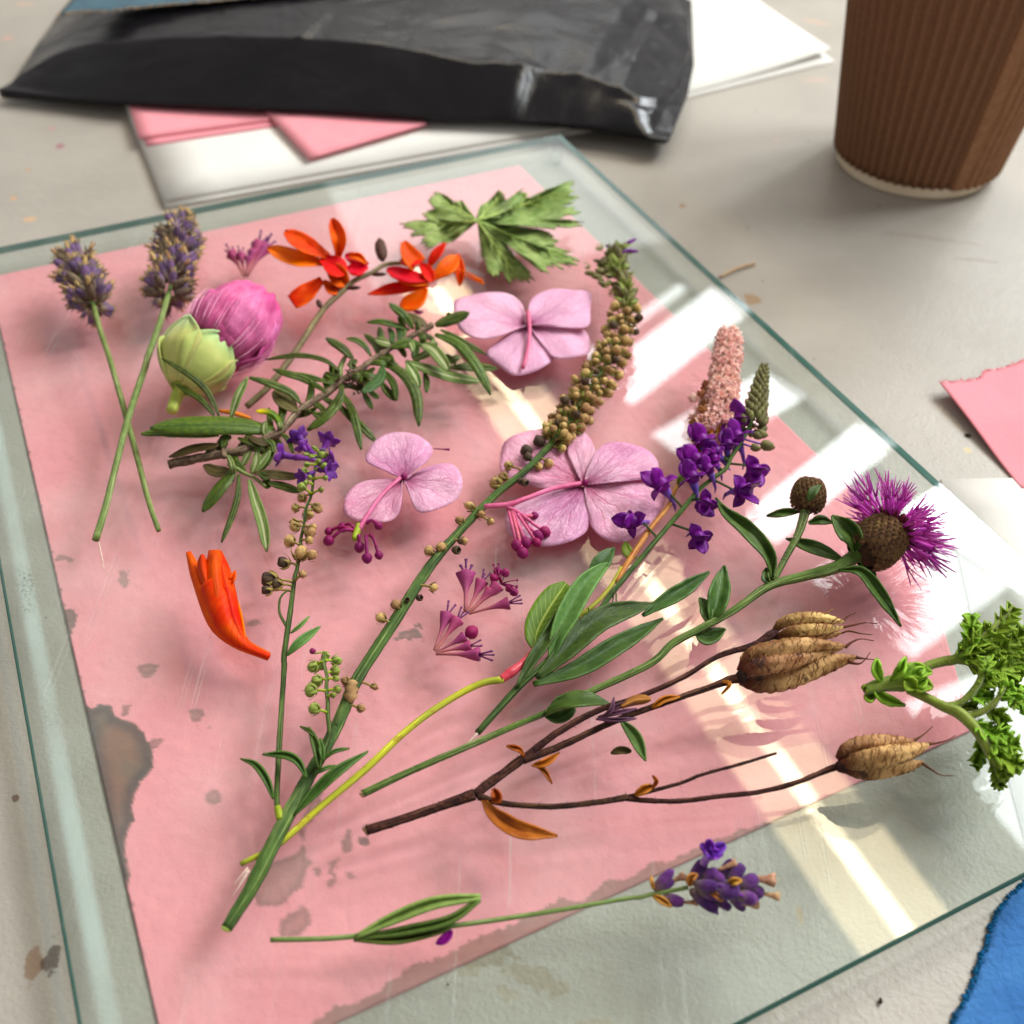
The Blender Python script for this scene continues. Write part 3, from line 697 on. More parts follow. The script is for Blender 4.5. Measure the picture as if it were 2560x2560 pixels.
# blue-grey paper on the bag with torn tan edge
BG = flat_mat('blue_grey_paper', (70, 100, 112), (58, 84, 98), 60, .8, .5, 600)
TANM = mat('raw_paper_fibre', (196, 168, 128), (150, 124, 92), ns=500, rough=.9, bump=.8)
ed = [(146, 38), (200, 31), (262, 29), (330, 22), (420, 13), (520, 5), (640, -6), (800, -22), (1000, -40)]
E2 = cat([tuple(PT(x, y, 29.5)) for x, y in ed], 70)
for i in range(70): E2[i][1] += .8 * mnoise.fractal(Vector((i * .4, 9, 0)), .8, 2, 3)
bp_ = Thing('blue_grey_paper', 'blue-grey paper with a torn tan edge lying on top of the black bag', 'paper', E2[30])
gr = [[E2[i] + V(6, 60, 1.5) * (j / 11) + V(0, 0, .4 * mnoise.noise(Vector((i * .1, j * .3, 1)))) for j in range(12)] for i in range(70)]
bp_.part('sheet', sheet(gr, .4), BG)
g = Geo()
for i in range(69):
    for q in range(5):
        p = E2[i] + (E2[i + 1] - E2[i]) * random.random() + V(0, random.uniform(-.6, .9), .25); d = V(random.uniform(-1.2, 1.2), random.uniform(-1.1, .2), .1)
        t2 = tube([p, p + d], [.35, .12], 4); g.add(t2.v, t2.f, t2.uv)
bp_.part('torn_edge', g, TANM, kind='stuff')

# crumbs and bits on the table
STR = mat('dry_straw', (214, 188, 150), ns=600, rough=.8); DK = mat('dark_crumb', (52, 34, 32), ns=600, rough=.7)
g, _ = ptube([(1800, 692, .8), (1840, 672, 1), (1887, 658, .8)], [3, 4, 3.5], base=0); single('straw_fragment', g, STR, 'short pale straw on the table just behind the right rim of the glass', 'debris')
def crumb(x, y, rx, ry, ang, m_, label, name='crumb', h=.5, base=0, cat_='debris'):
    d = PT(x + math.cos(ang) * rx, y + math.sin(ang) * rx) - PT(x - math.cos(ang) * rx, y - math.sin(ang) * rx)
    L = np.linalg.norm(d) / 2; wd = L * ry / rx
    g = lathe([(0, -1), (.5, -.8), (.9, -.3), (1, .1), (.7, .7), (.1, 1)], 9, lambda a, s: 1 + .2 * math.sin(3 * a + s * 4))
    M = Matrix.Translation(Vector(P(x, y, h, base))) @ Vector((0, 0, 1)).rotation_difference(Vector(nrm(d))).to_matrix().to_4x4() @ Matrix.Diagonal((wd, wd, L, 1))
    return single(name, xf(g, M), m_, label, cat_)
crumb(2458, 446, 16, 8, .1, DK, 'black crumb beside the base of the coffee cup', h=1)
crumb(2201, 2502, 9, 5, 1.5, DK, 'dark seed on the table below the near glass edge', name='seed', h=.6)
crumb(1120, 2460 - 0, 3, 2, .5, DK, 'tiny black speck under the glass beside the brown smear', h=.3)
crumb(2420, 1088, 9, 5, .2, DK, 'dark crumb on the table beside the torn pink paper', h=.4)
# ------------------------------------------------------------------ plant materials
STEMG = mat('green_stem', (106, 126, 58), (66, 84, 34), kind='stem', col3=(156, 166, 108), rough=.6, bump=1.3, rnd=.04, ns=110, k=1.6, speck=(420, .66, (96, 70, 44), .5))
STEMD = mat('dark_green_stem', (82, 108, 48), (48, 70, 30), kind='stem', col3=(130, 150, 88), rough=.6, bump=1.3, rnd=.04, ns=110, k=1.6, speck=(420, .66, (92, 66, 42), .5))
STEML = mat('pale_stem', (120, 138, 80), (98, 116, 62), kind='stem', col3=(158, 168, 116), rough=.6, bump=.4, rnd=.04)
YEL = mat('yellow_stem', (186, 180, 62), (142, 150, 54), kind='stem', col3=(226, 220, 90), rough=.45, rnd=.02, ns=60, bump=.6, speck=(300, .64, (150, 104, 50), .55))
REDS = mat('red_stem', (214, 96, 88), (184, 70, 66), kind='stem', col3=(232, 140, 120), rough=.35, coat=.3, rnd=.02)
ORS = mat('orange_brown_stem', (196, 140, 70), (150, 72, 46), ns=120, kind='stem', col3=(214, 176, 96), rough=.45, rnd=.02)
BRS = mat('brown_hairy_stem', (84, 54, 40), (48, 26, 26), ns=500, kind='stem', col3=(128, 92, 68), rough=.85, bump=1.6, rnd=.03)
CRS = mat('crocosmia_stem', (124, 116, 78), (98, 84, 60), kind='stem', rough=.6, rnd=.03)
WOOD = mat('rosemary_bark', (140, 116, 98), (84, 62, 54), ns=500, kind='stem', col3=(178, 156, 134), rough=.85, bump=1.2, rnd=.03)
ROS = mat('rosemary_leaf', (82, 98, 26), (52, 70, 16), ns=700, kind='leaf', col3=(44, 66, 14), rough=.45, bump=.7, rnd=.22, spec=.35, k=1.2)
ROSU = mat('rosemary_underside', (104, 122, 62), (84, 104, 48), ns=600, kind='leaf', col3=(176, 178, 136), rough=.6, bump=.5, rnd=.15, k=3.5)
OLV = mat('olive_underleaf', (88, 78, 44), (66, 58, 32), ns=400, kind='leaf', rough=.6, rnd=.1)
ORL = mat('dead_orange_leaf', (226, 150, 70), rough=.5, rnd=0)
YTIP = mat('yellow_tipped_leaf', (90, 120, 20), (60, 90, 20), tip=(226, 206, 20), kind='leaf', rough=.4, rnd=0)
LEAFD = mat('dark_leaf', (66, 92, 36), (46, 70, 28), ns=420, kind='leaf', col3=(80, 114, 58), rough=.5, bump=.6, rnd=.14, tr=.08, spec=.35, k=.5)
LEAFM = mat('mid_leaf', (100, 130, 66), (78, 110, 52), ns=420, kind='leaf', col3=(120, 148, 84), rough=.55, bump=.6, k=.5, spec=.35, rnd=.08, tr=.1)
LEAFO = mat('olive_oval_leaf', (96, 120, 36), (78, 104, 28), ns=200, kind='leaf', col3=(176, 186, 96), rough=.45, bump=.3, rnd=.05, tr=.15)
KLEAF = mat('knapweed_leaf', (72, 98, 36), (50, 76, 26), ns=300, kind='leaf', col3=(92, 118, 52), rough=.5, bump=.9, rnd=.12, tr=.08, spec=.35, k=.5)
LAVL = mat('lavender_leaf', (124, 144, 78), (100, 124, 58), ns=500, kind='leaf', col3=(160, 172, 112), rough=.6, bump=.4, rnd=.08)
LAVD = mat('lavender_leaf_shaded', (84, 100, 44), (66, 84, 34), ns=500, kind='leaf', col3=(110, 124, 70), rough=.6, bump=.4, rnd=.05)  # darker copy of lavender_leaf, with shade put into the colour
GER = mat('geranium_leaf', (154, 170, 102), (112, 134, 66), ns=260, rough=.6, bump=.9, bs=420, rnd=.08, tr=.12, sheen=.2)
GERV = mat('geranium_vein', (178, 200, 118), (160, 184, 98), ns=300, rough=.55, rnd=.03)
GERB = mat('bright_geranium_leaf', (158, 188, 74), (118, 156, 48), ns=260, kind='leaf', col3=(176, 200, 106), rough=.5, bump=.8, rnd=.2, tr=.35)
GERS = mat('geranium_stem', (134, 150, 66), (110, 128, 48), ns=300, kind='stem', col3=(146, 160, 84), rough=.6, bump=.5, rnd=.05, sheen=.4)
PETP = mat('hydrangea_petal', (248, 196, 220), (232, 158, 198), ns=60, kind='petal', speck=(140, .70, (196, 150, 140), .35), col3=(196, 60, 126), rough=.6, bump=.9, tr=.25, rnd=.05, vein=.85)
PETPB = mat('hydrangea_petal_blue_pink', (238, 178, 214), (240, 188, 216), ns=70, kind='petal', col3=(186, 84, 146), rough=.55, bump=.6, tr=.2, rnd=.04, vein=.75)
PEDI = mat('pink_pedicel', (216, 118, 146), (196, 92, 124), ns=400, kind='stem', rough=.45, rnd=.03)
PURB = mat('magenta_bud', (150, 44, 100), (112, 24, 72), ns=700, rough=.45, bump=.3, rnd=.2)
PINB = mat('mauve_floret', (176, 80, 124), (136, 54, 100), ns=700, rough=.5, bump=.3, rnd=.15, basec=(176, 110, 110))
STYL = mat('mauve_style', (116, 58, 108), (90, 40, 84), ns=900, rough=.5, rnd=.1)
GRNN = mat('lime_node', (160, 176, 60), (134, 150, 44), ns=500, rough=.5, rnd=.1)
ORP = mat('orange_petal', (242, 100, 8), (232, 66, 4), ns=120, kind='leaf', col3=(218, 44, 4), rough=.5, spec=.12, bump=.5, tr=.2, rnd=.08, k=.5)
ORY = mat('yellow_orange_petal', (244, 120, 2), (236, 84, 2), ns=120, kind='leaf', col3=(226, 60, 2), spec=.12, rough=.5, bump=.2, tr=.28, rnd=.06, k=.4)
REP = mat('red_petal', (232, 64, 4), (204, 34, 2), ns=150, kind='leaf', col3=(226, 60, 4), rough=.5, spec=.12, bump=.5, tr=.15, rnd=.08, k=.4)
BRC = mat('brown_calyx', (88, 56, 44), (60, 36, 32), ns=600, rough=.6, rnd=.1)
MAL = mat('mallow_petal', (240, 122, 180), (224, 62, 144), ns=80, kind='petal', col3=(150, 20, 92), rough=.5, bump=.8, tr=.15, rnd=.04, vein=.55, k=.6)
MALS = mat('mallow_streak', (244, 176, 214), ns=500, rough=.5, rnd=.1)
CAL = mat('pale_green_calyx', (204, 206, 128), (178, 190, 108), ns=120, rough=.6, bump=.5, rnd=.08, tr=.12, tip=(178, 206, 150), sheen=.2)
CALS = mat('pale_green_stub', (192, 210, 110), (170, 190, 88), ns=200, kind='stem', rough=.5, rnd=.02)
LCAL = mat('lavender_calyx', (122, 96, 132), (92, 68, 104), ns=3, bs=9, rough=.75, bump=.7, rnd=.32, basec=(150, 132, 96), sheen=.3)
LCALB = mat('lavender_calyx_fresh', (104, 58, 124), (74, 34, 98), ns=3.5, bs=14, rough=.75, bump=.9, rnd=.2, basec=(132, 116, 96), sheen=.15)
LDRY = mat('dry_corolla', (200, 160, 130), (160, 110, 84), ns=3, bs=8, rough=.8, bump=.8, rnd=.18)
LTAN = mat('dry_calyx_tip', (214, 180, 132), (164, 128, 88), ns=3, rough=.8, rnd=.2)
LBR = mat('tan_bract', (172, 122, 62), (132, 84, 44), ns=300, rough=.6, bump=.4, rnd=.1, kind='leaf', tr=.1)
PURF = mat('purple_petal', (138, 48, 152), (98, 24, 116), ns=3, rough=.42, bump=.2, rnd=.15, tr=.15)
PURL = mat('violet_spur', (136, 104, 186), (104, 70, 160), ns=3, rough=.5, rnd=.12, tr=.1)
VIO = mat('violet_flower', (136, 78, 164), (96, 38, 126), ns=3, rough=.5, bump=.2, rnd=.18, tr=.15)
CAPS = mat('tan_seed_capsule', (204, 168, 118), (160, 124, 80), ns=2.8, bs=9, rough=.62, bump=.8, rnd=.3, basec=(128, 112, 74))
CAPD = mat('dark_open_capsule', (96, 78, 58), (64, 52, 44), ns=3, rough=.7, rnd=.25)
CAPG = mat('green_capsule', (150, 160, 84), (118, 132, 58), ns=2.4, rough=.5, bump=.3, rnd=.15)
STK = mat('tan_stalk', (160, 140, 84), (130, 108, 62), ns=600, rough=.6, rnd=.1)
OLB = mat('olive_bud', (120, 116, 72), (88, 84, 52), ns=3, rough=.6, bump=.4, rnd=.25)
SPK = mat('blush_floret', (255, 226, 214), (250, 200, 194), ns=2.5, rough=.6, bump=.3, rnd=.08, tr=.25)
SPF = mat('blush_filament', (232, 206, 190), ns=500, rough=.7, rnd=.05)
BRN = mat('withered_floret', (176, 124, 84), (140, 88, 56), ns=3, rough=.7, rnd=.2)
KBR = mat('knapweed_bract', (132, 100, 66), (74, 50, 36), ns=4, bs=14, rough=.8, bump=.8, rnd=.4, tip=(58, 40, 32))
KFL = mat('knapweed_floret', (226, 108, 212), (204, 78, 190), ns=3, rough=.5, rnd=.15, tr=.4, tip=(228, 146, 216), kind=None)
KDK = mat('maroon_anther', (92, 26, 40), (70, 18, 34), ns=3, rough=.6, rnd=.2)
POD = mat('dry_seed_pod', (224, 184, 128), (124, 80, 44), ns=130, detail=9, rough=.6, bump=.8, bs=600, rnd=.10, basec=(84, 40, 24), kind='stem', col3=(104, 62, 34), uvs=(5, 20, 1), speck=(170, .60, (56, 38, 34), .8))
PODD = mat('dark_pod_base', (52, 30, 28), rough=.8, rnd=0)
RUST = mat('rust_leaf', (176, 104, 48), (140, 74, 36), ns=200, kind='leaf', col3=(120, 62, 34), rough=.5, bump=.4, rnd=.12, tr=.15)

# ------------------------------------------------------------------ unit shapes (grow along local Z)
def tg(path, rad, seg=6): return tube([V(*p) for p in path], rad, seg)
capsule = merge(lathe([(0, -.02), (.20, .02), (.40, .14), (.50, .36), (.52, .55), (.44, .76), (.28, .92), (.10, .97), (.02, 1.0)], 16, lambda a, s: 1 - .10 * math.exp(-(math.sin(a) / .22) ** 2) + .05 * math.sin(3 * a + 8 * s) + .04 * math.sin(7 * a - 5 * s)),
                tg([(0, 0, .98), (.03, .02, 1.12), (.08, .03, 1.25)], [.035, .015], 5))
sep = Geo()
for i in range(5):
    a = i * 2 * math.pi / 5; ca, sa = math.cos(a), math.sin(a)
    l = sheet([[V((.2 + .36 * math.sin(u * 1.8)) * ca - sa * w_ * .16 * (1 - u * .9), (.2 + .36 * math.sin(u * 1.8)) * sa + ca * w_ * .16 * (1 - u * .9), -.02 + u * .55) for w_ in (-1, 0, 1)] for u in (0, .35, .7, 1)], .03)
    sep.add(l.v, l.f, l.uv)
M_CAP = unit('seed_capsule', capsule, CAPS); M_CAPG = unit('green_capsule', capsule, CAPG)
M_CUP = unit('capsule_sepals', sep, STK); M_CUPG = unit('green_sepals', sep, CAPG)
openc = lathe([(0, 0), (.3, .05), (.5, .4), (.48, .8), (.36, .95), (.30, .85), (.34, .5), (.1, .2)], 10, lambda a, s: 1 + .16 * math.cos(4 * a) * s)
M_OPEN = unit('open_capsule', openc, CAPD)
calyx = lathe([(.06, 0), (.15, .08), (.22, .3), (.25, .55), (.22, .82), (.16, .98), (.10, 1.02), (.05, .95)], 13, lambda a, s: 1 + .06 * math.cos(13 * a) + .10 * math.cos(5 * a) * (s > .6))
teeth_ = Geo()
for i_ in range(5):
    a_ = i_ * 1.2566; q = tube([V(.15 * math.cos(a_), .15 * math.sin(a_), .9), V(.24 * math.cos(a_), .24 * math.sin(a_), 1.05), V(.36 * math.cos(a_), .36 * math.sin(a_), 1.22)], [.06, .04, .01], 4); teeth_.add(q.v, q.f, q.uv)
calyx_t = merge(calyx, teeth_)
M_CALB = unit('fresh_calyx', calyx, LCALB); M_CALY = unit('calyx', calyx_t, LCAL); M_CALT = unit('dry_tip_calyx', calyx_t, LTAN); M_CALK = unit('brown_calyx', calyx_t, mat('brown_grey_calyx', (124, 106, 84), (86, 70, 66), ns=3, bs=9, rough=.8, bump=.8, rnd=.3))
def crumple(a, s): return 1 + .35 * math.sin(3 * a + 7 * s) * s + .25 * math.cos(5 * a + 3 * s) * s
dryc = lathe([(.1, 0), (.13, .2), (.16, .5), (.24, .75), (.30, .95), (.20, 1.02), (.12, .8), (.05, .5)], 14, crumple)
M_DRY = unit('dry_corolla', dryc, LDRY)
budt = lathe([(.10, 0), (.14, .3), (.15, .6), (.10, .9), (.02, 1)], 8); M_BUDT = unit('corolla_bud', budt, VIO)
def lobes(n, L, wd, z0, out, mat_w=5, cup=.2, r0=.12, curl=.0, start=0.):
    g = Geo()
    for i in range(n):
        a = start + i * 2 * math.pi / n; ca, sa = math.cos(a), math.sin(a); gr = []
        for u in np.linspace(0, 1, 6):
            row = []
            for w_ in np.linspace(-1, 1, mat_w):
                ww = w_ * wd * (math.sin(min(1, u * .85 + .18) * math.pi) ** .6)
                r = r0 + L * u * math.sin(out); z = z0 + L * u * math.cos(out) + cup * L * w_ * w_ * .35 - curl * u * u * L
                row.append(V(r * ca - ww * sa, r * sa + ww * ca, z))
            gr.append(row)
        s_ = sheet(gr, .03); g.add(s_.v, s_.f, s_.uv)
    return g
lfl = merge(lathe([(.08, 0), (.10, .3), (.14, .6), (.20, .72), (.12, .70), (.05, .4)], 10), lobes(5, .42, .2, .68, 1.15, r0=.12))
M_LFL = unit('corolla', lfl, VIO)
# toadflax flower: two upright lips, a swollen lower lip and a curved spur
toad = merge(lobes(2, .75, .30, .35, .45, r0=.05, start=1.2), lobes(3, .55, .26, .3, 1.25, r0=.1, curl=.5, start=-2.4),
             xf(lathe([(0, -.3), (.2, -.24), (.3, 0), (.2, .24), (0, .3)], 10), Matrix.Translation((-.02, 0, .35))))
M_TOAD = unit('corolla', toad, PURF)
spur = tg([(0, 0, .4), (0, -.05, .1), (.02, -.12, -.25), (.03, -.28, -.6), (.02, -.5, -.8)], [.2, .18, .09, .06, .02], 8); M_SPUR = unit('spur', spur, PURL)
M_OLB = unit('bud', lathe([(0, 0), (.24, .1), (.34, .4), (.26, .75), (.05, 1)], 8), OLB)
ff = merge(lobes(5, .55, .24, .1, .65, cup=.5, r0=.05), lathe([(.03, 0), (.12, .05), (.14, .2), (.03, .25)], 8))
M_FLR = unit('floret', ff, SPK); M_BRF = unit('withered_floret', ff, BRN)
gob = lathe([(.06, 0), (.055, .2), (.06, .42), (.11, .58), (.20, .74), (.25, .84), (.24, .88), (.12, .86), (.05, .84)], 10, lambda a, s: 1 + .14 * math.cos(5 * a) * (s > .6))
M_GOB = unit('fertile_floret', gob, PINB)
sty = Geo()
for i, a in enumerate((.2, 2.1, 4.3)):
    ca, sa = math.cos(a), math.sin(a); q = tg([(0, 0, .85), (.07 * ca, .07 * sa, .97), (.14 * ca, .14 * sa, 1.12)], [.035, .025, .03], 5); sty.add(q.v, q.f, q.uv)
    q = xf(lathe([(0, -.045), (.045, 0), (0, .045)], 6), Matrix.Translation((.145 * ca, .145 * sa, 1.13))); sty.add(q.v, q.f, q.uv)
M_STY = unit('style', sty, STYL)
ball = lathe([(0, 0), (.3, .08), (.46, .32), (.46, .6), (.3, .88), (.1, 1), (0, 1)], 12, lambda a, s: 1 + .06 * math.cos(4 * a)); M_BALL = unit('flower_bud', ball, PURB)
stm = merge(tg([(0, 0, 0), (.04, 0, .5), (.02, .03, .92)], [.03, .022, .022], 5), xf(lathe([(0, -.06), (.07, 0), (0, .06)], 6), Matrix.Translation((.02, .03, .95)))); M_STM = unit('stamen', stm, PURB)
br_ = sheet([[V(w_ * .42 * math.sin(min(1, .25 + u * .8) * math.pi) ** .7, .12 * (1 - w_ * w_) * 1.0 + .05 * u, u) for w_ in (-1, -.5, 0, .5, 1)] for u in (0, .3, .6, .85, 1)], .07)
M_BR = unit('bract', br_, KBR)
frg = Geo()
for w_ in range(-4, 5):
    q = tg([(w_ * .07, .12, .75), (w_ * .13, .2, 1.05 - abs(w_) * .03)], [.035, .01], 4); frg.add(q.v, q.f, [(0, 1)] * len(q.v))
M_FRG = unit('bract_fringe', frg, mat('fringe_hair', (124, 96, 66), ns=4, rough=.8, rnd=.2))

def on_path(path, t):
    path = np.array(path); n = len(path) - 1; i = min(int(t * n), n - 1); u = t * n - i
    return path[i] * (1 - u) + path[i + 1] * u, nrm(path[i + 1] - path[i])
def ortho(t):
    a = nrm(np.cross(t, V(0, 0, 1))); return a, np.cross(a, t)
def near(path, p):
    path = np.array(path); i = int(np.argmin(np.linalg.norm(path - p, axis=1))); return path[i]

# ------------------------------------------------------------------ old lavender heads (upper left)
def lavender(label, head, r_px, rings, stem, srad, seed, group='dried lavender sprigs crossing at the upper left'):
    rnd = random.Random(seed)
    a, b = P(*head[0]), P(*head[1]); L = np.linalg.norm(b - a); r_px *= .9
    T_ = Thing('lavender_sprig', label, 'lavender', P(stem[-1][0], stem[-1][1], 0), group)
    g, pth = ptube(stem, srad, 40); T_.part('stem', g, STEML)
    ax = nrm(b - a); e1, e2 = ortho(ax); R_ = r_px * ppm(a); k_ = 0
    g = tube([a - ax * 1, a + ax * L * .5, b], [.7, .6, .3], 6); T_.part('flower_axis', g, STEML)
    for (t0, n_, rad, lean) in rings:
        for i in range(int(n_ * 1.5)):
            an = 2 * math.pi * i / (n_ * 1.5) + t0 * 17 + rnd.uniform(-.2, .2); rr = rad * R_
            d = nrm((e1 * math.cos(an) + e2 * math.sin(an)) * math.sin(lean) + ax * math.cos(lean) + V(rnd.uniform(-.35, .35), rnd.uniform(-.35, .35), rnd.uniform(-.3, .3)))
            p = a + ax * L * (t0 + rnd.uniform(-.06, .06)) + (e1 * math.cos(an) + e2 * math.sin(an)) * rr * .36
            q = rr * rnd.uniform(.70, 1.02); sz = min(q, 5.6) * rnd.uniform(.8, 1.1)
            if (p + d * sz)[2] < GT + .3: d = nrm(d + V(0, 0, .5))
            o = T_.inst('calyx', M_CALY if rnd.random() < .68 else M_CALK, p, d, sz, roll=rnd.random() * 6, sc=(.95, .95, 1))
            if rnd.random() < .75: T_.inst('dry_tip', M_CALT, p + d * sz * .85, nrm(d + V(rnd.uniform(-.4, .4), rnd.uniform(-.4, .4), .1)), sz * rnd.uniform(.35, .6), sub=None, sc=(.75, .75, 1))
    return T_
lavender('left old lavender sprig, the smaller faded head by the pink paper corner', (c1('A', 505, 1645) + (8,), c1('A', 385, 1375) + (9,)), 62,
         [(.02, 9, .75, 1.2), (.14, 9, .9, 1.0), (.30, 10, 1., .95), (.46, 10, 1., .85), (.62, 9, .95, .75), (.78, 8, .85, .6), (.93, 6, .7, .4)],
         [x + (h,) for x, h in zip(c('A', (505, 1650), (540, 1780), (590, 1930)) + c('D', (655, 440), (740, 750), (800, 980), (852, 1130)), (8, 8, 7, 6, 4, 2.5, 1))], [6, 6.5, 7, 6], 3)
lavender('larger old lavender head beside the pink mallow, its stem crossing on top', (c1('A', 905, 1580) + (9,), c1('A', 985, 1200) + (11,)), 76,
         [(.0, 9, .7, 1.2), (.10, 10, .9, 1.05), (.24, 10, .95, .9), (.40, 10, .85, .8), (.55, 10, 1.0, 1.0), (.68, 11, 1.05, .85), (.82, 9, .95, .65), (.95, 7, .8, .4)],
         [x + (h,) for x, h in zip(c('A', (905, 1575), (850, 1760), (790, 1925)) + c('D', (780, 250), (690, 520), (620, 790), (565, 1010), (513, 1180)), (9, 10, 10, 10, 9, 6, 3, 1.2))], [7, 8, 8, 8, 9], 5)

# ------------------------------------------------------------------ mallow bud
MB = c1('J', 480, 1380); T_ = Thing('mallow_bud', 'magenta pink mallow bud half out of its pale green calyx', 'flower', P(*MB, 0))
a, b = P(*c1('J', 575, 1330), 11), P(*c1('J', 1130, 860), 14); ax = nrm(b - a); e1, e2 = ortho(ax); L = np.linalg.norm(b - a) * .98
for pi in range(5):
    gr = []; uv = []
    for i in range(26):
        s = i / 25; row = []
        R_ = 12.8 * (.42 + .62 * math.sin(min(1, s * .86 + .1) * math.pi) ** .8) * (1 - .12 * s) * (1 if s < .88 else 1 - (s - .88) * 2.6)
        for j in range(15):
            u = j / 14; an = pi * 2 * math.pi / 5 + (u - .5) * 1.9 + .55 * s
            r = R_ * (.93 + .09 * u) + .45 * math.sin(u * 24 + pi) * (1 - .5 * s) * .5 + 1.5 * mnoise.noise(Vector((u * 4 + pi * 5, s * 5, 0))) + .5 * mnoise.noise(Vector((u * 11 + pi * 5, s * 13, 4))) + (.8 * math.sin(u * 15 + s * 5 + pi) * s * s)
            z = L * (s * 1.02 - .10 * (2 * u - 1) ** 2 * s)
            p = a + ax * z + (e1 * math.cos(an) + e2 * math.sin(an)) * r; p[2] = max(p[2], GT + .4)
            row.append(p); uv.append((u, .05 + s * .95))
        gr.append(row)
    T_.part('petal', sheet(gr, .3, uv), MAL)
g = Geo(); rs = random.Random(4)
for i in range(34):
    an = rs.uniform(0, 6.28); pts_ = []
    for s in np.linspace(.08, rs.uniform(.35, .6), 7):
        R_ = 13.4 * (.42 + .62 * math.sin(min(1, s * .86 + .1) * math.pi) ** .8) * (1 - .12 * s) * 1.03 + .35
        A_n = an + .5 * s; pts_.append(a + ax * L * s + (e1 * math.cos(A_n) + e2 * math.sin(A_n)) * R_)
    if min(p[2] for p in pts_) < GT + .5: continue
    q = tube(pts_, [.16, .12, .03], 4); g.add(q.v, q.f, q.uv)
T_.part('pale_streaks', g, MALS, kind='stuff')
a2, b2 = P(*c1('J', 360, 1650), 8), P(*c1('J', 580, 1270), 12); ax = nrm(b2 - a2); e1, e2 = ortho(ax); L = np.linalg.norm(b2 - a2)
for pi in range(5):
    gr = []
    for i in range(18):
        s = i / 17; row = []
        R_ = 11.4 * math.sin(math.pi * min(.5, .06 + .62 * s)) ** .75 * (1 - .18 * max(0, s - .5) * 2)
        wd = .82 * (1 if s < .55 else max(.04, 1 - ((s - .55) / .45) ** 1.5))
        for j in range(11):
            u = j / 10 * 2 - 1; an = .7 + pi * 2 * math.pi / 5 + u * wd
            r = R_ * (1 + .09 * abs(u) ** 3 - .03 * math.cos(u * 9)) + .6 * mnoise.noise(Vector((u + pi * 3, s * 3, 7)))
            p = a2 + ax * L * s * (1.05 + .1 * (pi % 2)) + (e1 * math.cos(an) + e2 * math.sin(an)) * r; p[2] = max(p[2], GT + .3); row.append(p)
        gr.append(row)
    T_.part('sepal', sheet(gr, .5), CAL)
g, _ = ptube([c1('J', 375, 1600) + (7.5,), c1('J', 320, 1740) + (4,), c1('J', 275, 1860) + (2.5,)], [16, 15, 13], 10, 12); T_.part('stem', g, CALS)

# ------------------------------------------------------------------ fertile hydrangea florets
def goblet(T_, k, a, b, size_px=None, ha=2, hb=3, stalk=None, me=None, styles=True, bud=None, m_=PINB):
    pa, pb = P(*c1(k, *a), ha), P(*c1(k, *b), hb); d = nrm(pb - pa); L = np.linalg.norm(pb - pa)
    size_px = (size_px or 1) * .62
    o = T_.inst('floret', me or M_GOB, pa, d, L, roll=random.random() * 6, sc=(size_px, size_px, 1))
    if styles: T_.inst('styles', M_STY, pa, d, L, sc=(size_px * 1.25, size_px * 1.25, 1), roll=random.random() * 6)
    return o
T_ = Thing('floret_cluster', 'tiny purple floret cluster standing between the larger lavender and the orange flower', 'floret', P(*c1('A', 1310, 1470), 0))
for k_, (b, h) in enumerate((((1235, 1345), 3), ((1290, 1350), 4), ((1335, 1365), 5), ((1365, 1330), 4.5), ((1400, 1285), 5), ((1440, 1300), 4))):
    goblet(T_, 'A', (1310 + k_ * 3, 1480), b, .9, 1, h)
T_ = Thing('floret_cluster', 'upper mauve floret cluster with dark stamens, right of the long seed stalk', 'floret', P(*c1('Q', 600, 830), 0), 'mauve floret clusters in the middle of the glass')
for q in [((600, 810), (605, 300), 1.25), ((615, 830), (820, 400), .95), ((625, 835), (940, 520), .9), ((640, 840), (1190, 690), .85)]: goblet(T_, 'Q', q[0], q[1], q[2], 1.5, 3.5)
goblet(T_, 'Q', (640, 830), (1040, 460), 1.0, 1.5, 4, m_=PURB, styles=False)
pc_ = P(*c1('Q', 1030, 480), 4)
for q in [(935, 240), (1000, 230), (1045, 310), (1110, 330), (1240, 440), (1230, 530), (1200, 600), (990, 300)]:
    pq = P(*c1('Q', *q), 6.5); T_.inst('stamen', M_STM, pc_, pq - pc_, np.linalg.norm(pq - pc_), sc=(1.3, 1.3, 1))
for q in [(1000, 380), (1060, 400), (1100, 520), (980, 440), (1150, 560)]: T_.inst('petal', M_BALL, P(*c1('Q', *q), 4), nrm(P(*c1('Q', *q), 5) - pc_), 2.3)
T_ = Thing('floret_cluster', 'lower mauve floret cluster with a round pink bud, beside the oval leaf', 'floret', P(*c1('Q', 230, 1300), 0), 'mauve floret clusters in the middle of the glass')
for q in [((225, 1280), (395, 790), .95), ((235, 1290), (540, 860), .9), ((240, 1310), (640, 1090), .95), ((240, 1310), (720, 1220), .85), ((245, 1325), (840, 1340), .9)]: goblet(T_, 'Q', q[0], q[1], q[2], 1.2, 3)
T_.inst('flower_bud', M_BALL, P(*c1('Q', 615, 1120), 3), nrm(P(*c1('Q', 720, 1020), 3.5) - P(*c1('Q', 615, 1120), 3)), 3.4)

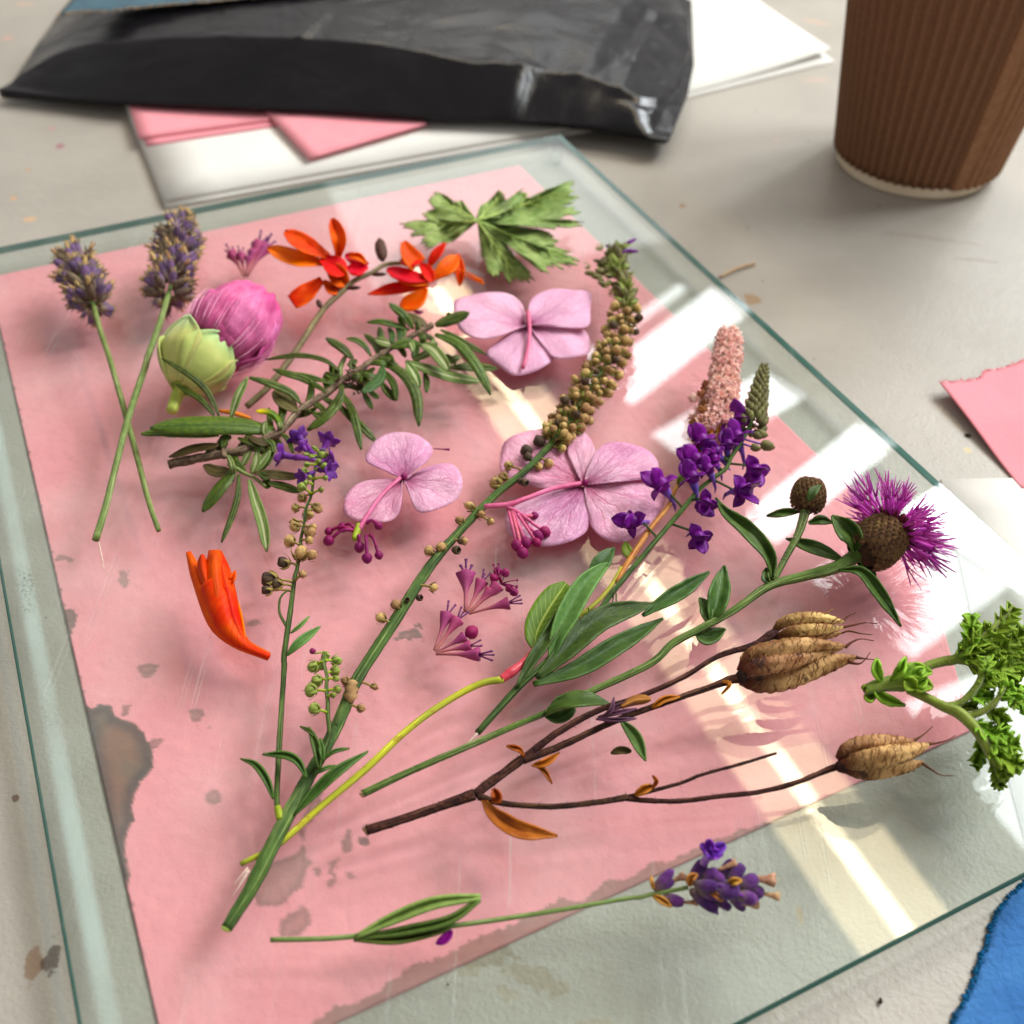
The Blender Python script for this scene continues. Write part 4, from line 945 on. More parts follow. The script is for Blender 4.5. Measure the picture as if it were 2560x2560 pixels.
# ------------------------------------------------------------------ crocosmia
T_ = Thing('crocosmia_sprig', 'orange crocosmia sprig with two open flowers on a long bare stem', 'flower', P(*c1('K', 50, 1540), 0))
g, cp_ = ptube([q + (h,) for q, h in zip(c('K', (50, 1535), (200, 1400), (330, 1240), (450, 1070), (560, 900), (640, 790), (760, 680), (850, 600), (980, 540), (1080, 480), (1200, 470), (1300, 480)), (1.5, 3, 4, 5, 6, 7, 8, 9, 9, 9, 9, 8))], [8, 8, 7.5, 6, 4.5], 48); T_.part('stem', g, CRS)
def ck(h, *pts): return [q + (h[i] if hasattr(h, '__len__') else h,) for i, q in enumerate(c('K', *pts))]
for pts, w_, m_, pr, fo, ti in [
    (ck((10, 12, 11), (640, 470), (420, 430), (205, 355)), 22, ORP, 'petal', 1.2, 0),
    (ck((11, 14, 14), (660, 420), (480, 320), (330, 235)), 24, ORP, 'petal', 1.5, -.8),
    (ck((11, 16, 18), (730, 430), (735, 290), (685, 135)), 21, ORP, 'petal', 1.5, .6),
    (ck((10, 8, 6), (610, 590), (500, 680), (385, 760)), 26, ORY, [.4, .6, .8, 1, 1.05, 1, .8], 1, 0),
    (ck((11, 10, 8), (650, 450), (730, 560), (790, 640)), 26, REP, 'petal', 2, 0),
    (ck((12, 12, 11), (600, 430), (690, 480), (790, 540)), 28, REP, 'petal', 1.6, 1),
    (ck((10, 8, 6), (620, 600), (690, 660), (760, 640)), 16, REP, 'petal', 1, 0)]:
    T_.part('petal', leaf(pts, w_ * .88, pr, 18, 9, fo, ti, .25, ruf=1.2, seed=w_, groove=.3), m_)
for pts, w_, m_ in [(ck(9, (950, 480), (870, 440), (780, 410)), 14, REP), (ck(10, (950, 490), (870, 510), (800, 500)), 17, REP), (ck(11, (940, 470), (880, 420), (810, 420)), 9, ORY)]:
    T_.part('closed_petal', leaf(pts, w_, 'petal', 12, 5, 1.5), m_)
for pts, w_, m_, pr, fo in [
    (ck((8, 9, 9), (1410, 590), (1240, 560), (1090, 515)), 17, REP, 'petal', 1.2),
    (ck((7.6, 8, 8), (1410, 625), (1260, 600), (1110, 545)), 11, ORY, 'leaf', .8),
    (ck((7, 5, 4), (1400, 640), (1180, 650), (948, 700)), 15, ORP, 'leaf', 1),
    (ck((7, 5, 3.5), (1385, 650), (1310, 740), (1190, 790)), 21, ORY, 'petal', 1.2),
    (ck((9, 12, 14), (1330, 480), (1260, 400), (1215, 310)), 24, ORY, [.9, 1, 1, .9, .8, .6, .3], 1.2),
    (ck((9, 10, 10), (1180, 460), (1270, 450), (1350, 440)), 14, REP, 'oval', 1),
    (ck((9, 12, 14), (1400, 500), (1450, 410), (1530, 315)), 12, REP, 'leaf', 1),
    (ck((8, 10, 10), (1440, 580), (1530, 500), (1620, 420)), 20, ORY, 'petal', 1.5),
    (ck((10, 9, 6), (1620, 400), (1635, 520), (1632, 640)), 12, ORP, 'leaf', 1.2),
    (ck((9, 9, 8), (1340, 470), (1400, 540), (1430, 610)), 15, ORP, 'oval', 1.0)]:
    T_.part('petal', leaf(pts, w_, pr, 16, 7, fo, 0, .35), m_)
for pts in [ck((9, 9, 8), (1430, 560), (1600, 540), (1810, 620)), ck((9, 10, 9), (1430, 560), (1620, 520), (1800, 600))]:
    g, _ = ptube(pts, [2.2, 1.6, 3.2], 10, 6); T_.part('stamen', g, ORY)
for a, b, s_ in [((1060, 450), (1035, 285), .75), ((780, 655), (900, 650), .7), ((975, 555), (1090, 550), .7), ((600, 800), (575, 740), 1.1), ((1180, 470), (1050, 478), .6)]:
    pa, pb = P(*c1('K', *a), 8.5), P(*c1('K', *b), 9); T_.inst('bud', unit('bud_shape', lathe([(.05, 0), (.14, .2), (.18, .45), (.15, .75), (.03, 1)], 8), BRC), pa, pb - pa, np.linalg.norm(pb - pa), sc=(s_ * 1.2, s_ * 1.2, 1))
T_.part('bud_tip', leaf(ck((9, 9.3), (1050, 400), (1030, 290)), 10, 'leaf', 8, 5, -1), ORP)
T_ = Thing('crocosmia_flower', 'single red-orange crocosmia flower lying alone at the left', 'flower', P(*c1('D', 1250, 1600), 0))
def cd(h, *pts): return [q + (h[i] if hasattr(h, '__len__') else h,) for i, q in enumerate(c('D', *pts))]
pr_t = [.22, .3, .45, .7, .95, 1, .95, .5]
g, _ = ptube(cd((2.2, 3.4, 5, 6.5, 7.5), (1446, 1808), (1310, 1745), (1225, 1650), (1175, 1520), (1140, 1420)), [6, 10, 22, 30, 28], 24, 18, .10)
T_.part('corolla_tube', g, ORP)
for pts, w_, m_, pr, fo, ti in [
    (cd((2, 3, 5, 7, 8), (1445, 1808), (1290, 1735), (1180, 1640), (1110, 1500), (1010, 1245)), 23, ORP, [.4, .55, .8, 1, .95, .8, .65, .2], -2.5, 0),
    (cd((2.3, 4, 7, 10, 11), (1445, 1802), (1300, 1720), (1215, 1600), (1160, 1440), (1150, 1235)), 25, REP, pr_t, -2.5, 0),
    (cd((2.2, 4, 7, 9, 9.5), (1440, 1800), (1320, 1730), (1255, 1600), (1215, 1440), (1165, 1245)), 21, ORP, pr_t, -2.0, 0),
    (cd((2, 3, 4.5, 5), (1400, 1785), (1300, 1720), (1270, 1600), (1240, 1450)), 14, ORY, 'petal', 1.2, 0),
    (cd((8, 10, 10), (1120, 1450), (1090, 1340), (1085, 1260)), 12, REP, 'oval', -1.5, 0),
    (cd((6, 8, 8), (1215, 1430), (1245, 1390), (1262, 1345)), 7, REP, 'leaf', 1, 0)]:
    T_.part('petal', leaf(pts, w_, pr, 20, 7, fo, ti, .4), m_)

# ------------------------------------------------------------------ rosemary
def on_path_(path, t):
    n = len(path) - 1; i = min(int(t * n), n - 1); u = t * n - i
    return path[i] * (1 - u) + path[i + 1] * u, nrm(path[i + 1] - path[i])
T_ = Thing('rosemary_sprig', 'woody rosemary sprig with dark green needle leaves across the upper left of the glass', 'rosemary', P(690, 1079, 0))
sp_ = c('Pc', (400, 780), (620, 725), (850, 690), (1050, 650), (1250, 620), (1400, 560), (1600, 450), (1750, 380)) + c('K', (450, 1560), (650, 1430), (780, 1330), (930, 1230), (1060, 1140), (1180, 1060), (1300, 1000), (1430, 930))
hs_ = [3, 4, 5, 6, 7, 7, 8, 8, 8, 8, 9, 9, 9, 9, 9, 9]
g, rp = ptube([q + (h,) for q, h in zip(sp_, hs_)], [11, 11, 12, 9, 9, 8, 7, 8], 80, 10, .35); T_.part('stem', g, WOOD)
g, _ = ptube([q + (h,) for q, h in zip(c('Pc', (1120, 770), (1300, 880), (1430, 940), (1570, 1050)), (7, 6, 5, 4))], [6, 4, 5], 16, 7, .2); T_.part('twig', g, STEML)
g, _ = ptube([q + (7,) for q in c('Pc', (1040, 450), (1040, 560), (1070, 690))], [6, 5, 7], 12, 7, .3); T_.part('twig', g, WOOD)
g = Geo(); rs = random.Random(9)
for i in range(46):
    q = c1('K', rs.gauss(835, 45), rs.gauss(1330, 45)); p = P(*q, rs.uniform(7, 12)); t2 = tube([p, p + V(rs.uniform(-1, 1), rs.uniform(-1, 1), rs.uniform(0, 1.2))], [.5, .15], 5); g.add(t2.v, t2.f, t2.uv)
T_.part('shrivelled_buds', g, WOOD, kind='stuff')
def R3(k, pts, h): return [q + (hh,) for q, hh in zip(c(k, *pts), h)]
rl_ = [('Pc', [(1680, 385), (1300, 322), (800, 312), (400, 325), (170, 345)], (8, 11, 13, 13, 12), 23, ROS, -2.2), ('Pc', [(520, 405), (250, 398), (60, 412)], (10, 9, 9), 8, ROS, -.5), ('Pc', [(1000, 430), (600, 420), (290, 425)], (9, 9, 9), 7, ROSU, -.5),
       ('Pc', [(1000, 540), (700, 585), (400, 690)], (8, 7, 5), 10, OLV, .5), ('Pc', [(1200, 850), (1000, 1090), (800, 1350)], (7, 6, 3), 15, ROS, -1.2), ('Pc', [(1240, 900), (1230, 1150), (1150, 1430), (1030, 1720)], (7, 6, 4, 2), 7.5, ROS, -.8),
       ('Pc', [(1370, 960), (1430, 1180), (1530, 1500), (1580, 1830)], (7, 6, 5, 3), 14, ROSU, 1), ('Pc', [(1130, 850), (970, 860), (815, 790)], (6, 5, 4), 14, OLV, .5),
       ('Pc', [(1230, 460), (1380, 520), (1500, 570)], (9, 9, 8), 6.5, ROS, -.6), ('Pc', [(1530, 450), (1640, 530), (1665, 640)], (9, 8, 7), 8, ROS, -.8), ('Pc', [(1350, 440), (1480, 500), (1590, 540)], (9, 9, 8), 8, OLV, .3),
       ('Pc', [(1430, 880), (1700, 905), (1990, 930)], (6, 5, 4), 11, OLV, .5), ('Pc', [(1590, 1000), (1770, 1040), (1990, 1110)], (5, 4, 4), 10, ROS, -.5), ('Pc', [(1540, 960), (1590, 1000), (1580, 1070)], (5, 4, 4), 9, ROS, -.5),
       ('Pc', [(1390, 600), (1330, 700), (1285, 790)], (7, 6, 5), 9, ROSU, .6), ('Pc', [(1460, 610), (1450, 760), (1395, 890)], (7, 6, 5), 10, ROSU, .6), ('Pc', [(1620, 610), (1510, 760), (1400, 890)], (7, 6, 5), 10, ROSU, .6), ('Pc', [(1660, 600), (1600, 720), (1470, 870)], (7, 6, 5), 9, ROS, -.6),
       ('D', [(1175, 515), (1110, 380), (1010, 290), (868, 205)], (10, 13, 16, 18), 8, ROS, -.8), ('D', [(1150, 512), (1080, 430), (945, 345)], (10, 12, 13), 7.5, ROS, -.8),
       ('D', [(1240, 522), (1275, 410), (1328, 308)], (10, 13, 15), 9.5, ROSU, .8), ('D', [(1338, 308), (1450, 342), (1560, 390), (1617, 452)], (15, 14, 12, 10), 9, ROS, -.8),
       ('D', [(1465, 385), (1500, 430), (1600, 490)], (10, 10, 9), 13, OLV, .6), ('D', [(1478, 385), (1515, 470), (1500, 590)], (10, 9, 8), 9, ROS, -.6), ('D', [(1825, 275), (1740, 215), (1600, 190), (1425, 212)], (10, 12, 12, 11), 6, ROS, -.6),
       ('D', [(1750, 385), (1640, 320), (1550, 290), (1465, 265)], (9, 10, 11, 11), 9, ROS, -.8), ('D', [(1770, 340), (1660, 305), (1550, 285)], (9, 10, 10), 6, ROS, -.5), ('D', [(1650, 592), (1760, 500), (1825, 410), (1840, 348)], (8, 10, 12, 12), 10, ROS, -.8),
       ('K', [(840, 1180), (755, 1100), (638, 1025)], (9, 11, 12), 10, ROS, -.8), ('K', [(975, 1160), (930, 1090), (870, 1045), (790, 1028)], (9, 11, 12, 12), 7, ROS, -.6), ('K', [(1140, 1075), (1080, 1060), (1000, 1035)], (9, 10, 10), 10, ROSU, .6),
       ('K', [(1260, 965), (1150, 930), (1050, 905), (945, 910)], (9, 11, 12, 11), 7, ROS, -.6), ('K', [(1290, 960), (1220, 860), (1160, 810), (1108, 768)], (9, 13, 14, 15), 10, ROS, -.8), ('K', [(1390, 940), (1320, 895), (1225, 850)], (8, 9, 9), 11, OLV, .4),
       ('K', [(1450, 930), (1570, 890), (1705, 838)], (9, 11, 13), 14, ROS, -1.5), ('K', [(1560, 880), (1545, 830)], (10, 11), 5, ROS, -.4), ('K', [(1490, 965), (1600, 1020), (1720, 1090), (1832, 1150)], (9, 9, 8, 7), 7, ROS, -.6),
       ('K', [(1450, 1000), (1600, 1060), (1720, 1180), (1800, 1310), (1862, 1448)], (9, 10, 10, 8, 6), 13, ROS, -1.1), ('K', [(1330, 1060), (1430, 1110), (1500, 1190), (1552, 1272)], (10, 10, 9, 8), 15, ROSU, .8), ('K', [(1125, 1100), (1220, 1065), (1350, 1075)], (10, 11, 11), 12, ROS, -.8),
       ('K', [(1230, 1200), (1400, 1260), (1600, 1320), (1790, 1350)], (8, 7, 5, 4), 13, ROSU, -.8), ('K', [(1560, 1245), (1750, 1240), (1915, 1255)], (6, 5, 4), 10, ROS, -.6), ('K', [(1240, 1210), (1290, 1290), (1335, 1390)], (8, 8, 7), 13, ROSU, .8),
       ('K', [(1370, 1285), (1388, 1350), (1385, 1430)], (6, 5, 4), 8, ROS, -.5), ('K', [(1090, 1220), (1230, 1310), (1310, 1460), (1330, 1680)], (9, 10, 9, 6), 14, ROS, -1.2), ('K', [(1060, 1230), (1035, 1335), (905, 1432)], (10, 12, 12), 13, LEAFD, -1),
       ('K', [(1070, 1270), (1140, 1370), (1165, 1490)], (8, 8, 6), 9, ROS, -.6), ('K', [(1045, 1350), (1100, 1430), (1165, 1490)], (7, 6, 5), 9, ROS, -.5), ('K', [(915, 1425), (950, 1490), (985, 1552)], (7, 6, 5), 7, ROS, -.5), ('K', [(960, 1420), (1030, 1475)], (7, 6), 7, ROS, -.4),
       ('K', [(760, 1440), (830, 1560), (870, 1700), (900, 1855)], (8, 8, 7, 5), 10, ROS, -.8), ('K', [(725, 1515), (820, 1610), (920, 1700), (1015, 1802)], (7, 6, 5, 3), 10, ROS, -.6), ('K', [(750, 1370), (745, 1480), (650, 1600), (515, 1710)], (10, 11, 11, 9), 11, ROS, -.9),
       ('K', [(1440, 1035), (1400, 1130), (1290, 1185)], (9, 8, 7), 9, ROSU, .5), ('K', [(1160, 935), (1185, 990), (1180, 1050)], (9, 10, 10), 7, LEAFD, -.5), ('K', [(1105, 950), (1130, 1000), (1130, 1065)], (9, 10, 10), 8, LEAFD, -.5), ('K', [(1560, 1190), (1640, 1165)], (6, 6), 7, ROSU, .3), ('K', [(1525, 1150), (1605, 1215)], (6, 6), 8, ROS, .3),
       ('K', [(740, 1315), (690, 1315), (630, 1290)], (9, 9, 9), 9, ROS, -.5), ('K', [(540, 1580), (580, 1600), (640, 1590)], (9, 9, 9), 8, ROS, -.5), ('K', [(300, 1650), (330, 1560), (370, 1480)], (9, 9, 9), 8, ROS, -.5), ('K', [(420, 1560), (360, 1480), (250, 1420)], (9, 8, 8), 13, OLV, .4),
       ('K', [(1000, 1250), (940, 1300), (900, 1380)], (9, 8, 7), 9, ROS, -.5), ('K', [(860, 1250), (830, 1220), (870, 1190)], (11, 12, 12), 9, ROS, -.5), ('K', [(880, 1440), (900, 1360), (960, 1300)], (6, 6, 6), 9, OLV, .4), ('K', [(1110, 1180), (1040, 1180), (960, 1220)], (8, 8, 8), 11, ROS, -.5),
       ('K', [(1330, 1090), (1300, 1150), (1330, 1210)], (7, 6, 6), 9, ROS, -.5), ('K', [(1460, 1060), (1440, 1120), (1460, 1190)], (7, 6, 5), 8, ROS, -.5), ('Pc', [(1500, 880), (1560, 920), (1640, 900)], (6, 6, 5), 10, ROS, -.5), ('Pc', [(1150, 440), (1070, 480), (1040, 570)], (9, 9, 8), 8, ROS, -.5), ('Pc', [(1750, 410), (1830, 470), (1900, 640)], (9, 10, 10), 6, ROS, -.5)]
for k_, pts, h_, w_, m_, fo in rl_:
    T_.part('leaf', leaf(R3(k_, pts, h_), w_, [.3, .7, .92, 1, 1, .95, .75, .14], 16, 9, fo * .7, 0, .28, ruf=.35, seed=pts[0][0] * .1, groove=.42 if fo < 0 else -.25), m_)
rr_ = random.Random(77)
for i in range(46):
    t_ = rr_.uniform(.12, .97); p_, d_ = on_path_(rp, t_); x, y = proj(p_); h0_ = p_[2] - GT; x2, y2 = proj(p_ + d_ * 3); an = rr_.choice((-1, 1)) * rr_.uniform(.5, 1.5); l_ = math.hypot(x2 - x, y2 - y) + 1e-6
    dx, dy = (x2 - x) / l_, (y2 - y) / l_; ex, ey = dx * math.cos(an) - dy * math.sin(an), dx * math.sin(an) + dy * math.cos(an); L_ = rr_.uniform(28, 74); be = rr_.uniform(-.3, .3)
    T_.part('leaf', leaf([(x, y, h0_), (x + ex * L_ * .5, y + ey * L_ * .5, h0_ + rr_.uniform(-2, 3)), (x + (ex - ey * be) * L_, y + (ey + ex * be) * L_, max(1, h0_ + rr_.uniform(-5, 3)))], rr_.uniform(5.5, 9), [.3, .7, .92, 1, 1, .95, .75, .14], 12, 7, -.6, 0, .28, ruf=.3, groove=.4), ROS if rr_.random() < .75 else ROSU)
T_.part('leaf', leaf(R3('Pc', [(1000, 130), (1180, 160), (1400, 225)], (8, 9, 9)), 5, 'strap', 10, 5, -.5, 0, .4), ORL, label='orange dead leaf')
T_.part('leaf', leaf(R3('Pc', [(1760, 350), (1690, 210), (1600, 150), (1450, 140)], (9, 10, 11, 11)), 7, 'strap', 14, 5, -.6, 0, .5), YTIP, label='small leaf with a bright yellow tip')

# ------------------------------------------------------------------ geranium leaf (upper right of the paper)
T_ = Thing('geranium_leaf', 'deeply cut soft green geranium leaf lying at the back of the pink paper', 'leaf', P(1190, 553, 0))
ctr_ = c1('L', 725, 455)
lob = [[(700, 430), (640, 360), (610, 305), (560, 315), (500, 272), (432, 248), (375, 305), (405, 355), (340, 400), (375, 455), (450, 440), (545, 455), (640, 450)],
       [(700, 460), (610, 455), (480, 468), (340, 448), (190, 472), (205, 505), (262, 515), (250, 562), (330, 560), (318, 618), (378, 650), (440, 600), (505, 612), (560, 590), (600, 530), (690, 480)],
       [(720, 430), (745, 350), (800, 310), (835, 280), (882, 235), (925, 290), (965, 330), (985, 380), (870, 430)],
       [(745, 445), (900, 400), (990, 330), (1000, 270), (1045, 230), (1100, 275), (1130, 290), (1200, 240), (1290, 205), (1408, 165), (1395, 230), (1442, 290), (1400, 330), (1360, 335), (1440, 395), (1350, 415), (1350, 440), (1482, 465), (1400, 500), (1290, 482), (1290, 510), (1100, 490), (900, 478)],
       [(745, 470), (900, 480), (1060, 510), (1200, 520), (1290, 590), (1250, 620), (1190, 650), (1300, 665), (1400, 680), (1385, 720), (1465, 735), (1400, 782), (1350, 755), (1350, 805), (1275, 775), (1205, 828), (1160, 775), (1080, 720), (960, 640), (850, 560)],
       [(730, 480), (765, 600), (785, 690), (760, 735), (822, 750), (798, 832), (862, 852), (915, 775), (942, 885), (1000, 870), (1062, 892), (1110, 858), (1085, 800), (1010, 735), (950, 650), (850, 550), (790, 490)]]
tips = [(445, 300), (215, 490), (880, 280), (1400, 210), (1420, 740), (1010, 850)]
for i, o_ in enumerate(lob):
    hh = [9, 6, 10, 11, 9, 4][i]
    T_.part('leaf_lobe', fan(ctr_, c('L', *o_), 9.0, hh, .4, 18, 110, cup=-1.5, ruf=4.0, seed=i * 3.1, teeth=.13), GER)
    tp = c1('L', *tips[i]); mid_ = ((ctr_[0] * .5 + tp[0] * .5), (ctr_[1] * .5 + tp[1] * .5))
    g, vp = ptube([ctr_ + (9.8,), mid_ + ((9 + hh) / 2 - .2,), tp + (hh + .9,)], [3.6, 2.2, .8], 14, 6); T_.part('vein', g, GERV)
    rs = random.Random(i)
    g = Geo()
    for j in range(7):
        t_ = .25 + .1 * j; sd = 1 if j % 2 else -1; x = ctr_[0] + (tp[0] - ctr_[0]) * t_; y = ctr_[1] + (tp[1] - ctr_[1]) * t_; dx, dy = tp[0] - ctr_[0], tp[1] - ctr_[1]; n_ = math.hypot(dx, dy); dx, dy = dx / n_, dy / n_
        l_ = n_ * .22 * (1 - .4 * t_); q, _ = ptube([(x, y, 9 + (hh - 9) * t_ + .2), (x + dx * l_ - dy * sd * l_ * .6, y + dy * l_ + dx * sd * l_ * .6, 9 + (hh - 9) * t_ + .5)], [1.4, .5], 5, 5); g.add(q.v, q.f, q.uv)
    T_.part('side_veins', g, GERV)

# ------------------------------------------------------------------ hydrangea florets
def hyd(label, base, petals, m_, ctr_c, k_, hs2, extra=None):
    T_ = Thing('hydrangea_flower', label, 'flower', P(*c1(k_, *base), 0), 'pink hydrangea flowers on the glass')
    for i, o_ in enumerate(petals):
        T_.part('petal', fan(c1(k_, *base), c(k_, *o_), hs2[i][0], hs2[i][1], .28, 12, 36, cup=1.0, ruf=1.5, seed=i * 2.7 + base[0]), m_)
    cc = P(*c1(k_, *base), hs2[0][0] + .3)
    T_.inst('flower_bud', M_BALL, cc, V(.1, -.2, 1), 2.2)
    return T_
T_ = hyd('mauve-pink four-petalled hydrangea flower beside the tip of the rosemary', (1100, 1225), [
    [(1075, 1205), (1058, 1080), (965, 1000), (800, 985), (570, 1035), (545, 1110), (585, 1250), (700, 1320), (840, 1325), (960, 1275), (1070, 1235)],
    [(1110, 1205), (1105, 1090), (1150, 1012), (1285, 960), (1430, 968), (1560, 985), (1562, 1110), (1552, 1230), (1450, 1252), (1300, 1222), (1140, 1222)],
    [(1130, 1235), (1300, 1238), (1480, 1252), (1535, 1285), (1562, 1350), (1555, 1430), (1480, 1462), (1300, 1472), (1210, 1370), (1130, 1260)],
    [(1085, 1245), (960, 1290), (790, 1430), (840, 1500), (920, 1560), (1000, 1602), (1150, 1572), (1290, 1482), (1290, 1420), (1215, 1330), (1120, 1260)]], PETPB, None, 'L', [(4.0, 6), (4.2, 7), (3.6, 4), (3.4, 2.5)])
g, _ = ptube([q + (h,) for q, h in zip(c('L', (1100, 1130), (1112, 1290), (1090, 1440), (1062, 1545)), (7, 6, 5, 4.5))], [6, 5, 4, 5], 14, 7); T_.part('pedicel', g, PEDI)
T_ = hyd('three-petalled pink hydrangea flower in the centre left with dark bud cluster below', (450, 855), [
    [(435, 845), (340, 800), (245, 755), (270, 680), (330, 625), (410, 603), (520, 618), (600, 680), (590, 740), (520, 800), (460, 845)],
    [(425, 860), (310, 855), (190, 885), (130, 965), (132, 1045), (200, 1078), (320, 1088), (395, 1070), (432, 1010), (425, 930), (440, 870)],
    [(465, 855), (560, 795), (690, 770), (750, 815), (765, 890), (730, 965), (630, 1015), (545, 1035), (505, 1005), (490, 940), (460, 870)]], PETP, None, 'E', [(3.0, 4), (3.0, 3), (3.0, 3.5)])
g, _ = ptube([q + (h,) for q, h in zip(c('E', (430, 848), (330, 940), (260, 1040), (205, 1130)), (4.5, 5, 5, 4))], [5, 4.5, 5, 7], 16, 8); T_.part('pedicel', g, PEDI)
g, _ = ptube([q + (4,) for q in c('S', (1250, 1270), (1200, 1400), (1190, 1440))], [9, 9, 7], 8, 8); T_.part('node', g, GRNN)
for a, b, s_ in [((1180, 1330), (900, 1440), 1), ((1200, 1320), (1060, 1290), 1), ((1240, 1400), (1250, 1510), 1), ((1330, 1400), (1340, 1640), 1), ((1380, 1390), (1480, 1620), .8), ((1180, 1340), (890, 1340), .8), ((1330, 1250), (1470, 1270), .8)]:
    pa, pb = P(*c1('S', *a), 4), P(*c1('S', *b), 3); mid_ = (pa + pb) / 2 + V(0, .4, 1.2); g = tube(cat([tuple(pa), tuple(mid_), tuple(pb)], 8), [.55, .4, .5], 6); T_.part('stalk', g, PURB)
    T_.inst('flower_bud', M_BALL, pb - nrm(pb - mid_) * .8, pb - mid_, 2.9 * s_)
T_ = hyd('largest bright pink hydrangea flower with strong veins, lying under the seed stalk', (1418, 885), [
    [(1395, 870), (1250, 905), (1100, 885), (985, 835), (965, 760), (1000, 645), (1145, 590), (1290, 590), (1350, 640), (1385, 760)],
    [(1405, 865), (1345, 760), (1330, 680), (1390, 605), (1440, 625), (1475, 700), (1460, 790), (1425, 850)],
    [(1430, 865), (1432, 810), (1500, 685), (1600, 655), (1740, 690), (1812, 760), (1808, 835), (1760, 850), (1600, 868)],
    [(1435, 885), (1600, 862), (1780, 855), (1840, 900), (1850, 970), (1790, 1080), (1680, 1175), (1570, 1192), (1470, 1130), (1435, 1030), (1425, 920)],
    [(1405, 890), (1240, 905), (1090, 975), (1005, 1030), (998, 1110), (1040, 1170), (1180, 1212), (1310, 1200), (1420, 1145), (1445, 1080), (1425, 960)]], PETP, None, 'E', [(3.4, 3), (3.6, 4.5), (3.6, 5), (3.2, 3), (3.0, 2.4)])
g, _ = ptube([q + (h,) for q, h in zip(c('E', (1410, 875), (1250, 905), (1100, 960), (1010, 990), (880, 1000)), (4.5, 6, 7, 7, 7))], [6, 6, 6, 7, 6], 20, 8); T_.part('pedicel', g, PEDI)
g, _ = ptube([q + (h,) for q, h in zip(c('E', (980, 990), (1060, 1030), (1130, 1080)), (7, 6, 6))], [5, 5, 4], 10, 7); T_.part('stalk', g, PEDI)
for a, b, s_ in [((1010, 1010), (1055, 1200), 1), ((1040, 1030), (1100, 1185), 1), ((1060, 1040), (1160, 1150), 1), ((1100, 1060), (1195, 1130), 1), ((1030, 1020), (1085, 1240), 1), ((1090, 1050), (1150, 1050), .7), ((1060, 1040), (1160, 1190), .8)]:
    pa, pb = P(*c1('E', *a), 6), P(*c1('E', *b), 4); g = tube([pa, pb], [.5, .45], 6); T_.part('stalk', g, PEDI); T_.inst('flower_bud', M_BALL, pb - nrm(pb - pa), pb - pa, 3.3 * s_)
g, _ = ptube([q + (h,) for q, h in zip(c('E', (610, 690), (650, 693), (695, 695)), (1, 1.2, .8))], [1.6, 1.6, 3.6], 8, 6); single('stamen', g, PURB, 'loose dark stamen lying right of the three-petalled hydrangea', 'debris')
# ------------------------------------------------------------------ long seed stalk with its side branches
T_ = Thing('seed_stalk', 'long green stalk carrying tan round seed capsules diagonally across the glass', 'seed stalk', P(566, 2321, 0))
mp_ = c('G', (1215, 1420), (1350, 1200), (1500, 900), (1640, 640), (1800, 350)) + c('E', (200, 1932), (400, 1620), (600, 1310), (800, 1080), (950, 930), (1100, 810), (1280, 620), (1380, 480), (1480, 330), (1570, 180), (1620, 50)) + c('B', (1645, 1620), (1610, 1470), (1590, 1380), (1620, 1320))
mh = [1.8, 2, 2.2, 2.4, 2.8, 3.2, 3.6, 4, 4.5, 5, 5.5, 6, 6.5, 7, 7, 7.5, 8, 8, 8, 8]
g, main = ptube([q + (h,) for q, h in zip(mp_, mh)], [13, 18, 17, 15, 15, 14, 13, 10, 9, 8, 7, 6, 5], 160, 25, .10, rib=.07); T_.part('stem', g, STEMD)
g, _ = ptube([(563, 2326, 1.7), (567, 2318, 1.8)], [11, 12.5], 4, 14, .2); T_.part('cut_end', g, CALS)
rs = random.Random(12)
def cap_at(T_, p, path, sz, me=M_CAP, cup=M_CUP, stk=STK, dirv=None):
    q = near(path, p); q2 = q + (p - q) * .1; d = nrm(p - q) if dirv is None else dirv
    T_.part('stalk', tube(cat([tuple(q2), tuple((q2 + p) / 2 + V(0, 0, .3)), tuple(p)], 5), [.42, .3, .36], 5), stk)
    T_.inst('sepals', cup, p - d * .12 * sz, d, sz * 1.3, roll=rs.random() * 6)
    T_.inst('seed_capsule', me, p, d, sz, roll=rs.random() * 6, sc=(rs.uniform(.85, 1.1), rs.uniform(.9, 1.12), rs.uniform(.85, 1.1)))
# loose ones traced, in crop E: x, y, radius
for x, y, r, k_ in [(1010, 780, 28, 'E'), (985, 840, 26, 'E'), (945, 875, 40, 'E'), (1225, 765, 27, 'E'), (1175, 785, 24, 'E'), (810, 1000, 30, 'E'), (860, 1040, 26, 'E'), (755, 1080, 27, 'E'), (915, 1080, 22, 'E'), (590, 1240, 28, 'E'), (650, 1220, 30, 'E'), (770, 1185, 22, 'E'),
                    (410, 1530, 32, 'E'), (330, 1600, 30, 'E'), (608, 1435, 27, 'E'), (1330, 600, 28, 'E'), (1300, 540, 30, 'E'), (1250, 520, 24, 'E'), (1320, 650, 30, 'E')]:
    p = P(*c1(k_, x, y), 5.5); s_ = r * .46584 * ppm(p) * 1.7; q = near(main, p); d = nrm(p - q + V(0, 0, .3)); cap_at(T_, p - d * s_ * .35, main, s_)
for x, y, r in [(810, 920, 70), (1255, 1010, 55), (1040, 1350, 62)]:
    p = P(*c1('R', x, y), 3); s_ = r * .15528 * ppm(p) * 1.9; q = near(main, p); d = nrm(p - q + V(0, 0, .6)); cap_at(T_, p - d * s_ * .35, main, s_)
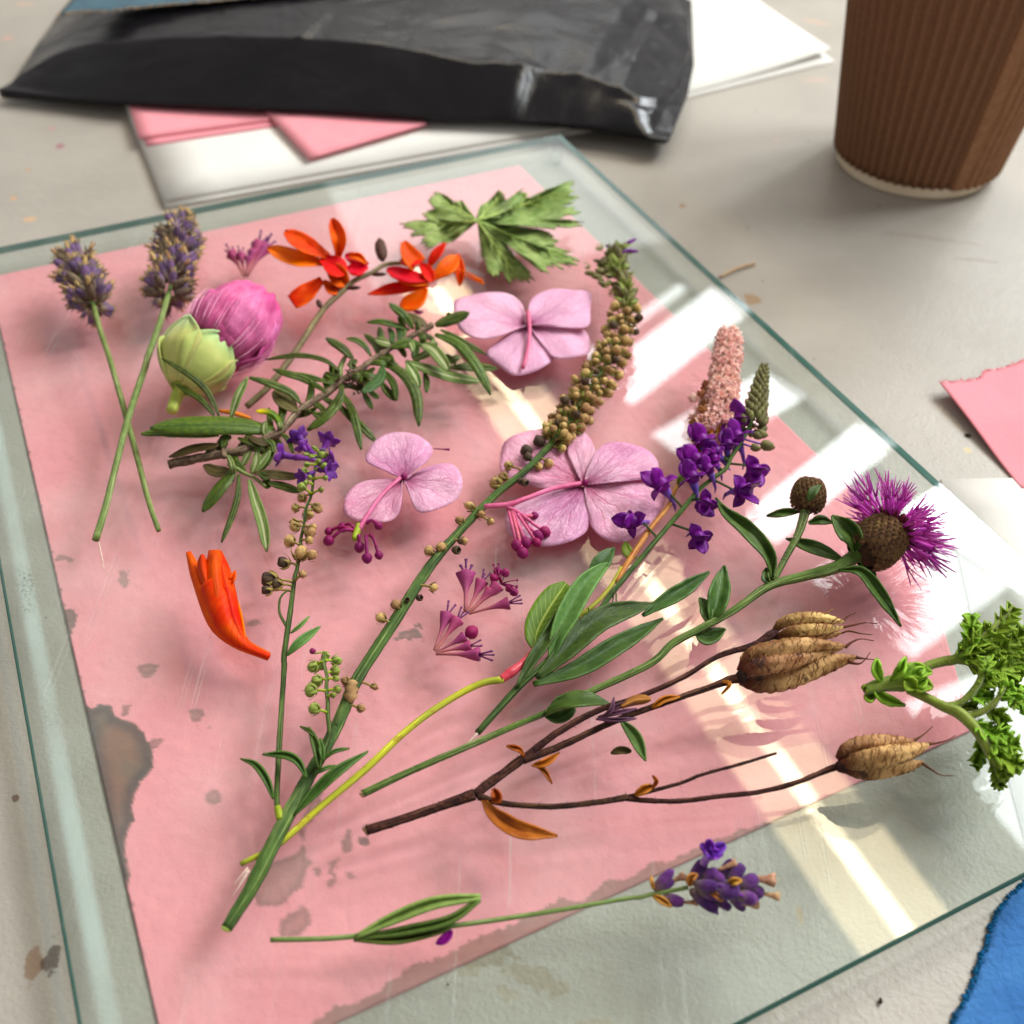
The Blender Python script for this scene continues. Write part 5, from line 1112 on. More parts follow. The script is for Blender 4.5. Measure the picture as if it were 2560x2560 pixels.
for x, y, r in [(1100, 700, 34), (1120, 740, 26), (1180, 655, 34), (1150, 640, 24), (775, 1190, 20), (755, 1240, 26), (560, 1490, 20), (470, 1500, 16), (1110, 880, 24), (1080, 870, 20)]:
    p = P(*c1('E', x, y), 6); s_ = r * .46584 * ppm(p) * 1.9; q = near(main, p); T_.inst('open_capsule', M_OPEN, q + (p - q) * .5, p - q + V(0, 0, .4), s_, roll=rs.random() * 6)
# dense part: a spiral of capsules round the stalk
i0 = int(np.argmin([np.hypot(*(np.array(proj(p)) - (1380, 1110))) for p in main])); i1 = int(np.argmin([np.hypot(*(np.array(proj(p)) - (1562, 775))) for p in main]))
n_ = 150
for i in range(n_):
    t_ = i / (n_ - 1); p, d = on_path(main[i0:i1], t_ * .999); e1, e2 = ortho(d); an = i * 2.399; rr = (2.7 + 1.7 * math.sin(min(1, t_ * 2.2 + .25) * math.pi * .5)) * rs.uniform(.7, 1.2)
    o_ = e1 * math.cos(an) + e2 * math.sin(an); pos = p + o_ * rr + d * rs.uniform(.5, 2)
    if pos[2] < GT + 1.3: pos[2] = GT + 1.3
    s_ = rs.uniform(1.7, 3.0); dd = nrm(o_ + d * rs.uniform(.3, 1.2) + V(0, 0, .1))
    if rs.random() < .14: T_.inst('open_capsule', M_OPEN, pos - dd * 1, dd, s_, roll=rs.random() * 6)
    else:
        T_.inst('seed_capsule', M_CAP, pos - dd * s_ * .4, dd, s_, roll=rs.random() * 6, sc=(rs.uniform(.75, 1.1), rs.uniform(.8, 1.15), rs.uniform(.85, 1.15)))
        T_.inst('sepals', M_CUP if i % 3 else M_CUPG, pos - dd * s_ * .5, dd, s_ * 1.35, roll=rs.random() * 6)
        T_.part('stalk', tube([p, pos - dd * s_ * .4], [.35, .28], 4), STK)
# leafy green-olive top with purple tips
i2 = i1; g = Geo()
for i in range(120):
    t_ = rs.random(); p, d = on_path(main[i2:], t_ * .99); e1, e2 = ortho(d); an = rs.uniform(0, 6.28); o_ = e1 * math.cos(an) + e2 * math.sin(an)
    L_ = rs.uniform(3, 6.5); dd = nrm(o_ * .9 + d * .8)
    if (p + dd * L_)[2] < GT + .3: dd = nrm(dd + V(0, 0, .6))
    me = M_OLB if rs.random() < .55 else M_CUPG
    T_.inst('bud', me, p + o_ * .6, dd, L_ * (.8 if me is M_OLB else 1.1), roll=rs.random() * 6, sc=(.8, .8, 1))
for (x, y) in [(1600, 1340), (1570, 1330), (1680, 1290), (1720, 1350), (1640, 1350), (1460, 1420), (1500, 1400), (1480, 1450)]:
    p = P(*c1('B', x, y), 9); q = near(main, p); T_.inst('purple_bud' if x > 1550 else 'bud', M_BUDT if x > 1550 else M_OLB, q + (p - q) * .3, p - q, 4.6, sc=(1.0, 1.0, 1))
for i in range(34):
    p = P(*c1('B', rs.gauss(1535, 42), rs.gauss(1455, 48)), rs.uniform(6, 11)); q = near(main, p); T_.inst('bud', M_OLB if rs.random() < .6 else M_CUPG, p, nrm(p - q + V(0, 0, .3)), rs.uniform(2.2, 3.8), roll=rs.random() * 6, sc=(.8, .8, 1))
# left branch with violet flowers on top
bp2 = c('G', (1530, 870), (1487, 760), (1495, 500), (1510, 250), (1525, 20)) + c('D', (1525, 1800), (1560, 1550), (1582, 1380)) + c('S', (500, 1780), (540, 1450), (580, 1250), (600, 1080), (670, 900), (700, 650), (735, 500), (760, 380))
g, br1 = ptube([q + (h,) for q, h in zip(bp2, [2.5, 3, 3, 3, 3, 3.5, 4, 4.5, 5, 6, 7, 8, 9, 10, 11, 11])], [7, 7, 7, 6.5, 7, 7, 5, 4, 3.5, 3], 80, 9, .1); T_.part('side_branch', g, STEMD)
for x, y, r in [(560, 940, 50), (480, 1060, 45), (730, 1060, 55), (640, 1125, 60), (470, 1280, 60), (650, 1350, 62), (410, 1460, 65), (530, 1620, 82), (660, 1630, 60), (640, 1450, 45), (560, 1860, 42), (690, 1290, 40), (455, 1230, 40)]:
    p = P(*c1('S', x, y), 7); s_ = r * .20704 * ppm(p) * 2.0; q = near(br1, p); d = nrm(p - q + V(0, 0, .2)); cap_at(T_, p - d * s_ * .35, br1, s_)
p = P(*c1('S', 390, 1730), 6); cap_at(T_, p, br1, 3.0, M_OPEN)
for x, y, r in [(1480, 1395, 40), (1455, 1450, 28), (1510, 1420, 30)]:
    p = P(*c1('D', x, y), 5); cap_at(T_, p, br1, r * .46584 * ppm(p) * 1.8, M_OPEN)
for x, y, r in [(580, 830, 50), (780, 400, 62), (790, 570, 45), (600, 620, 36), (700, 450, 40), (640, 430, 36), (770, 850, 32), (660, 700, 30), (620, 760, 30), (740, 520, 34), (720, 360, 36), (640, 540, 34), (820, 700, 30)]:
    p = P(*c1('S', x, y), 11); cap_at(T_, p, br1, r * .20704 * ppm(p) * 1.9, M_CAPG, M_CUPG, GRNN)
for x, y, dx, dy, s_ in [(520, 215, -40, -40, 7.0), (860, 260, 60, -30, 7.0), (320, 420, -60, 20, 7.2), (905, 470, 70, -10, 6.6), (880, 610, 60, 40, 6), (570, 330, 20, -60, 5), (560, 690, -30, 30, 5)]:
    p = P(*c1('S', x, y), 11); q = near(br1, p); q = q * .5 + br1[-4] * .5; d = nrm(p - q + V(0, 0, .9)); T_.inst('corolla', M_LFL, p - d * s_ * .7, d, s_, roll=rs.random() * 6)
    T_.part('corolla_tube', tube(cat([tuple(q), tuple((p + q) / 2), tuple(p - d * s_ * .5)], 6), [.5, .7, .9], 7), VIO)
for k_, pts, h_, w_ in [('D', [(1540, 1800), (1600, 1735), (1720, 1643)], (4, 5, 4), 11), ('D', [(1560, 1680), (1610, 1640), (1660, 1590)], (4, 4, 3), 4)]:
    T_.part('leaf', leaf(R3(k_, pts, h_), w_, 'leaf', 14, 5, 1.0, 0, .35), LEAFM)
g, _ = ptube([q + (h,) for q, h in zip(c('D', (1535, 1640), (1500, 1570), (1505, 1490), (1545, 1450)), (4, 4, 5, 5))], [4, 3, 2.4], 12, 6); T_.part('tendril', g, STEMG)
# right branch with green capsules
g, br2 = ptube([q + (h,) for q, h in zip(c('G', (1700, 560), (1755, 420)) + c('R', (540, 1700), (515, 1500), (510, 1250), (490, 1000), (500, 850), (450, 620), (450, 450)), (5, 5, 6, 6, 6.5, 7, 7.5, 8, 8))], [7, 6, 6, 5.5, 5, 4.5, 3], 40, 8, .08); T_.part('side_branch', g, STEMG)
for x, y, r in [(335, 620, 85), (590, 560, 78), (575, 740, 76), (390, 870, 82), (305, 1040, 98), (620, 1030, 60), (345, 1350, 84), (460, 450, 55), (440, 520, 50), (600, 850, 45), (560, 1120, 42), (420, 620, 55)]:
    p = P(*c1('R', x, y), 8); cap_at(T_, p - V(0, 0, .8), br2, r * .15528 * ppm(p) * 2.0, M_CAPG, M_CUPG, GRNN)
p = P(*c1('R', 295, 475), 8); T_.inst('bud', M_BALL, p, V(-.5, .6, .2), 1.5); T_.part('stalk', tube([near(br2, p), p], [.22, .18], 5), GRNN)
# withered flower
g = lathe([(.2, 0), (.9, .8), (1.3, 1.6), (1.0, 2.4), (1.5, 3.2), (1.1, 4.0), (1.4, 4.6), (.5, 5.2), (.1, 5)], 16, lambda a, s: 1 + .45 * math.sin(3 * a + 9 * s) * math.sin(5 * a + 4 * s)); p = P(*c1('R', 870, 1270), 4); q = P(*c1('R', 900, 980), 6)
M = Matrix.Translation(Vector(p)) @ Vector((0, 0, 1)).rotation_difference(Vector(nrm(q - p))).to_matrix().to_4x4(); T_.part('withered_flower', xf(g, M), LTAN)
g, _ = ptube([q + (4,) for q in c('R', (640, 1640), (700, 1450), (790, 1260))], [5, 5, 6], 10, 7); T_.part('stub', g, STEMG)
for k_, pts, h_, w_ in [('G', [(1645, 612), (1600, 525), (1530, 488), (1408, 485)], (5, 6, 6, 5), 9), ('G', [(1468, 725), (1430, 620), (1370, 540), (1290, 508)], (4, 5, 5, 3), 8.5), ('G', [(1575, 812), (1700, 675), (1810, 575), (1975, 468)], (3, 4, 5, 4), 13),
                         ('G', [(1715, 565), (1700, 450), (1658, 338)], (6, 7, 7), 10), ('G', [(1700, 400), (1665, 362), (1612, 335)], (7, 7, 6), 4), ('G', [(1735, 512), (1795, 468), (1875, 453)], (4, 4, 3), 4), ('G', [(1695, 588), (1745, 560), (1800, 545)], (4, 4, 3), 4), ('G', [(1735, 520), (1725, 450), (1720, 400)], (7, 7, 7), 6)]:
    T_.part('leaf', leaf(R3(k_, pts, h_), w_, 'leaf', 16, 5, 1.2, 0, .4), KLEAF)
g, _ = ptube([q + (h,) for q, h in zip(c('G', (1505, 835), (1488, 765)), (2.8, 3.2))], [10, 8], 6, 9); T_.part('node', g, GRNN)
g = Geo()
for a, b in [((1330, 1090), (1245, 1195)), ((1335, 1100), (1280, 1180)), ((1325, 1130), (1245, 1250)), ((1340, 1110), (1300, 1160))]:
    q, _ = ptube([c1('G', *a) + (4.5,), c1('G', *b) + (4.2,)], [1.6, .6], 4, 5); g.add(q.v, q.f, q.uv)
T_.part('split_fibre', g, SPF)

# ------------------------------------------------------------------ purple toadflax with broad leaves
T_ = Thing('purple_toadflax', 'purple toadflax stem with dark lance leaves, its violet flowers below the olive bud spike', 'flower', P(*c1('H', 850, 360), 0))
tp_ = c('H', (845, 370), (960, 240), (1080, 110)) + c('E', (1215, 1835), (1350, 1690), (1480, 1580), (1580, 1450), (1760, 1235), (1900, 1070)) + c('F', (80, 1040), (200, 900), (330, 800)) + c('O', (880, 1330), (1000, 1150), (1090, 950), (1140, 750), (1200, 440))
g, tf = ptube([q + (h,) for q, h in zip(tp_, (2, 2.5, 3, 3.5, 4, 4, 4.5, 5, 5.5, 6, 7, 8, 9, 10, 11, 11, 12))], [8, 9, 8, 7, 7, 6.5, 6, 5, 4, 3], 100, 15, .08, rib=.06); T_.part('stem', g, STEMD)
g, _ = ptube([c1('H', 845, 372) + (2.2,), c1('H', 778, 442) + (1.5,)], [3.5, 1], 6, 6); T_.part('torn_fibre', g, SPF)
for k_, pts, h_, w_, m_, fo in [
    ('Q', [(1220, 1735), (1400, 1400), (1600, 1100), (1800, 760), (1960, 560)], (4, 5, 6, 7, 7), 17, LEAFD, 1.0),
    ('E', [(1235, 1830), (1290, 1660), (1400, 1450), (1490, 1350), (1562, 1298)], (4, 7, 9, 9, 8), 28, LEAFM, 1.8),
    ('E', [(1440, 1400), (1510, 1300), (1578, 1222)], (6, 8, 8), 21, LEAFD, 1),
    ('E', [(1165, 1925), (1300, 1790), (1440, 1650), (1560, 1580), (1790, 1520)], (3.5, 4.5, 5, 5, 5), 31, LEAFD, 1.6),
    ('E', [(1730, 1585), (1860, 1500), (1960, 1440), (2090, 1352)], (5, 5, 5, 5), 19, LEAFD, 1.4),
    ('E', [(1145, 1955), (1380, 1870), (1600, 1740), (1840, 1602)], (3.5, 3, 3, 3), 25, LEAFD, 1.4)]:
    T_.part('leaf', leaf(R3(k_, pts, h_), w_, [.2, .5, .8, 1, 1, .9, .6, .08], 22, 9, fo, 0, .4, ruf=.5), m_)
for pts in [[(1580, 1450), (1560, 1540), (1490, 1610)], [(1590, 1470), (1585, 1530), (1530, 1590)], [(1440, 1545), (1450, 1590)], [(1390, 1600), (1430, 1620)]]:
    g, _ = ptube([q + (5,) for q in c('E', *pts)], [2.2, 1.6, 1], 8, 5); T_.part('tendril', g, STEMG)
def toadfl(k, x, y, tx_, ty_, s_, h=9, sx=0, sy=0):
    p = P(*c1(k, x, y), h); q = P(*c1(k, tx_, ty_), h + 1.5); d = nrm(q - p); s_ *= .84; T_.inst('corolla', M_TOAD, p, d, s_, hint=V(.2, -.5, .8), roll=rs.uniform(-.5, .5)); T_.inst('spur', M_SPUR, p, d, s_, hint=V(.2, -.5, .8), roll=rs.uniform(-.5, .5))
    T_.part('stalk', tube([near(tf, p), p - d * 1.0], [.35, .35], 5), STEMD)
for a in [(970, 1060, 960, 960, 9.5), (980, 1210, 930, 1130, 9), (640, 1240, 600, 1170, 9), (610, 1420, 530, 1350, 9.5), (540, 1600, 500, 1520, 8.5), (270, 1660, 210, 1600, 9.5), (1080, 1420, 1130, 1470, 9), (920, 1640, 1000, 1650, 9.5), (640, 1730, 640, 1800, 7),
          (780, 1330, 720, 1260, 7.5), (850, 1280, 840, 1200, 7.5), (700, 1500, 650, 1430, 7), (750, 1400, 700, 1330, 7)]:
    toadfl('O', a[0], a[1], a[2], a[3], a[4])
toadfl('E', 1720, 1085, 1660, 1080, 8.5, 7); toadfl('F', 170, 1145, 200, 1180, 8, 6)
for x, y in [(600, 1800), (620, 1850)]: p = P(*c1('O', x, y), 6); T_.inst('bud', M_BUDT, near(tf, p) * .4 + p * .6, p - near(tf, p), 5, sc=(1.6, 1.6, 1))
a, b = P(*c1('O', 1075, 1060), 10.5), P(*c1('O', 1205, 430), 12); ax = nrm(b - a); e1, e2 = ortho(ax); L = np.linalg.norm(b - a)
for i in range(150):
    t_ = i / 149; an = i * 2.399; r = (3.9 * (1 - t_) ** .7 + .5) * rs.uniform(.85, 1.05); o_ = e1 * math.cos(an) + e2 * math.sin(an); dd = nrm(o_ * .7 + ax)
    T_.inst('bud', M_OLB, a + ax * L * t_ * .96 + o_ * r * .62, dd, 3.0 * (1 - .45 * t_), roll=rs.random() * 6, sc=(.85, .85, 1))
for x, y, s_ in [(1150, 1095, 3.6), (1195, 1205, 4.2), (1120, 1110, 3), (1100, 1230, 3), (1030, 940, 3)]:
    p = P(*c1('O', x, y), 10); q = near(tf, p); T_.part('stalk', tube([q, p], [.3, .3], 5), PURL); T_.inst('bud', M_OLB, p - nrm(p - q) * 1, p - q, s_, sc=(1.2, 1.2, 1))

# ------------------------------------------------------------------ blush spike on the yellow and red stem
T_ = Thing('blush_flower_spike', 'fluffy pale pink flower spike on a long yellow and red stem', 'flower', P(601, 2161, 0))
g, _ = ptube([q + (h,) for q, h in zip(c('G', (1290, 1075), (1490, 970)) + c('H', (0, 770), (250, 560), (450, 370), (650, 220), (850, 110), (985, 82)), (1.2, 1.4, 1.8, 2.6, 3.2, 3.4, 3.6, 3.8))], [6, 8, 8, 9, 9, 8.5, 8.5, 9], 50, 10); T_.part('yellow_stem', g, YEL)
g, _ = ptube([q + (h,) for q, h in zip(c('Q', (1025, 1640), (1090, 1590), (1250, 1470), (1380, 1340), (1440, 1250)), (3.8, 3.9, 4, 4, 4))], [9, 13, 10, 8, 7], 20, 12); T_.part('red_stem', g, REDS)
g, _ = ptube([q + (h,) for q, h in zip(c('E', (1180, 1800), (1320, 1640), (1470, 1530), (1560, 1430), (1620, 1330)), (3, 3, 3.5, 4, 4.5))], [6, 6, 6], 20, 8); T_.part('yellow_stem', g, YEL)
g, sp1 = ptube([q + (h,) for q, h in zip(c('E', (1590, 1410), (1640, 1320), (1700, 1230), (1780, 1110), (1870, 1000)) + c('O', (350, 1620), (500, 1400), (640, 1150)), (4.2, 4.5, 4.5, 5, 5.5, 6, 7, 8))], [6, 8, 6, 5.5, 5, 5], 40, 9, .1); T_.part('stem', g, ORS)
T_.part('leaf', leaf(R3('E', [(1155, 1775), (1165, 1680), (1225, 1560), (1322, 1415)], (3, 3.5, 3.5, 3)), 41, [.15, .6, .9, 1, 1, .95, .8, .25], 20, 9, 1.8, 1.2, .4), LEAFO)
T_.part('leaf', leaf(R3('E', [(1700, 1275), (1650, 1240), (1640, 1190)], (4, 4, 4)), 13, 'oval', 10, 5, .5), LEAFO)
T_.part('leaf', leaf(R3('O', [(370, 1610), (400, 1540), (440, 1450)], (6, 7, 7)), 10, 'leaf', 10, 5, 1), LEAFO)
a, b = P(*c1('O', 760, 1120), 8.5), P(*c1('O', 862, 150), 11); ax = nrm(b - a); e1, e2 = ortho(ax); L = np.linalg.norm(b - a)
T_.part('flower_axis', tube([sp1[-1], a, b], [.8, .8, .5], 6), ORS)
for i in range(190):
    t_ = i / 189; an = i * 2.399 + rs.uniform(-.2, .2); r = 4.6 * (1 - .18 * t_) * rs.uniform(.85, 1.08) * (1 if t_ < .93 else .75); o_ = e1 * math.cos(an) + e2 * math.sin(an); dd = nrm(o_ + ax * .35)
    pos = a + ax * L * t_ + o_ * r * .45
    if (pos + dd * 3)[2] < GT + .3: dd = nrm(dd + V(0, 0, .6)); 
    T_.inst('floret', M_FLR, pos, dd, rs.uniform(3.6, 4.8), roll=rs.random() * 6)
pc_ = P(*c1('O', 640, 1030), 7)
for i in range(60):
    q = P(*c1('O', rs.gauss(640, 62), rs.gauss(960, 120)), rs.uniform(4, 9)); T_.inst('floret', M_FLR if rs.random() < .55 else M_BRF, q, nrm(q - pc_ + V(0, 0, .8)), rs.uniform(3, 4.6), roll=rs.random() * 6)
g = Geo()
for i in range(420):
    if i < 260: t_ = rs.random(); an = rs.uniform(0, 6.28); o_ = e1 * math.cos(an) + e2 * math.sin(an); p = a + ax * L * t_ + o_ * 3.6; d = nrm(o_ + ax * rs.uniform(-.3, .6)) * rs.uniform(1.0, 2.4)
    else: p = P(*c1('O', rs.gauss(600, 60), rs.gauss(1000, 150)), rs.uniform(3, 8)); d = nrm(V(rs.uniform(-1, .2), rs.uniform(-.6, .8), rs.uniform(-.3, .6))) * rs.uniform(1.5, 3.2)
    if (p + d)[2] < GT + .2: continue
    q = tube([p, p + d * .6 + V(0, 0, .15), p + d], [.07, .05, .05], 4); g.add(q.v, q.f, q.uv)
T_.part('filaments', g, SPF, kind='stuff')
for i in range(16):
    q = P(*c1('O', rs.gauss(690, 22), rs.uniform(940, 1180)), rs.uniform(7, 10)); T_.part('orange_bract', tube([q, q + nrm(ax + V(rs.uniform(-.3, .3), 0, 0)) * 4], [.5, .1], 5), ORL)

# ------------------------------------------------------------------ knapweed
T_ = Thing('knapweed_stem', 'knapweed stem with a purple thistle-like flower and a round brown bud', 'flower', P(*c1('H', 225, 700), 0))
kp = c('H', (228, 698), (500, 570), (800, 440), (1050, 330), (1200, 268), (1450, 150), (1770, 0)) + c('F', (50, 1735), (210, 1650), (380, 1555), (560, 1430), (750, 1375), (900, 1335), (1000, 1285), (1060, 1240))
g, kn = ptube([q + (h,) for q, h in zip(kp, (1.6, 1.8, 2, 2.4, 3, 4, 5, 5.5, 6, 6.5, 7, 7.5, 8, 8.5, 9))], [8.5, 8.5, 8, 7.5, 8, 9, 9.5, 9, 12, 17], 110, 20, .08, rib=.09); T_.part('stem', g, STEMG)
g, kb = ptube([q + (h,) for q, h in zip(c('F', (590, 1400), (650, 1280), (720, 1150), (762, 1010), (775, 965)), (7.5, 8, 9, 10, 10))], [7, 8, 9, 11, 15], 24, 10, .06); T_.part('bud_stem', g, STEMG)
def involucre(T_, ctr, ax, R_, L_, n, seed, zmax=1.0):
    rr = random.Random(seed); ax = nrm(ax); e1, e2 = ortho(ax)
    core = lathe([(.1, -.5), (.55, -.46), (.85, -.28), (.97, 0), (.9, .28), (.7, .5), (.4, .56)], 20)
    M = Matrix(((e1[0], e2[0], ax[0], ctr[0]), (e1[1], e2[1], ax[1], ctr[1]), (e1[2], e2[2], ax[2], ctr[2]), (0, 0, 0, 1))) @ Matrix.Diagonal((R_, R_, L_, 1))
    T_.part('involucre', xf(core, M), KDK2)
    for i in range(n):
        t_ = (i + .5) / n; z = -.46 + t_ * .95 * zmax; an = i * 2.399; r = math.sqrt(max(.05, 1 - (abs(z) / .62) ** 2.2)) * .97
        o_ = e1 * math.cos(an) + e2 * math.sin(an); p = ctr + ax * z * L_ + o_ * r * R_ * .97
        sl_ = (1 - 2 * t_) * .9; d = nrm(ax + o_ * sl_ * .8)
        T_.inst('bract', M_BR, p - d * R_ * .12, d, R_ * .42, hint=None if False else np.cross(np.cross(d, o_), d) * -1 if False else o_ * 1.0, roll=0)
g = Geo(); rh = random.Random(8)
for o in list(T_.o.children):
    vv_ = [v_.co for v_ in o.data.vertices]
    for i in range(420):
        v_ = rh.choice(vv_); p = np.array(v_) / MM + T_.base; d = nrm(V(rh.uniform(-1, 1), rh.uniform(-1, 1), rh.uniform(-.3, 1))) * rh.uniform(.2, .7); q = tube([p, p + d], [.04, .012], 3); g.add(q.v, q.f, q.uv)
T_.part('fine_hairs', g, SPF, kind='stuff')
g, _ = ptube([c1('H', 218, 708) + (1.4,), c1('H', 232, 696) + (1.6,)], [6, 8], 4, 12, .3); T_.part('cut_end', g, LTAN)
KDK2 = mat('involucre_core', (74, 52, 40), (52, 36, 30), ns=700, rough=.9, rnd=0)
# bracts face outwards: hint = outward axis is mapped so that local Y points out
_old = Thing.inst
def inst_out(T_, name, me, pos, zdir, size, out, sc=(1, 1, 1)):
    z = nrm(zdir); y = nrm(out - z * (out @ z)); x = np.cross(y, z)
    M = Matrix(((x[0], y[0], z[0], 0), (x[1], y[1], z[1], 0), (x[2], y[2], z[2], 0), (0, 0, 0, 1)))
    M = Matrix.Translation(Vector(((np.asarray(pos) - T_.base) * MM).tolist())) @ M @ Matrix.Diagonal((size * sc[0] * MM, size * sc[1] * MM, size * sc[2] * MM, 1))
    o = bpy.data.objects.new(name, me); COL.objects.link(o); o.parent = T_.o; o.matrix_basis = M; return o
def involucre(T_, ctr, ax, R_, L_, n, zmax=1.0):
    ax = nrm(ax); e1, e2 = ortho(ax)
    core = lathe([(.1, -.5), (.55, -.46), (.85, -.28), (.97, 0), (.9, .28), (.7, .5), (.4, .56)], 20)
    M = Matrix(((e1[0], e2[0], ax[0], ctr[0]), (e1[1], e2[1], ax[1], ctr[1]), (e1[2], e2[2], ax[2], ctr[2]), (0, 0, 0, 1))) @ Matrix.Diagonal((R_, R_, L_, 1))
    T_.part('involucre', xf(core, M), KDK2)
    for i in range(n):
        t_ = (i + .5) / n; z = -.47 + t_ * .95 * zmax; an = i * 2.399; r = (1 - (abs(z) / .62) ** 2.4) ** .5 if abs(z) < .6 else .2
        o_ = e1 * math.cos(an) + e2 * math.sin(an); p = ctr + ax * z * L_ + o_ * r * R_ * .96
        d = nrm(ax + o_ * (1 - 2 * t_) * .9)
        inst_out(T_, 'bract', M_BR, p - d * R_ * .12, d, R_ * .33, o_)
        inst_out(T_, 'bract_fringe', M_FRG, p - d * R_ * .12, d, R_ * .33, o_, (1.25, 1.1, 1.0))
hc = P(*c1('F', 1150, 1190), 10.5); ha = nrm(P(*c1('F', 1275, 1085), 12) - P(*c1('F', 1060, 1270), 9.5)); Rk = 128 * .46584 * ppm(hc)
involucre(T_, hc, ha, Rk, Rk * 2.05, 230)
e1, e2 = ortho(ha); fc = hc + ha * Rk * .75
flo = [] 
for v_ in range(5):
    rr = random.Random(v_ + 20); g = Geo(); cz = rr.uniform(-.2, .2)
    q = tube([V(0, 0, 0), V(.0, cz * .2, .3), V(.02, cz * .5, .58)], [.018, .02, .035], 6); g.add(q.v, q.f, q.uv)
    for k_ in range(4):
        a_ = k_ * 1.57 + rr.uniform(-.4, .4); L_ = rr.uniform(.3, .48)
        s_ = sheet([[V((w_ * .022 * (1 - u * .75)) + math.cos(a_) * (.02 + .10 * u) + .02, cz * .5 + math.sin(a_) * (.02 + .10 * u) + rr.uniform(-.01, .01), .56 + L_ * u) for w_ in (-1, 0, 1)] for u in (0, .25, .5, .75, 1)], .008)
        g.add(s_.v, s_.f, [(x[0], .55 + .45 * x[1]) for x in s_.uv])
    flo.append(unit('floret', g, KFL))
for i in range(150):
    outer = i < 70; lean = rs.uniform(1.0, 1.55) if outer else rs.uniform(.2, 1.05); an = rs.uniform(0, 6.283); o_ = e1 * math.cos(an) + e2 * math.sin(an)
    d = nrm(ha * math.cos(lean) + o_ * math.sin(lean)); p = fc + o_ * Rk * .55 * min(1, lean)
    L_ = Rk * rs.uniform(1.55, 2.15) * (1.05 if outer else .85)
    if (p + d * L_)[2] < GT + .3: d = nrm(d + V(0, 0, (GT + .6 - (p + d * L_)[2]) / L_)); 
    T_.inst('floret', flo[i % 5], p, d, L_, roll=rs.random() * 6, sc=(1.15, 1.15, 1))
for i in range(46):
    an = i * 2.399; o_ = e1 * math.cos(an) + e2 * math.sin(an); lean = rs.uniform(.6, 1.5); d = nrm(ha * math.cos(lean) + o_ * math.sin(lean)); T_.inst('anther', unit('anther_shape', lathe([(.1, 0), (.2, .4), (.16, .8), (.02, 1)], 7), KDK) if i == 0 else bpy.data.meshes['anther_shape'], fc + o_ * Rk * .6, d, Rk * .55)
bc = P(*c1('F', 775, 945), 12); involucre(T_, bc, nrm(P(*c1('F', 790, 880), 14) - P(*c1('F', 765, 1030), 10)), 88 * .46584 * ppm(bc), 88 * .46584 * ppm(bc) * 1.9, 150)
T_.part('bract_leaf', leaf(R3('F', [(775, 975), (800, 920), (842, 885)], (16, 17.5, 17.5)), 11, 'leaf', 10, 5, .6), KLEAF)
for pts, h_, w_, fo in [([(582, 1402), (565, 1260), (440, 1115), (330, 1030), (278, 955)], (7, 9, 10, 10, 9), 20, 2.2), ([(725, 1030), (650, 1030), (550, 1052)], (9, 10, 9), 10, 1), ([(775, 1090), (840, 1072), (905, 1090)], (9, 10, 9), 11, 1),
                        ([(1030, 1250), (1010, 1160), (900, 1050)], (10, 13, 14), 27, 2.5), ([(960, 1290), (850, 1235), (655, 1173)], (8, 8, 6), 16, 1.5), ([(940, 1342), (1060, 1350), (1160, 1470), (1272, 1645)], (9, 9, 6, 3), 16, 1.6),
                        ([(575, 1412), (545, 1390), (550, 1330)], (7, 8, 8), 10, 1), ([(255, 1620), (290, 1500), (325, 1318)], (6, 7, 7), 27, 2), ([(240, 1630), (225, 1540), (190, 1490)], (6, 6, 6), 16, 1.2), ([(170, 1650), (230, 1700), (330, 1660)], (5, 3, 2), 20, 1.2), ([(1050, 1290), (1100, 1330), (1140, 1385)], (7, 5, 3), 8, .5)]:
    T_.part('leaf', leaf(R3('F', pts, h_), w_, 'leaf', 20, 9, fo, 0, .4, ruf=.9), KLEAF)
T_.part('leaf', leaf(R3('H', [(1205, 272), (1300, 205), (1420, 185), (1555, 215)], (3.5, 6, 7, 5)), 20, 'leaf', 18, 9, 1.5, 1.5, .4, ruf=.8), KLEAF)
T_.part('leaf', leaf(R3('H', [(1208, 280), (1290, 285), (1370, 240)], (3, 2.5, 3)), 14, 'oval', 12, 7, 1, 0, .4), KLEAF)
T_.part('leaf', leaf(R3('H', [(1612, 300), (1690, 390), (1748, 520)], (3, 3, 2)), 15, 'leaf', 14, 7, 1.2, 0, .4), LEAFM)

# ------------------------------------------------------------------ dry pod branch
T_ = Thing('dry_pod_branch', 'dark brown dried columbine branch with three papery seed pods', 'seed pod', P(*c1('H', 250, 895), 0))
def hp(pts, hs): return [q + (h,) for q, h in zip(pts, hs)]
g, _ = ptube(hp(c('H', (250, 893), (450, 830), (650, 762), (830, 700)), (2, 2.4, 3, 4)), [12, 11, 11, 14], 30, 12, .12); T_.part('stem', g, BRS)
g, _ = ptube(hp(c('H', (240, 900), (268, 880)), (2, 2)), [8, 10.5], 6, 10, .3); T_.part('cut_end', g, LTAN)
g, _ = ptube(hp(c('H', (830, 700), (950, 610), (1100, 500)), (4, 4.5, 5)), [12, 11, 11], 20, 12, .15); T_.part('stem', g, BRS)
g, _ = ptube(hp(c('H', (1080, 515), (1250, 385), (1400, 295), (1530, 235), (1700, 180), (1932, 80)) + c('F', (300, 1800), (480, 1748)) + c('T', (600, 430), (640, 415)), (5, 7, 8, 9, 9.5, 10, 11, 12, 12.5, 12.5)), [9, 9, 8, 7, 6.5, 6, 7, 12], 60, 10, .15); T_.part('branch', g, BRS)
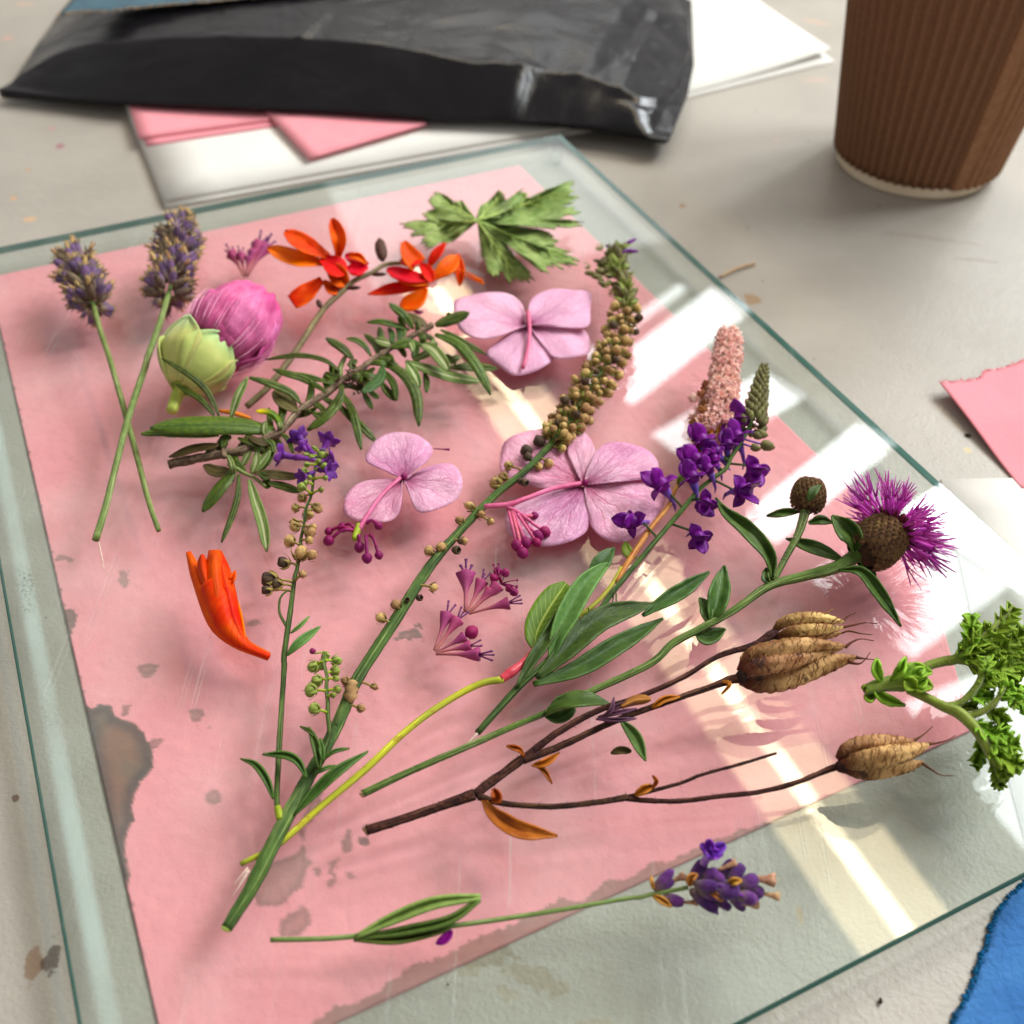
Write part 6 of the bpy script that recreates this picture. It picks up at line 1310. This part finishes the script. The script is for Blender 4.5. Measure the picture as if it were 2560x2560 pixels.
g, _ = ptube(hp(c('H', (1090, 520), (1280, 445), (1400, 390), (1550, 320), (1700, 260), (1932, 180)) + c('T', (0, 1010), (130, 965), (250, 940)), (5, 6, 7, 8, 8.5, 9, 10, 10.5, 11)), [9, 9, 8, 8, 8, 7, 8, 12], 60, 10, .18); T_.part('branch', g, BRS)
g, _ = ptube(hp(c('H', (850, 712), (1000, 750), (1250, 765), (1500, 740), (1650, 715)), (4, 4, 4, 4, 4)), [9, 7, 7, 7, 8], 30, 10, .15); T_.part('branch', g, BRS)
g, _ = ptube(hp(c('H', (1650, 715), (1932, 640)) + c('I', (200, 595), (400, 540), (605, 478)), (4, 5, 6.5, 8, 9)), [6, 4.5, 4, 4, 3.5], 40, 8, .25); T_.part('twig', g, BRS)
g, _ = ptube(hp(c('H', (1640, 720), (1750, 732), (1932, 735)) + c('I', (300, 710), (500, 688), (700, 640), (850, 580), (930, 550)), (4, 4, 4, 4.5, 5, 6, 7, 7.5)), [7, 6, 6, 6, 6, 6, 8], 50, 9, .2); T_.part('branch', g, BRS)
# hairs along the stems
g = Geo(); rs = random.Random(3)
for o in [q for q in T_.o.children]:
    vv_ = [v_.co for v_ in o.data.vertices]
    for i in range(90):
        v_ = rs.choice(vv_); p = np.array(v_) / MM + T_.base; d = nrm(V(rs.uniform(-1, 1), rs.uniform(-1, 1), rs.uniform(-.4, 1))) * rs.uniform(.3, .9); q = tube([p, p + d], [.05, .02], 3); g.add(q.v, q.f, q.uv)
T_.part('fine_hairs', g, BRS, kind='stuff')
for k_, pts, h_, w_, pr in [('H', [(872, 722), (940, 810), (1080, 890), (1275, 922)], (4, 5, 6, 6), 22, 'leaf'), ('H', [(915, 735), (950, 720), (930, 668)], (4, 6, 7), 12, 'oval'), ('H', [(1095, 492), (1065, 455), (1000, 440)], (6, 7, 7), 7, 'leaf'), ('H', [(1135, 545), (1205, 530), (1285, 475)], (5, 5, 5), 9, 'leaf'),
                       ('H', [(1150, 538), (1205, 575), (1245, 642)], (5, 4, 3), 5, 'leaf'), ('H', [(1690, 705), (1735, 675), (1785, 655)], (4.5, 5, 5), 10, 'oval'), ('H', [(1785, 665), (1805, 630), (1785, 598)], (5, 6, 7), 4, 'leaf'), ('H', [(1780, 235), (1850, 190), (1932, 175)], (9.5, 10, 10), 8, 'leaf'), ('T', [(0, 985), (120, 1010), (20, 1140)], (10, 10, 9), 3, 'leaf')]:
    T_.part('withered_leaf', leaf(R3(k_, pts, h_), w_, pr, 16, 7, 1.4, 0, .35, ruf=.8), RUST)
for pts in [[(1500, 300), (1560, 250), (1578, 180)], [(1510, 290), (1600, 225), (1680, 200)], [(1490, 285), (1600, 260), (1700, 240)], [(1480, 295), (1600, 300), (1698, 292)], [(1540, 255), (1640, 215), (1740, 190)]]:
    T_.part('bract', leaf(R3('H', pts, (9.5, 11, 11)), 5, 'leaf', 10, 5, .8), mat('purple_brown_bract', (88, 52, 76), (66, 38, 50), ns=400, rough=.6) if 'purple_brown_bract' not in bpy.data.materials else bpy.data.materials['purple_brown_bract'])
T_.part('bract', leaf(R3('H', [(1615, 230), (1690, 195), (1775, 188)], (12, 12.5, 12)), 11, 'petal', 12, 7, -2), LBR)
podm = POD
def follicle(T_, k, spine, hs, hw, beaks, prof=None, seed=0):
    n = 30; m = 18; q = cat([p_ + (h,) for p_, h in zip(c(k, *spine), hs)], n); pr = interp(prof or [.35, .75, .95, 1, .98, .85, .6, .22], n)
    w3 = np.array([P(*a) for a in q]); rad = pr * hw * CR[k][2] * np.array([ppm(p) for p in w3]); v = []; uv = []
    side = None
    for i in range(n):
        t = nrm(w3[min(i + 1, n - 1)] - w3[max(i - 1, 0)]); side = nrm(np.cross(t, V(0, -.7, .7))); up = np.cross(side, t)
        for j in range(m):
            a = 2 * math.pi * j / m; keel = .16 * math.cos(2 * a) + .10 * math.exp(-(((a - math.pi / 2 + .6) % (2 * math.pi)) - .6) ** 2 * 30)
            groove = .16 * math.exp(-((a - 1.4) ** 2) * 22)
            wr = .055 * math.sin(i * 2.4 + 3.5 * math.cos(a) + seed) + .07 * mnoise.noise(Vector((i * .25 + seed, math.cos(a) * 1.7, math.sin(a) * 1.7)))
            r = rad[i] * (1 + keel * .5 + wr * (pr[i] > .3) - groove); p = w3[i] + side * math.cos(a) * r + up * math.sin(a) * r; p[2] = max(p[2], GT + .3); v.append(p); uv.append((j / m, i / (n - 1) ))
    f = [(i * m + j, i * m + (j + 1) % m, (i + 1) * m + (j + 1) % m, (i + 1) * m + j) for i in range(n - 1) for j in range(m)] + [tuple(range(m - 1, -1, -1)), tuple((n - 1) * m + j for j in range(m))]
    o = T_.part('follicle', Geo().add(v, f, uv), podm)
    # transverse wrinkles as fine raised ribs
    g = Geo(); rr = random.Random(seed)
    for i in range(3, n - 3):
        for rep in range(2):
            j0 = rr.randint(0, m - 1); pts_ = []
            for s in range(5):
                idx = (min(n - 1, i + s // 2)) * m + (j0 + s) % m; pts_.append(np.array(v[idx]) + nrm(np.array(v[idx]) - w3[min(n - 1, i + s // 2)]) * .06)
            t2 = tube(pts_, [.05, .13, .05], 4); g.add(t2.v, t2.f, [(.5, .7)] * len(t2.v))
    T_.part('wrinkles', g, podm, sub=o, kind='stuff')
    for b in beaks:
        hb = [hs[-1]] + [hs[-1] + .4 * i for i in range(1, len(b))]; gg, _ = ptube([p_ + (h,) for p_, h in zip(c(k, *b), hb)], [hw * CR[k][2] * .22, 2.6, 1.4, 1.1], 14, 6); T_.part('beak', gg, mat('dark_beak', (104, 60, 40), (76, 40, 30), ns=500, rough=.7, rnd=.05) if 'dark_beak' not in bpy.data.materials else bpy.data.materials['dark_beak'], sub=o)
follicle(T_, 'T', [(640, 400), (760, 275), (1000, 225), (1250, 225), (1490, 265)], (12, 14, 15, 14.5, 13), 72, [[(1480, 270), (1540, 200), (1645, 155)]], seed=1)
follicle(T_, 'T', [(1100, 180), (1250, 170), (1370, 105)], (13, 14, 14), 22, [], seed=8, prof=[.4, .8, 1, .9, .7, .4, .2, .05])
follicle(T_, 'T', [(690, 440), (900, 385), (1200, 360), (1480, 330)], (13, 15.5, 16, 14), 74, [[(1480, 330), (1620, 300), (1760, 275), (1905, 288)]], seed=2)
follicle(T_, 'T', [(680, 455), (900, 440), (1250, 425), (1480, 395)], (10, 10, 10, 11), 56, [[(1470, 400), (1560, 375), (1700, 405), (1842, 420)]], seed=3)
follicle(T_, 'T', [(230, 860), (400, 660), (800, 580), (1200, 545), (1530, 560)], (12, 15, 16.5, 16, 14), 100, [[(1510, 570), (1590, 510), (1700, 470), (1858, 492)]], seed=4, prof=[.35, .8, .95, 1, .98, .82, .5, .12])
follicle(T_, 'T', [(230, 900), (450, 800), (850, 740), (1200, 640), (1480, 590)], (11, 14, 15, 14, 13), 105, [], seed=5, prof=[.35, .9, 1, .95, .85, .7, .4, .08])
follicle(T_, 'T', [(240, 980), (500, 1010), (900, 930), (1300, 770), (1640, 690)], (9, 9, 10, 12, 13), 112, [[(1630, 690), (1720, 705), (1900, 725)], [(1560, 750), (1680, 770), (1750, 720), (1815, 630)]], seed=6, prof=[.4, .85, 1, 1, .98, .95, .7, .2])
follicle(T_, 'N', [(130, 1540), (280, 1430), (600, 1390), (860, 1370)], (9, 11, 12, 11), 88, [[(850, 1370), (960, 1300), (1052, 1218)]], seed=7)
follicle(T_, 'N', [(160, 1590), (450, 1540), (750, 1480), (1000, 1400)], (9, 12, 13, 11), 92, [[(980, 1395), (1100, 1380), (1200, 1350), (1270, 1308)]], seed=9)
follicle(T_, 'N', [(180, 1640), (450, 1660), (750, 1610), (960, 1570)], (6, 5.5, 6, 7), 72, [[(940, 1570), (1040, 1640), (1130, 1690), (1252, 1698)]], seed=10)
for k_, a, h, r in [('T', (640, 425), 12, 12), ('T', (245, 930), 11, 15), ('N', (165, 1600), 8.5, 13)]:
    g, _ = ptube([c1(k_, a[0] - 40, a[1] + 15) + (h,), c1(k_, a[0] + 60, a[1] - 10) + (h + .3,)], [r * .8, r * 1.25, r], 8, 12, .3); T_.part('pod_base', g, PODD)

# ------------------------------------------------------------------ bright geranium sprig (right edge)
T_ = Thing('geranium_sprig', 'fresh bright green geranium sprig with crinkled leaves at the right edge of the photo', 'leaf sprig', P(*c1('N', 450, 860), 0))
g, _ = ptube(hp(c('N', (395, 865), (520, 830), (700, 800), (860, 790)), (10, 10, 10, 10)), [12, 15, 19, 22, 18], 24, 14, .12); T_.part('stem', g, GERS)
g, _ = ptube(hp(c('N', (840, 740), (1000, 640), (1150, 595), (1270, 570), (1330, 480), (1370, 380)), (10, 11, 12, 13, 14, 15)), [9, 11, 11, 12, 9, 6], 30, 10, .06); T_.part('petiole', g, GERS)
g, _ = ptube(hp(c('N', (820, 860), (1000, 950), (1170, 1035), (1300, 1090), (1440, 1220), (1540, 1370), (1640, 1560), (1700, 1760)), (10, 11, 12, 13, 13, 12, 10, 7)), [12, 11, 12, 14, 12, 11, 9, 4], 50, 10, .06); T_.part('petiole', g, GERS)
for pts, h_, r in [([(1170, 1030), (1320, 990), (1440, 880), (1520, 740), (1555, 560)], (12, 13, 15, 17, 19), [9, 8, 8, 7, 4]), ([(1380, 1120), (1520, 1080), (1650, 990), (1740, 850)], (13, 14, 16, 18), [9, 8, 7, 4]), ([(1270, 575), (1420, 610), (1560, 700), (1700, 760)], (13, 14, 14, 14), [9, 8, 6]), ([(1300, 560), (1450, 440), (1600, 300), (1830, 60)], (14, 16, 18, 20), [8, 7, 6, 4])]:
    g, _ = ptube(hp(c('N', *pts), h_), r, 24, 9, .06); T_.part('petiole', g, GERS)
rg = random.Random(31)
def lobed(spine, hs, w0, nl=7, L0=46, k='N'):
    """a crinkled leaflet: an axis with rounded, toothed side lobes"""
    q = cat([p_ + (h,) for p_, h in zip(c(k, *spine), hs)], 30)
    L_ = float(np.sum(np.linalg.norm(np.diff(q[:, :2], axis=0), axis=1))); nlb = max(3, int(L_ / 26)); ph = rg.random()
    tt = np.linspace(0, 1, 64); env = (.30 + .70 * np.sin(np.pi * np.clip(tt * .82 + .10, 0, 1)) ** .7) * np.where(tt > .93, np.sqrt(np.clip((1 - tt) / .07, 0, 1)) * .9 + .1, 1)
    cut = 1 - .62 * np.abs(np.cos(np.pi * (tt * nlb + ph))) ** 2.2 + .10 * np.sin(tt * nlb * 19)
    T_.part('leaflet', leaf([tuple(x) for x in q[::3]], L0 * .74 + 6, list(env * cut), 64, 13, 1.4, rg.uniform(-1.2, 1.2), .28, ruf=2.0, seed=rg.random() * 9, groove=.8, fwd=.75), GERB)
    T_.part('leaflet', leaf([(x[0] + rg.uniform(-3, 3), x[1] + 5, x[2] - 2.5) for x in q[::4]], L0 * .62 + 4, list(env * np.roll(cut, 7)), 50, 11, 1.2, rg.uniform(-1.5, 1.5), .28, ruf=2.0, seed=rg.random() * 9, groove=.6, fwd=.9), GERB)
for sp3, hs3, w0, nl, L0 in [([(1290, 560), (1400, 400), (1425, 110)], (14, 17, 19), 30, 5, 30), ([(1330, 560), (1480, 400), (1600, 230)], (14, 17, 18), 40, 5, 34), ([(1330, 590), (1550, 520), (1730, 440)], (14, 16, 15), 44, 6, 36),
                             ([(1500, 500), (1700, 280), (1850, 40)], (16, 19, 20), 34, 6, 36), ([(1400, 620), (1700, 660), (1960, 600)], (13, 14, 13), 50, 7, 44), ([(1500, 680), (1780, 790), (1900, 960)], (12, 12, 9), 46, 6, 40), ([(1600, 520), (1800, 430), (1960, 280)], (15, 17, 18), 44, 6, 42), ([(1700, 700), (1850, 560), (2000, 500)], (13, 14, 14), 44, 5, 44),
                             ([(1540, 740), (1560, 640), (1560, 540)], (17, 19, 19), 24, 4, 24), ([(1480, 860), (1600, 760), (1640, 690)], (15, 16, 16), 26, 4, 26), ([(1260, 1020), (1380, 1030), (1480, 1040)], (12, 11, 10), 22, 4, 20), ([(1420, 940), (1540, 930), (1640, 930)], (14, 13, 12), 26, 4, 24),
                             ([(1560, 1060), (1680, 1110), (1745, 1210)], (14, 13, 11), 26, 4, 26), ([(1700, 950), (1800, 900), (1855, 985)], (16, 16, 14), 26, 4, 28), ([(1680, 940), (1750, 880), (1790, 830)], (16, 17, 17), 22, 4, 22), ([(1450, 1180), (1600, 1260), (1830, 1320)], (13, 12, 11), 40, 6, 30), ([(1520, 1330), (1720, 1400), (1900, 1385)], (12, 12, 12), 38, 5, 32),
                             ([(1580, 1440), (1760, 1540), (1930, 1610)], (11, 11, 10), 36, 5, 32), ([(1500, 1330), (1510, 1470), (1448, 1600)], (11, 7, 3), 26, 3, 22), ([(1620, 1500), (1670, 1640), (1705, 1820)], (10, 8, 5), 36, 5, 24), ([(1650, 1560), (1740, 1650), (1800, 1700)], (9, 7, 5), 26, 3, 24), ([(1780, 980), (1870, 960), (1960, 1000)], (12, 11, 10), 34, 4, 34)]:
    lobed(sp3, hs3, w0, nl, L0)
for pts, h_, w_ in [([(560, 790), (515, 690), (510, 565)], (11, 13, 14), 13), ([(650, 770), (730, 690), (790, 550)], (12, 14, 15), 12), ([(740, 750), (850, 680), (1045, 700)], (13, 14, 14), 20), ([(800, 790), (920, 800), (1050, 850)], (13, 13, 13), 22), ([(480, 860), (600, 960), (785, 1018)], (9, 8, 7), 13), ([(860, 760), (920, 690), (975, 660)], (13, 15, 15), 12), ([(420, 890), (440, 930), (500, 930)], (8, 7, 7), 14), ([(430, 850), (400, 860), (392, 880)], (10, 10, 9), 10), ([(780, 770), (840, 820), (880, 870)], (14, 15, 14), 18), ([(880, 830), (960, 790), (990, 760)], (13, 14, 14), 14)]:
    T_.part('stipule', leaf(R3('N', pts, h_), w_, 'leaf', 14, 7, 1.6, 0, .5, ruf=1.2), GERB)
g = Geo()
for o in [q for q in T_.o.children if q.name.startswith('petiole') or q.name.startswith('stem')]:
    vv_ = [v_.co for v_ in o.data.vertices]
    for i in range(110):
        v_ = rg.choice(vv_); p = np.array(v_) / MM + T_.base; d = nrm(V(rg.uniform(-1, 1), rg.uniform(-1, 1), rg.uniform(-.4, 1))) * rg.uniform(.3, .8); q = tube([p, p + d], [.035, .015], 3); g.add(q.v, q.f, q.uv)
T_.part('fine_hairs', g, SPF, kind='stuff')

# ------------------------------------------------------------------ fresh lavender at the bottom
T_ = Thing('lavender_sprig', 'fresh violet lavender sprig with a thin stem lying along the near edge', 'lavender', P(675, 2349, 0))
g, lv = ptube(hp(c('G', (1452, 1480), (1720, 1475)) + c('H', (200, 1460), (600, 1418), (900, 1380), (1300, 1318), (1650, 1258)) + c('U', (0, 790), (130, 755), (350, 715), (580, 668)), (1.2, 1.6, 2, 3, 3.5, 4, 4.5, 4.8, 5, 5.5, 6)), [6, 6, 6.5, 6, 6, 5.5, 5, 5], 80, 10, .06); T_.part('stem', g, STEML)
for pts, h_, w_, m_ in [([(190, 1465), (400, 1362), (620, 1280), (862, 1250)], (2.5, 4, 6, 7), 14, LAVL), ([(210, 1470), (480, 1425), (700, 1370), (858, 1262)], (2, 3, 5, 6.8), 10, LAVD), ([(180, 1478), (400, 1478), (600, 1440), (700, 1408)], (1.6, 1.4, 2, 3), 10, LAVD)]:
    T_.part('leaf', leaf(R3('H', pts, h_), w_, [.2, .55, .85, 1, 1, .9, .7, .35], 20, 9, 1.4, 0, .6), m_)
def cal(a, b, hw, ha=6, hb=7, me=M_CALB, name='calyx'):
    pa, pb = P(*c1('U', *a), ha), P(*c1('U', *b), hb); L_ = np.linalg.norm(pb - pa); wdt = hw * CR['U'][2] * ppm(pa) / .25 / L_
    return T_.inst(name, me, pa, pb - pa, L_, roll=rs.random() * 6, sc=(wdt, wdt, 1))
for a in [((165, 705), (385, 470), 62, 5.5, 8), ((200, 715), (400, 590), 52, 5, 6), ((270, 790), (525, 855), 66, 4.5, 5), ((600, 650), (745, 350), 62, 7, 9), ((700, 640), (790, 390), 45, 6, 8), ((740, 600), (945, 480), 85, 7, 9), ((650, 640), (935, 655), 68, 9, 11), ((600, 690), (925, 950), 72, 6, 4.5), ((700, 700), (1000, 780), 70, 7, 7),
          ((850, 700), (1200, 730), 92, 9, 10), ((880, 770), (1085, 925), 56, 5, 3), ((960, 600), (1090, 345), 56, 7, 9), ((880, 620), (1000, 520), 70, 8, 9), ((1050, 640), (1245, 400), 70, 8, 10), ((1180, 690), (1410, 545), 84, 8, 9), ((1180, 760), (1405, 825), 78, 9, 9), ((1320, 690), (1490, 750), 72, 7, 7),
          ((1120, 850), (1265, 935), 42, 4, 3), ((1000, 640), (1200, 640), 70, 8, 9), ((1080, 790), (1240, 860), 60, 6, 5), ((800, 560), (960, 580), 70, 6, 7), ((740, 760), (900, 830), 60, 5, 4.5)]: cal(*a)
for a in [((920, 640), (1010, 662), 34, 10.5, 11), ((895, 920), (945, 1000), 36, 5, 4), ((1185, 740), (1255, 775), 38, 10, 10), ((1385, 800), (1440, 835), 34, 9, 9), ((1070, 365), (1105, 325), 30, 9, 10), ((370, 495), (410, 455), 30, 8, 8.5), ((1225, 910), (1270, 945), 24, 3, 3)]: cal(*a, me=M_BUDT, name='corolla_bud')
for a in [((395, 595), (545, 520), 46, 6, 7), ((520, 850), (700, 850), 34, 4, 4), ((945, 460), (1160, 370), 40, 9, 10), ((1400, 560), (1630, 585), 68, 9, 9), ((1480, 745), (1685, 780), 42, 7, 7), ((1200, 870), (1435, 885), 36, 4, 4)]: cal(*a, me=M_DRY, name='dry_corolla')
for pts, h_, w_ in [([(600, 660), (610, 560), (700, 510)], (8, 9.5, 10), 10), ([(1050, 650), (1120, 600), (1235, 585)], (9.5, 11, 11.5), 9), ([(850, 740), (930, 770), (1000, 840)], (9, 9, 8), 6), ([(150, 770), (240, 810), (385, 905)], (5, 5.5, 5), 8), ([(170, 700), (145, 620), (138, 530)], (5.5, 7, 8), 3)]:
    T_.part('bract', leaf(R3('U', pts, h_), w_, 'leaf', 12, 7, 1.2), LBR)
pa, pb = P(*c1('U', 755, 390), 9), P(*c1('U', 850, 260), 11); g = tube([pa, (pa + pb) / 2, pb], [.9, .8, 1.5], 9); T_.part('corolla_tube', g, mat('pale_lilac_tube', (206, 180, 226), (150, 104, 190), ns=300, rough=.5, rnd=0))
for tip_, w_, hh in [((740, 140), 11, 11), ((828, 90), 13, 14), ((1030, 150), 15, 12), ((1000, 270), 13, 10), ((870, 335), 9, 9)]:
    m3 = ((tip_[0] + 845) / 2, (tip_[1] + 260) / 2); T_.part('petal', leaf(R3('U', [(845, 262), m3, tip_], (11, 11.5, hh)), w_, [.5, .8, 1, 1.05, 1, .9, .7, .3], 12, 7, 1.0, .3, .3, ruf=.8), VIO2 if 'VIO2' in globals() else globals().setdefault('VIO2', mat('violet_petal', (124, 66, 172), (94, 40, 146), ns=500, kind='leaf', col3=(90, 30, 130), rough=.5, bump=.3, tr=.15, rnd=.1)))
# small fallen things
def drop(name, label, k, pts, h, w_, m_, cat_='petal'):
    g = leaf(R3(k, pts, h), w_, 'oval', 12, 7, .8, 0, .3); return single(name, g, m_, label, cat_)
drop('fallen_petal', 'small fallen magenta petal below the fresh lavender leaf', 'H', [(622, 1502), (668, 1475), (708, 1428)], (.8, 1.2, 1.5), 11, mat('magenta_petal', (166, 50, 160), (140, 34, 140), ns=400, rough=.5, tr=.2))
drop('fallen_leaf', 'tiny fallen brown leaf right of the dried branch', 'H', [(1560, 480), (1610, 462), (1672, 468)], (.8, 1.2, 1), 9, OLV, 'leaf')
drop('fallen_petal', 'tiny purple petal under the rosemary tip', 'K', [(1290, 825), (1330, 835), (1360, 828)], (1, 1, 1), 4, PURB)
g, _ = ptube([q + (.8,) for q in c('D', (530, 1190), (545, 1260), (560, 1340))], [1.3, 1.6, .8], 10, 5); single('plant_fibre', g, SPF, 'thin pale fibre below the end of the lavender stem', 'debris')
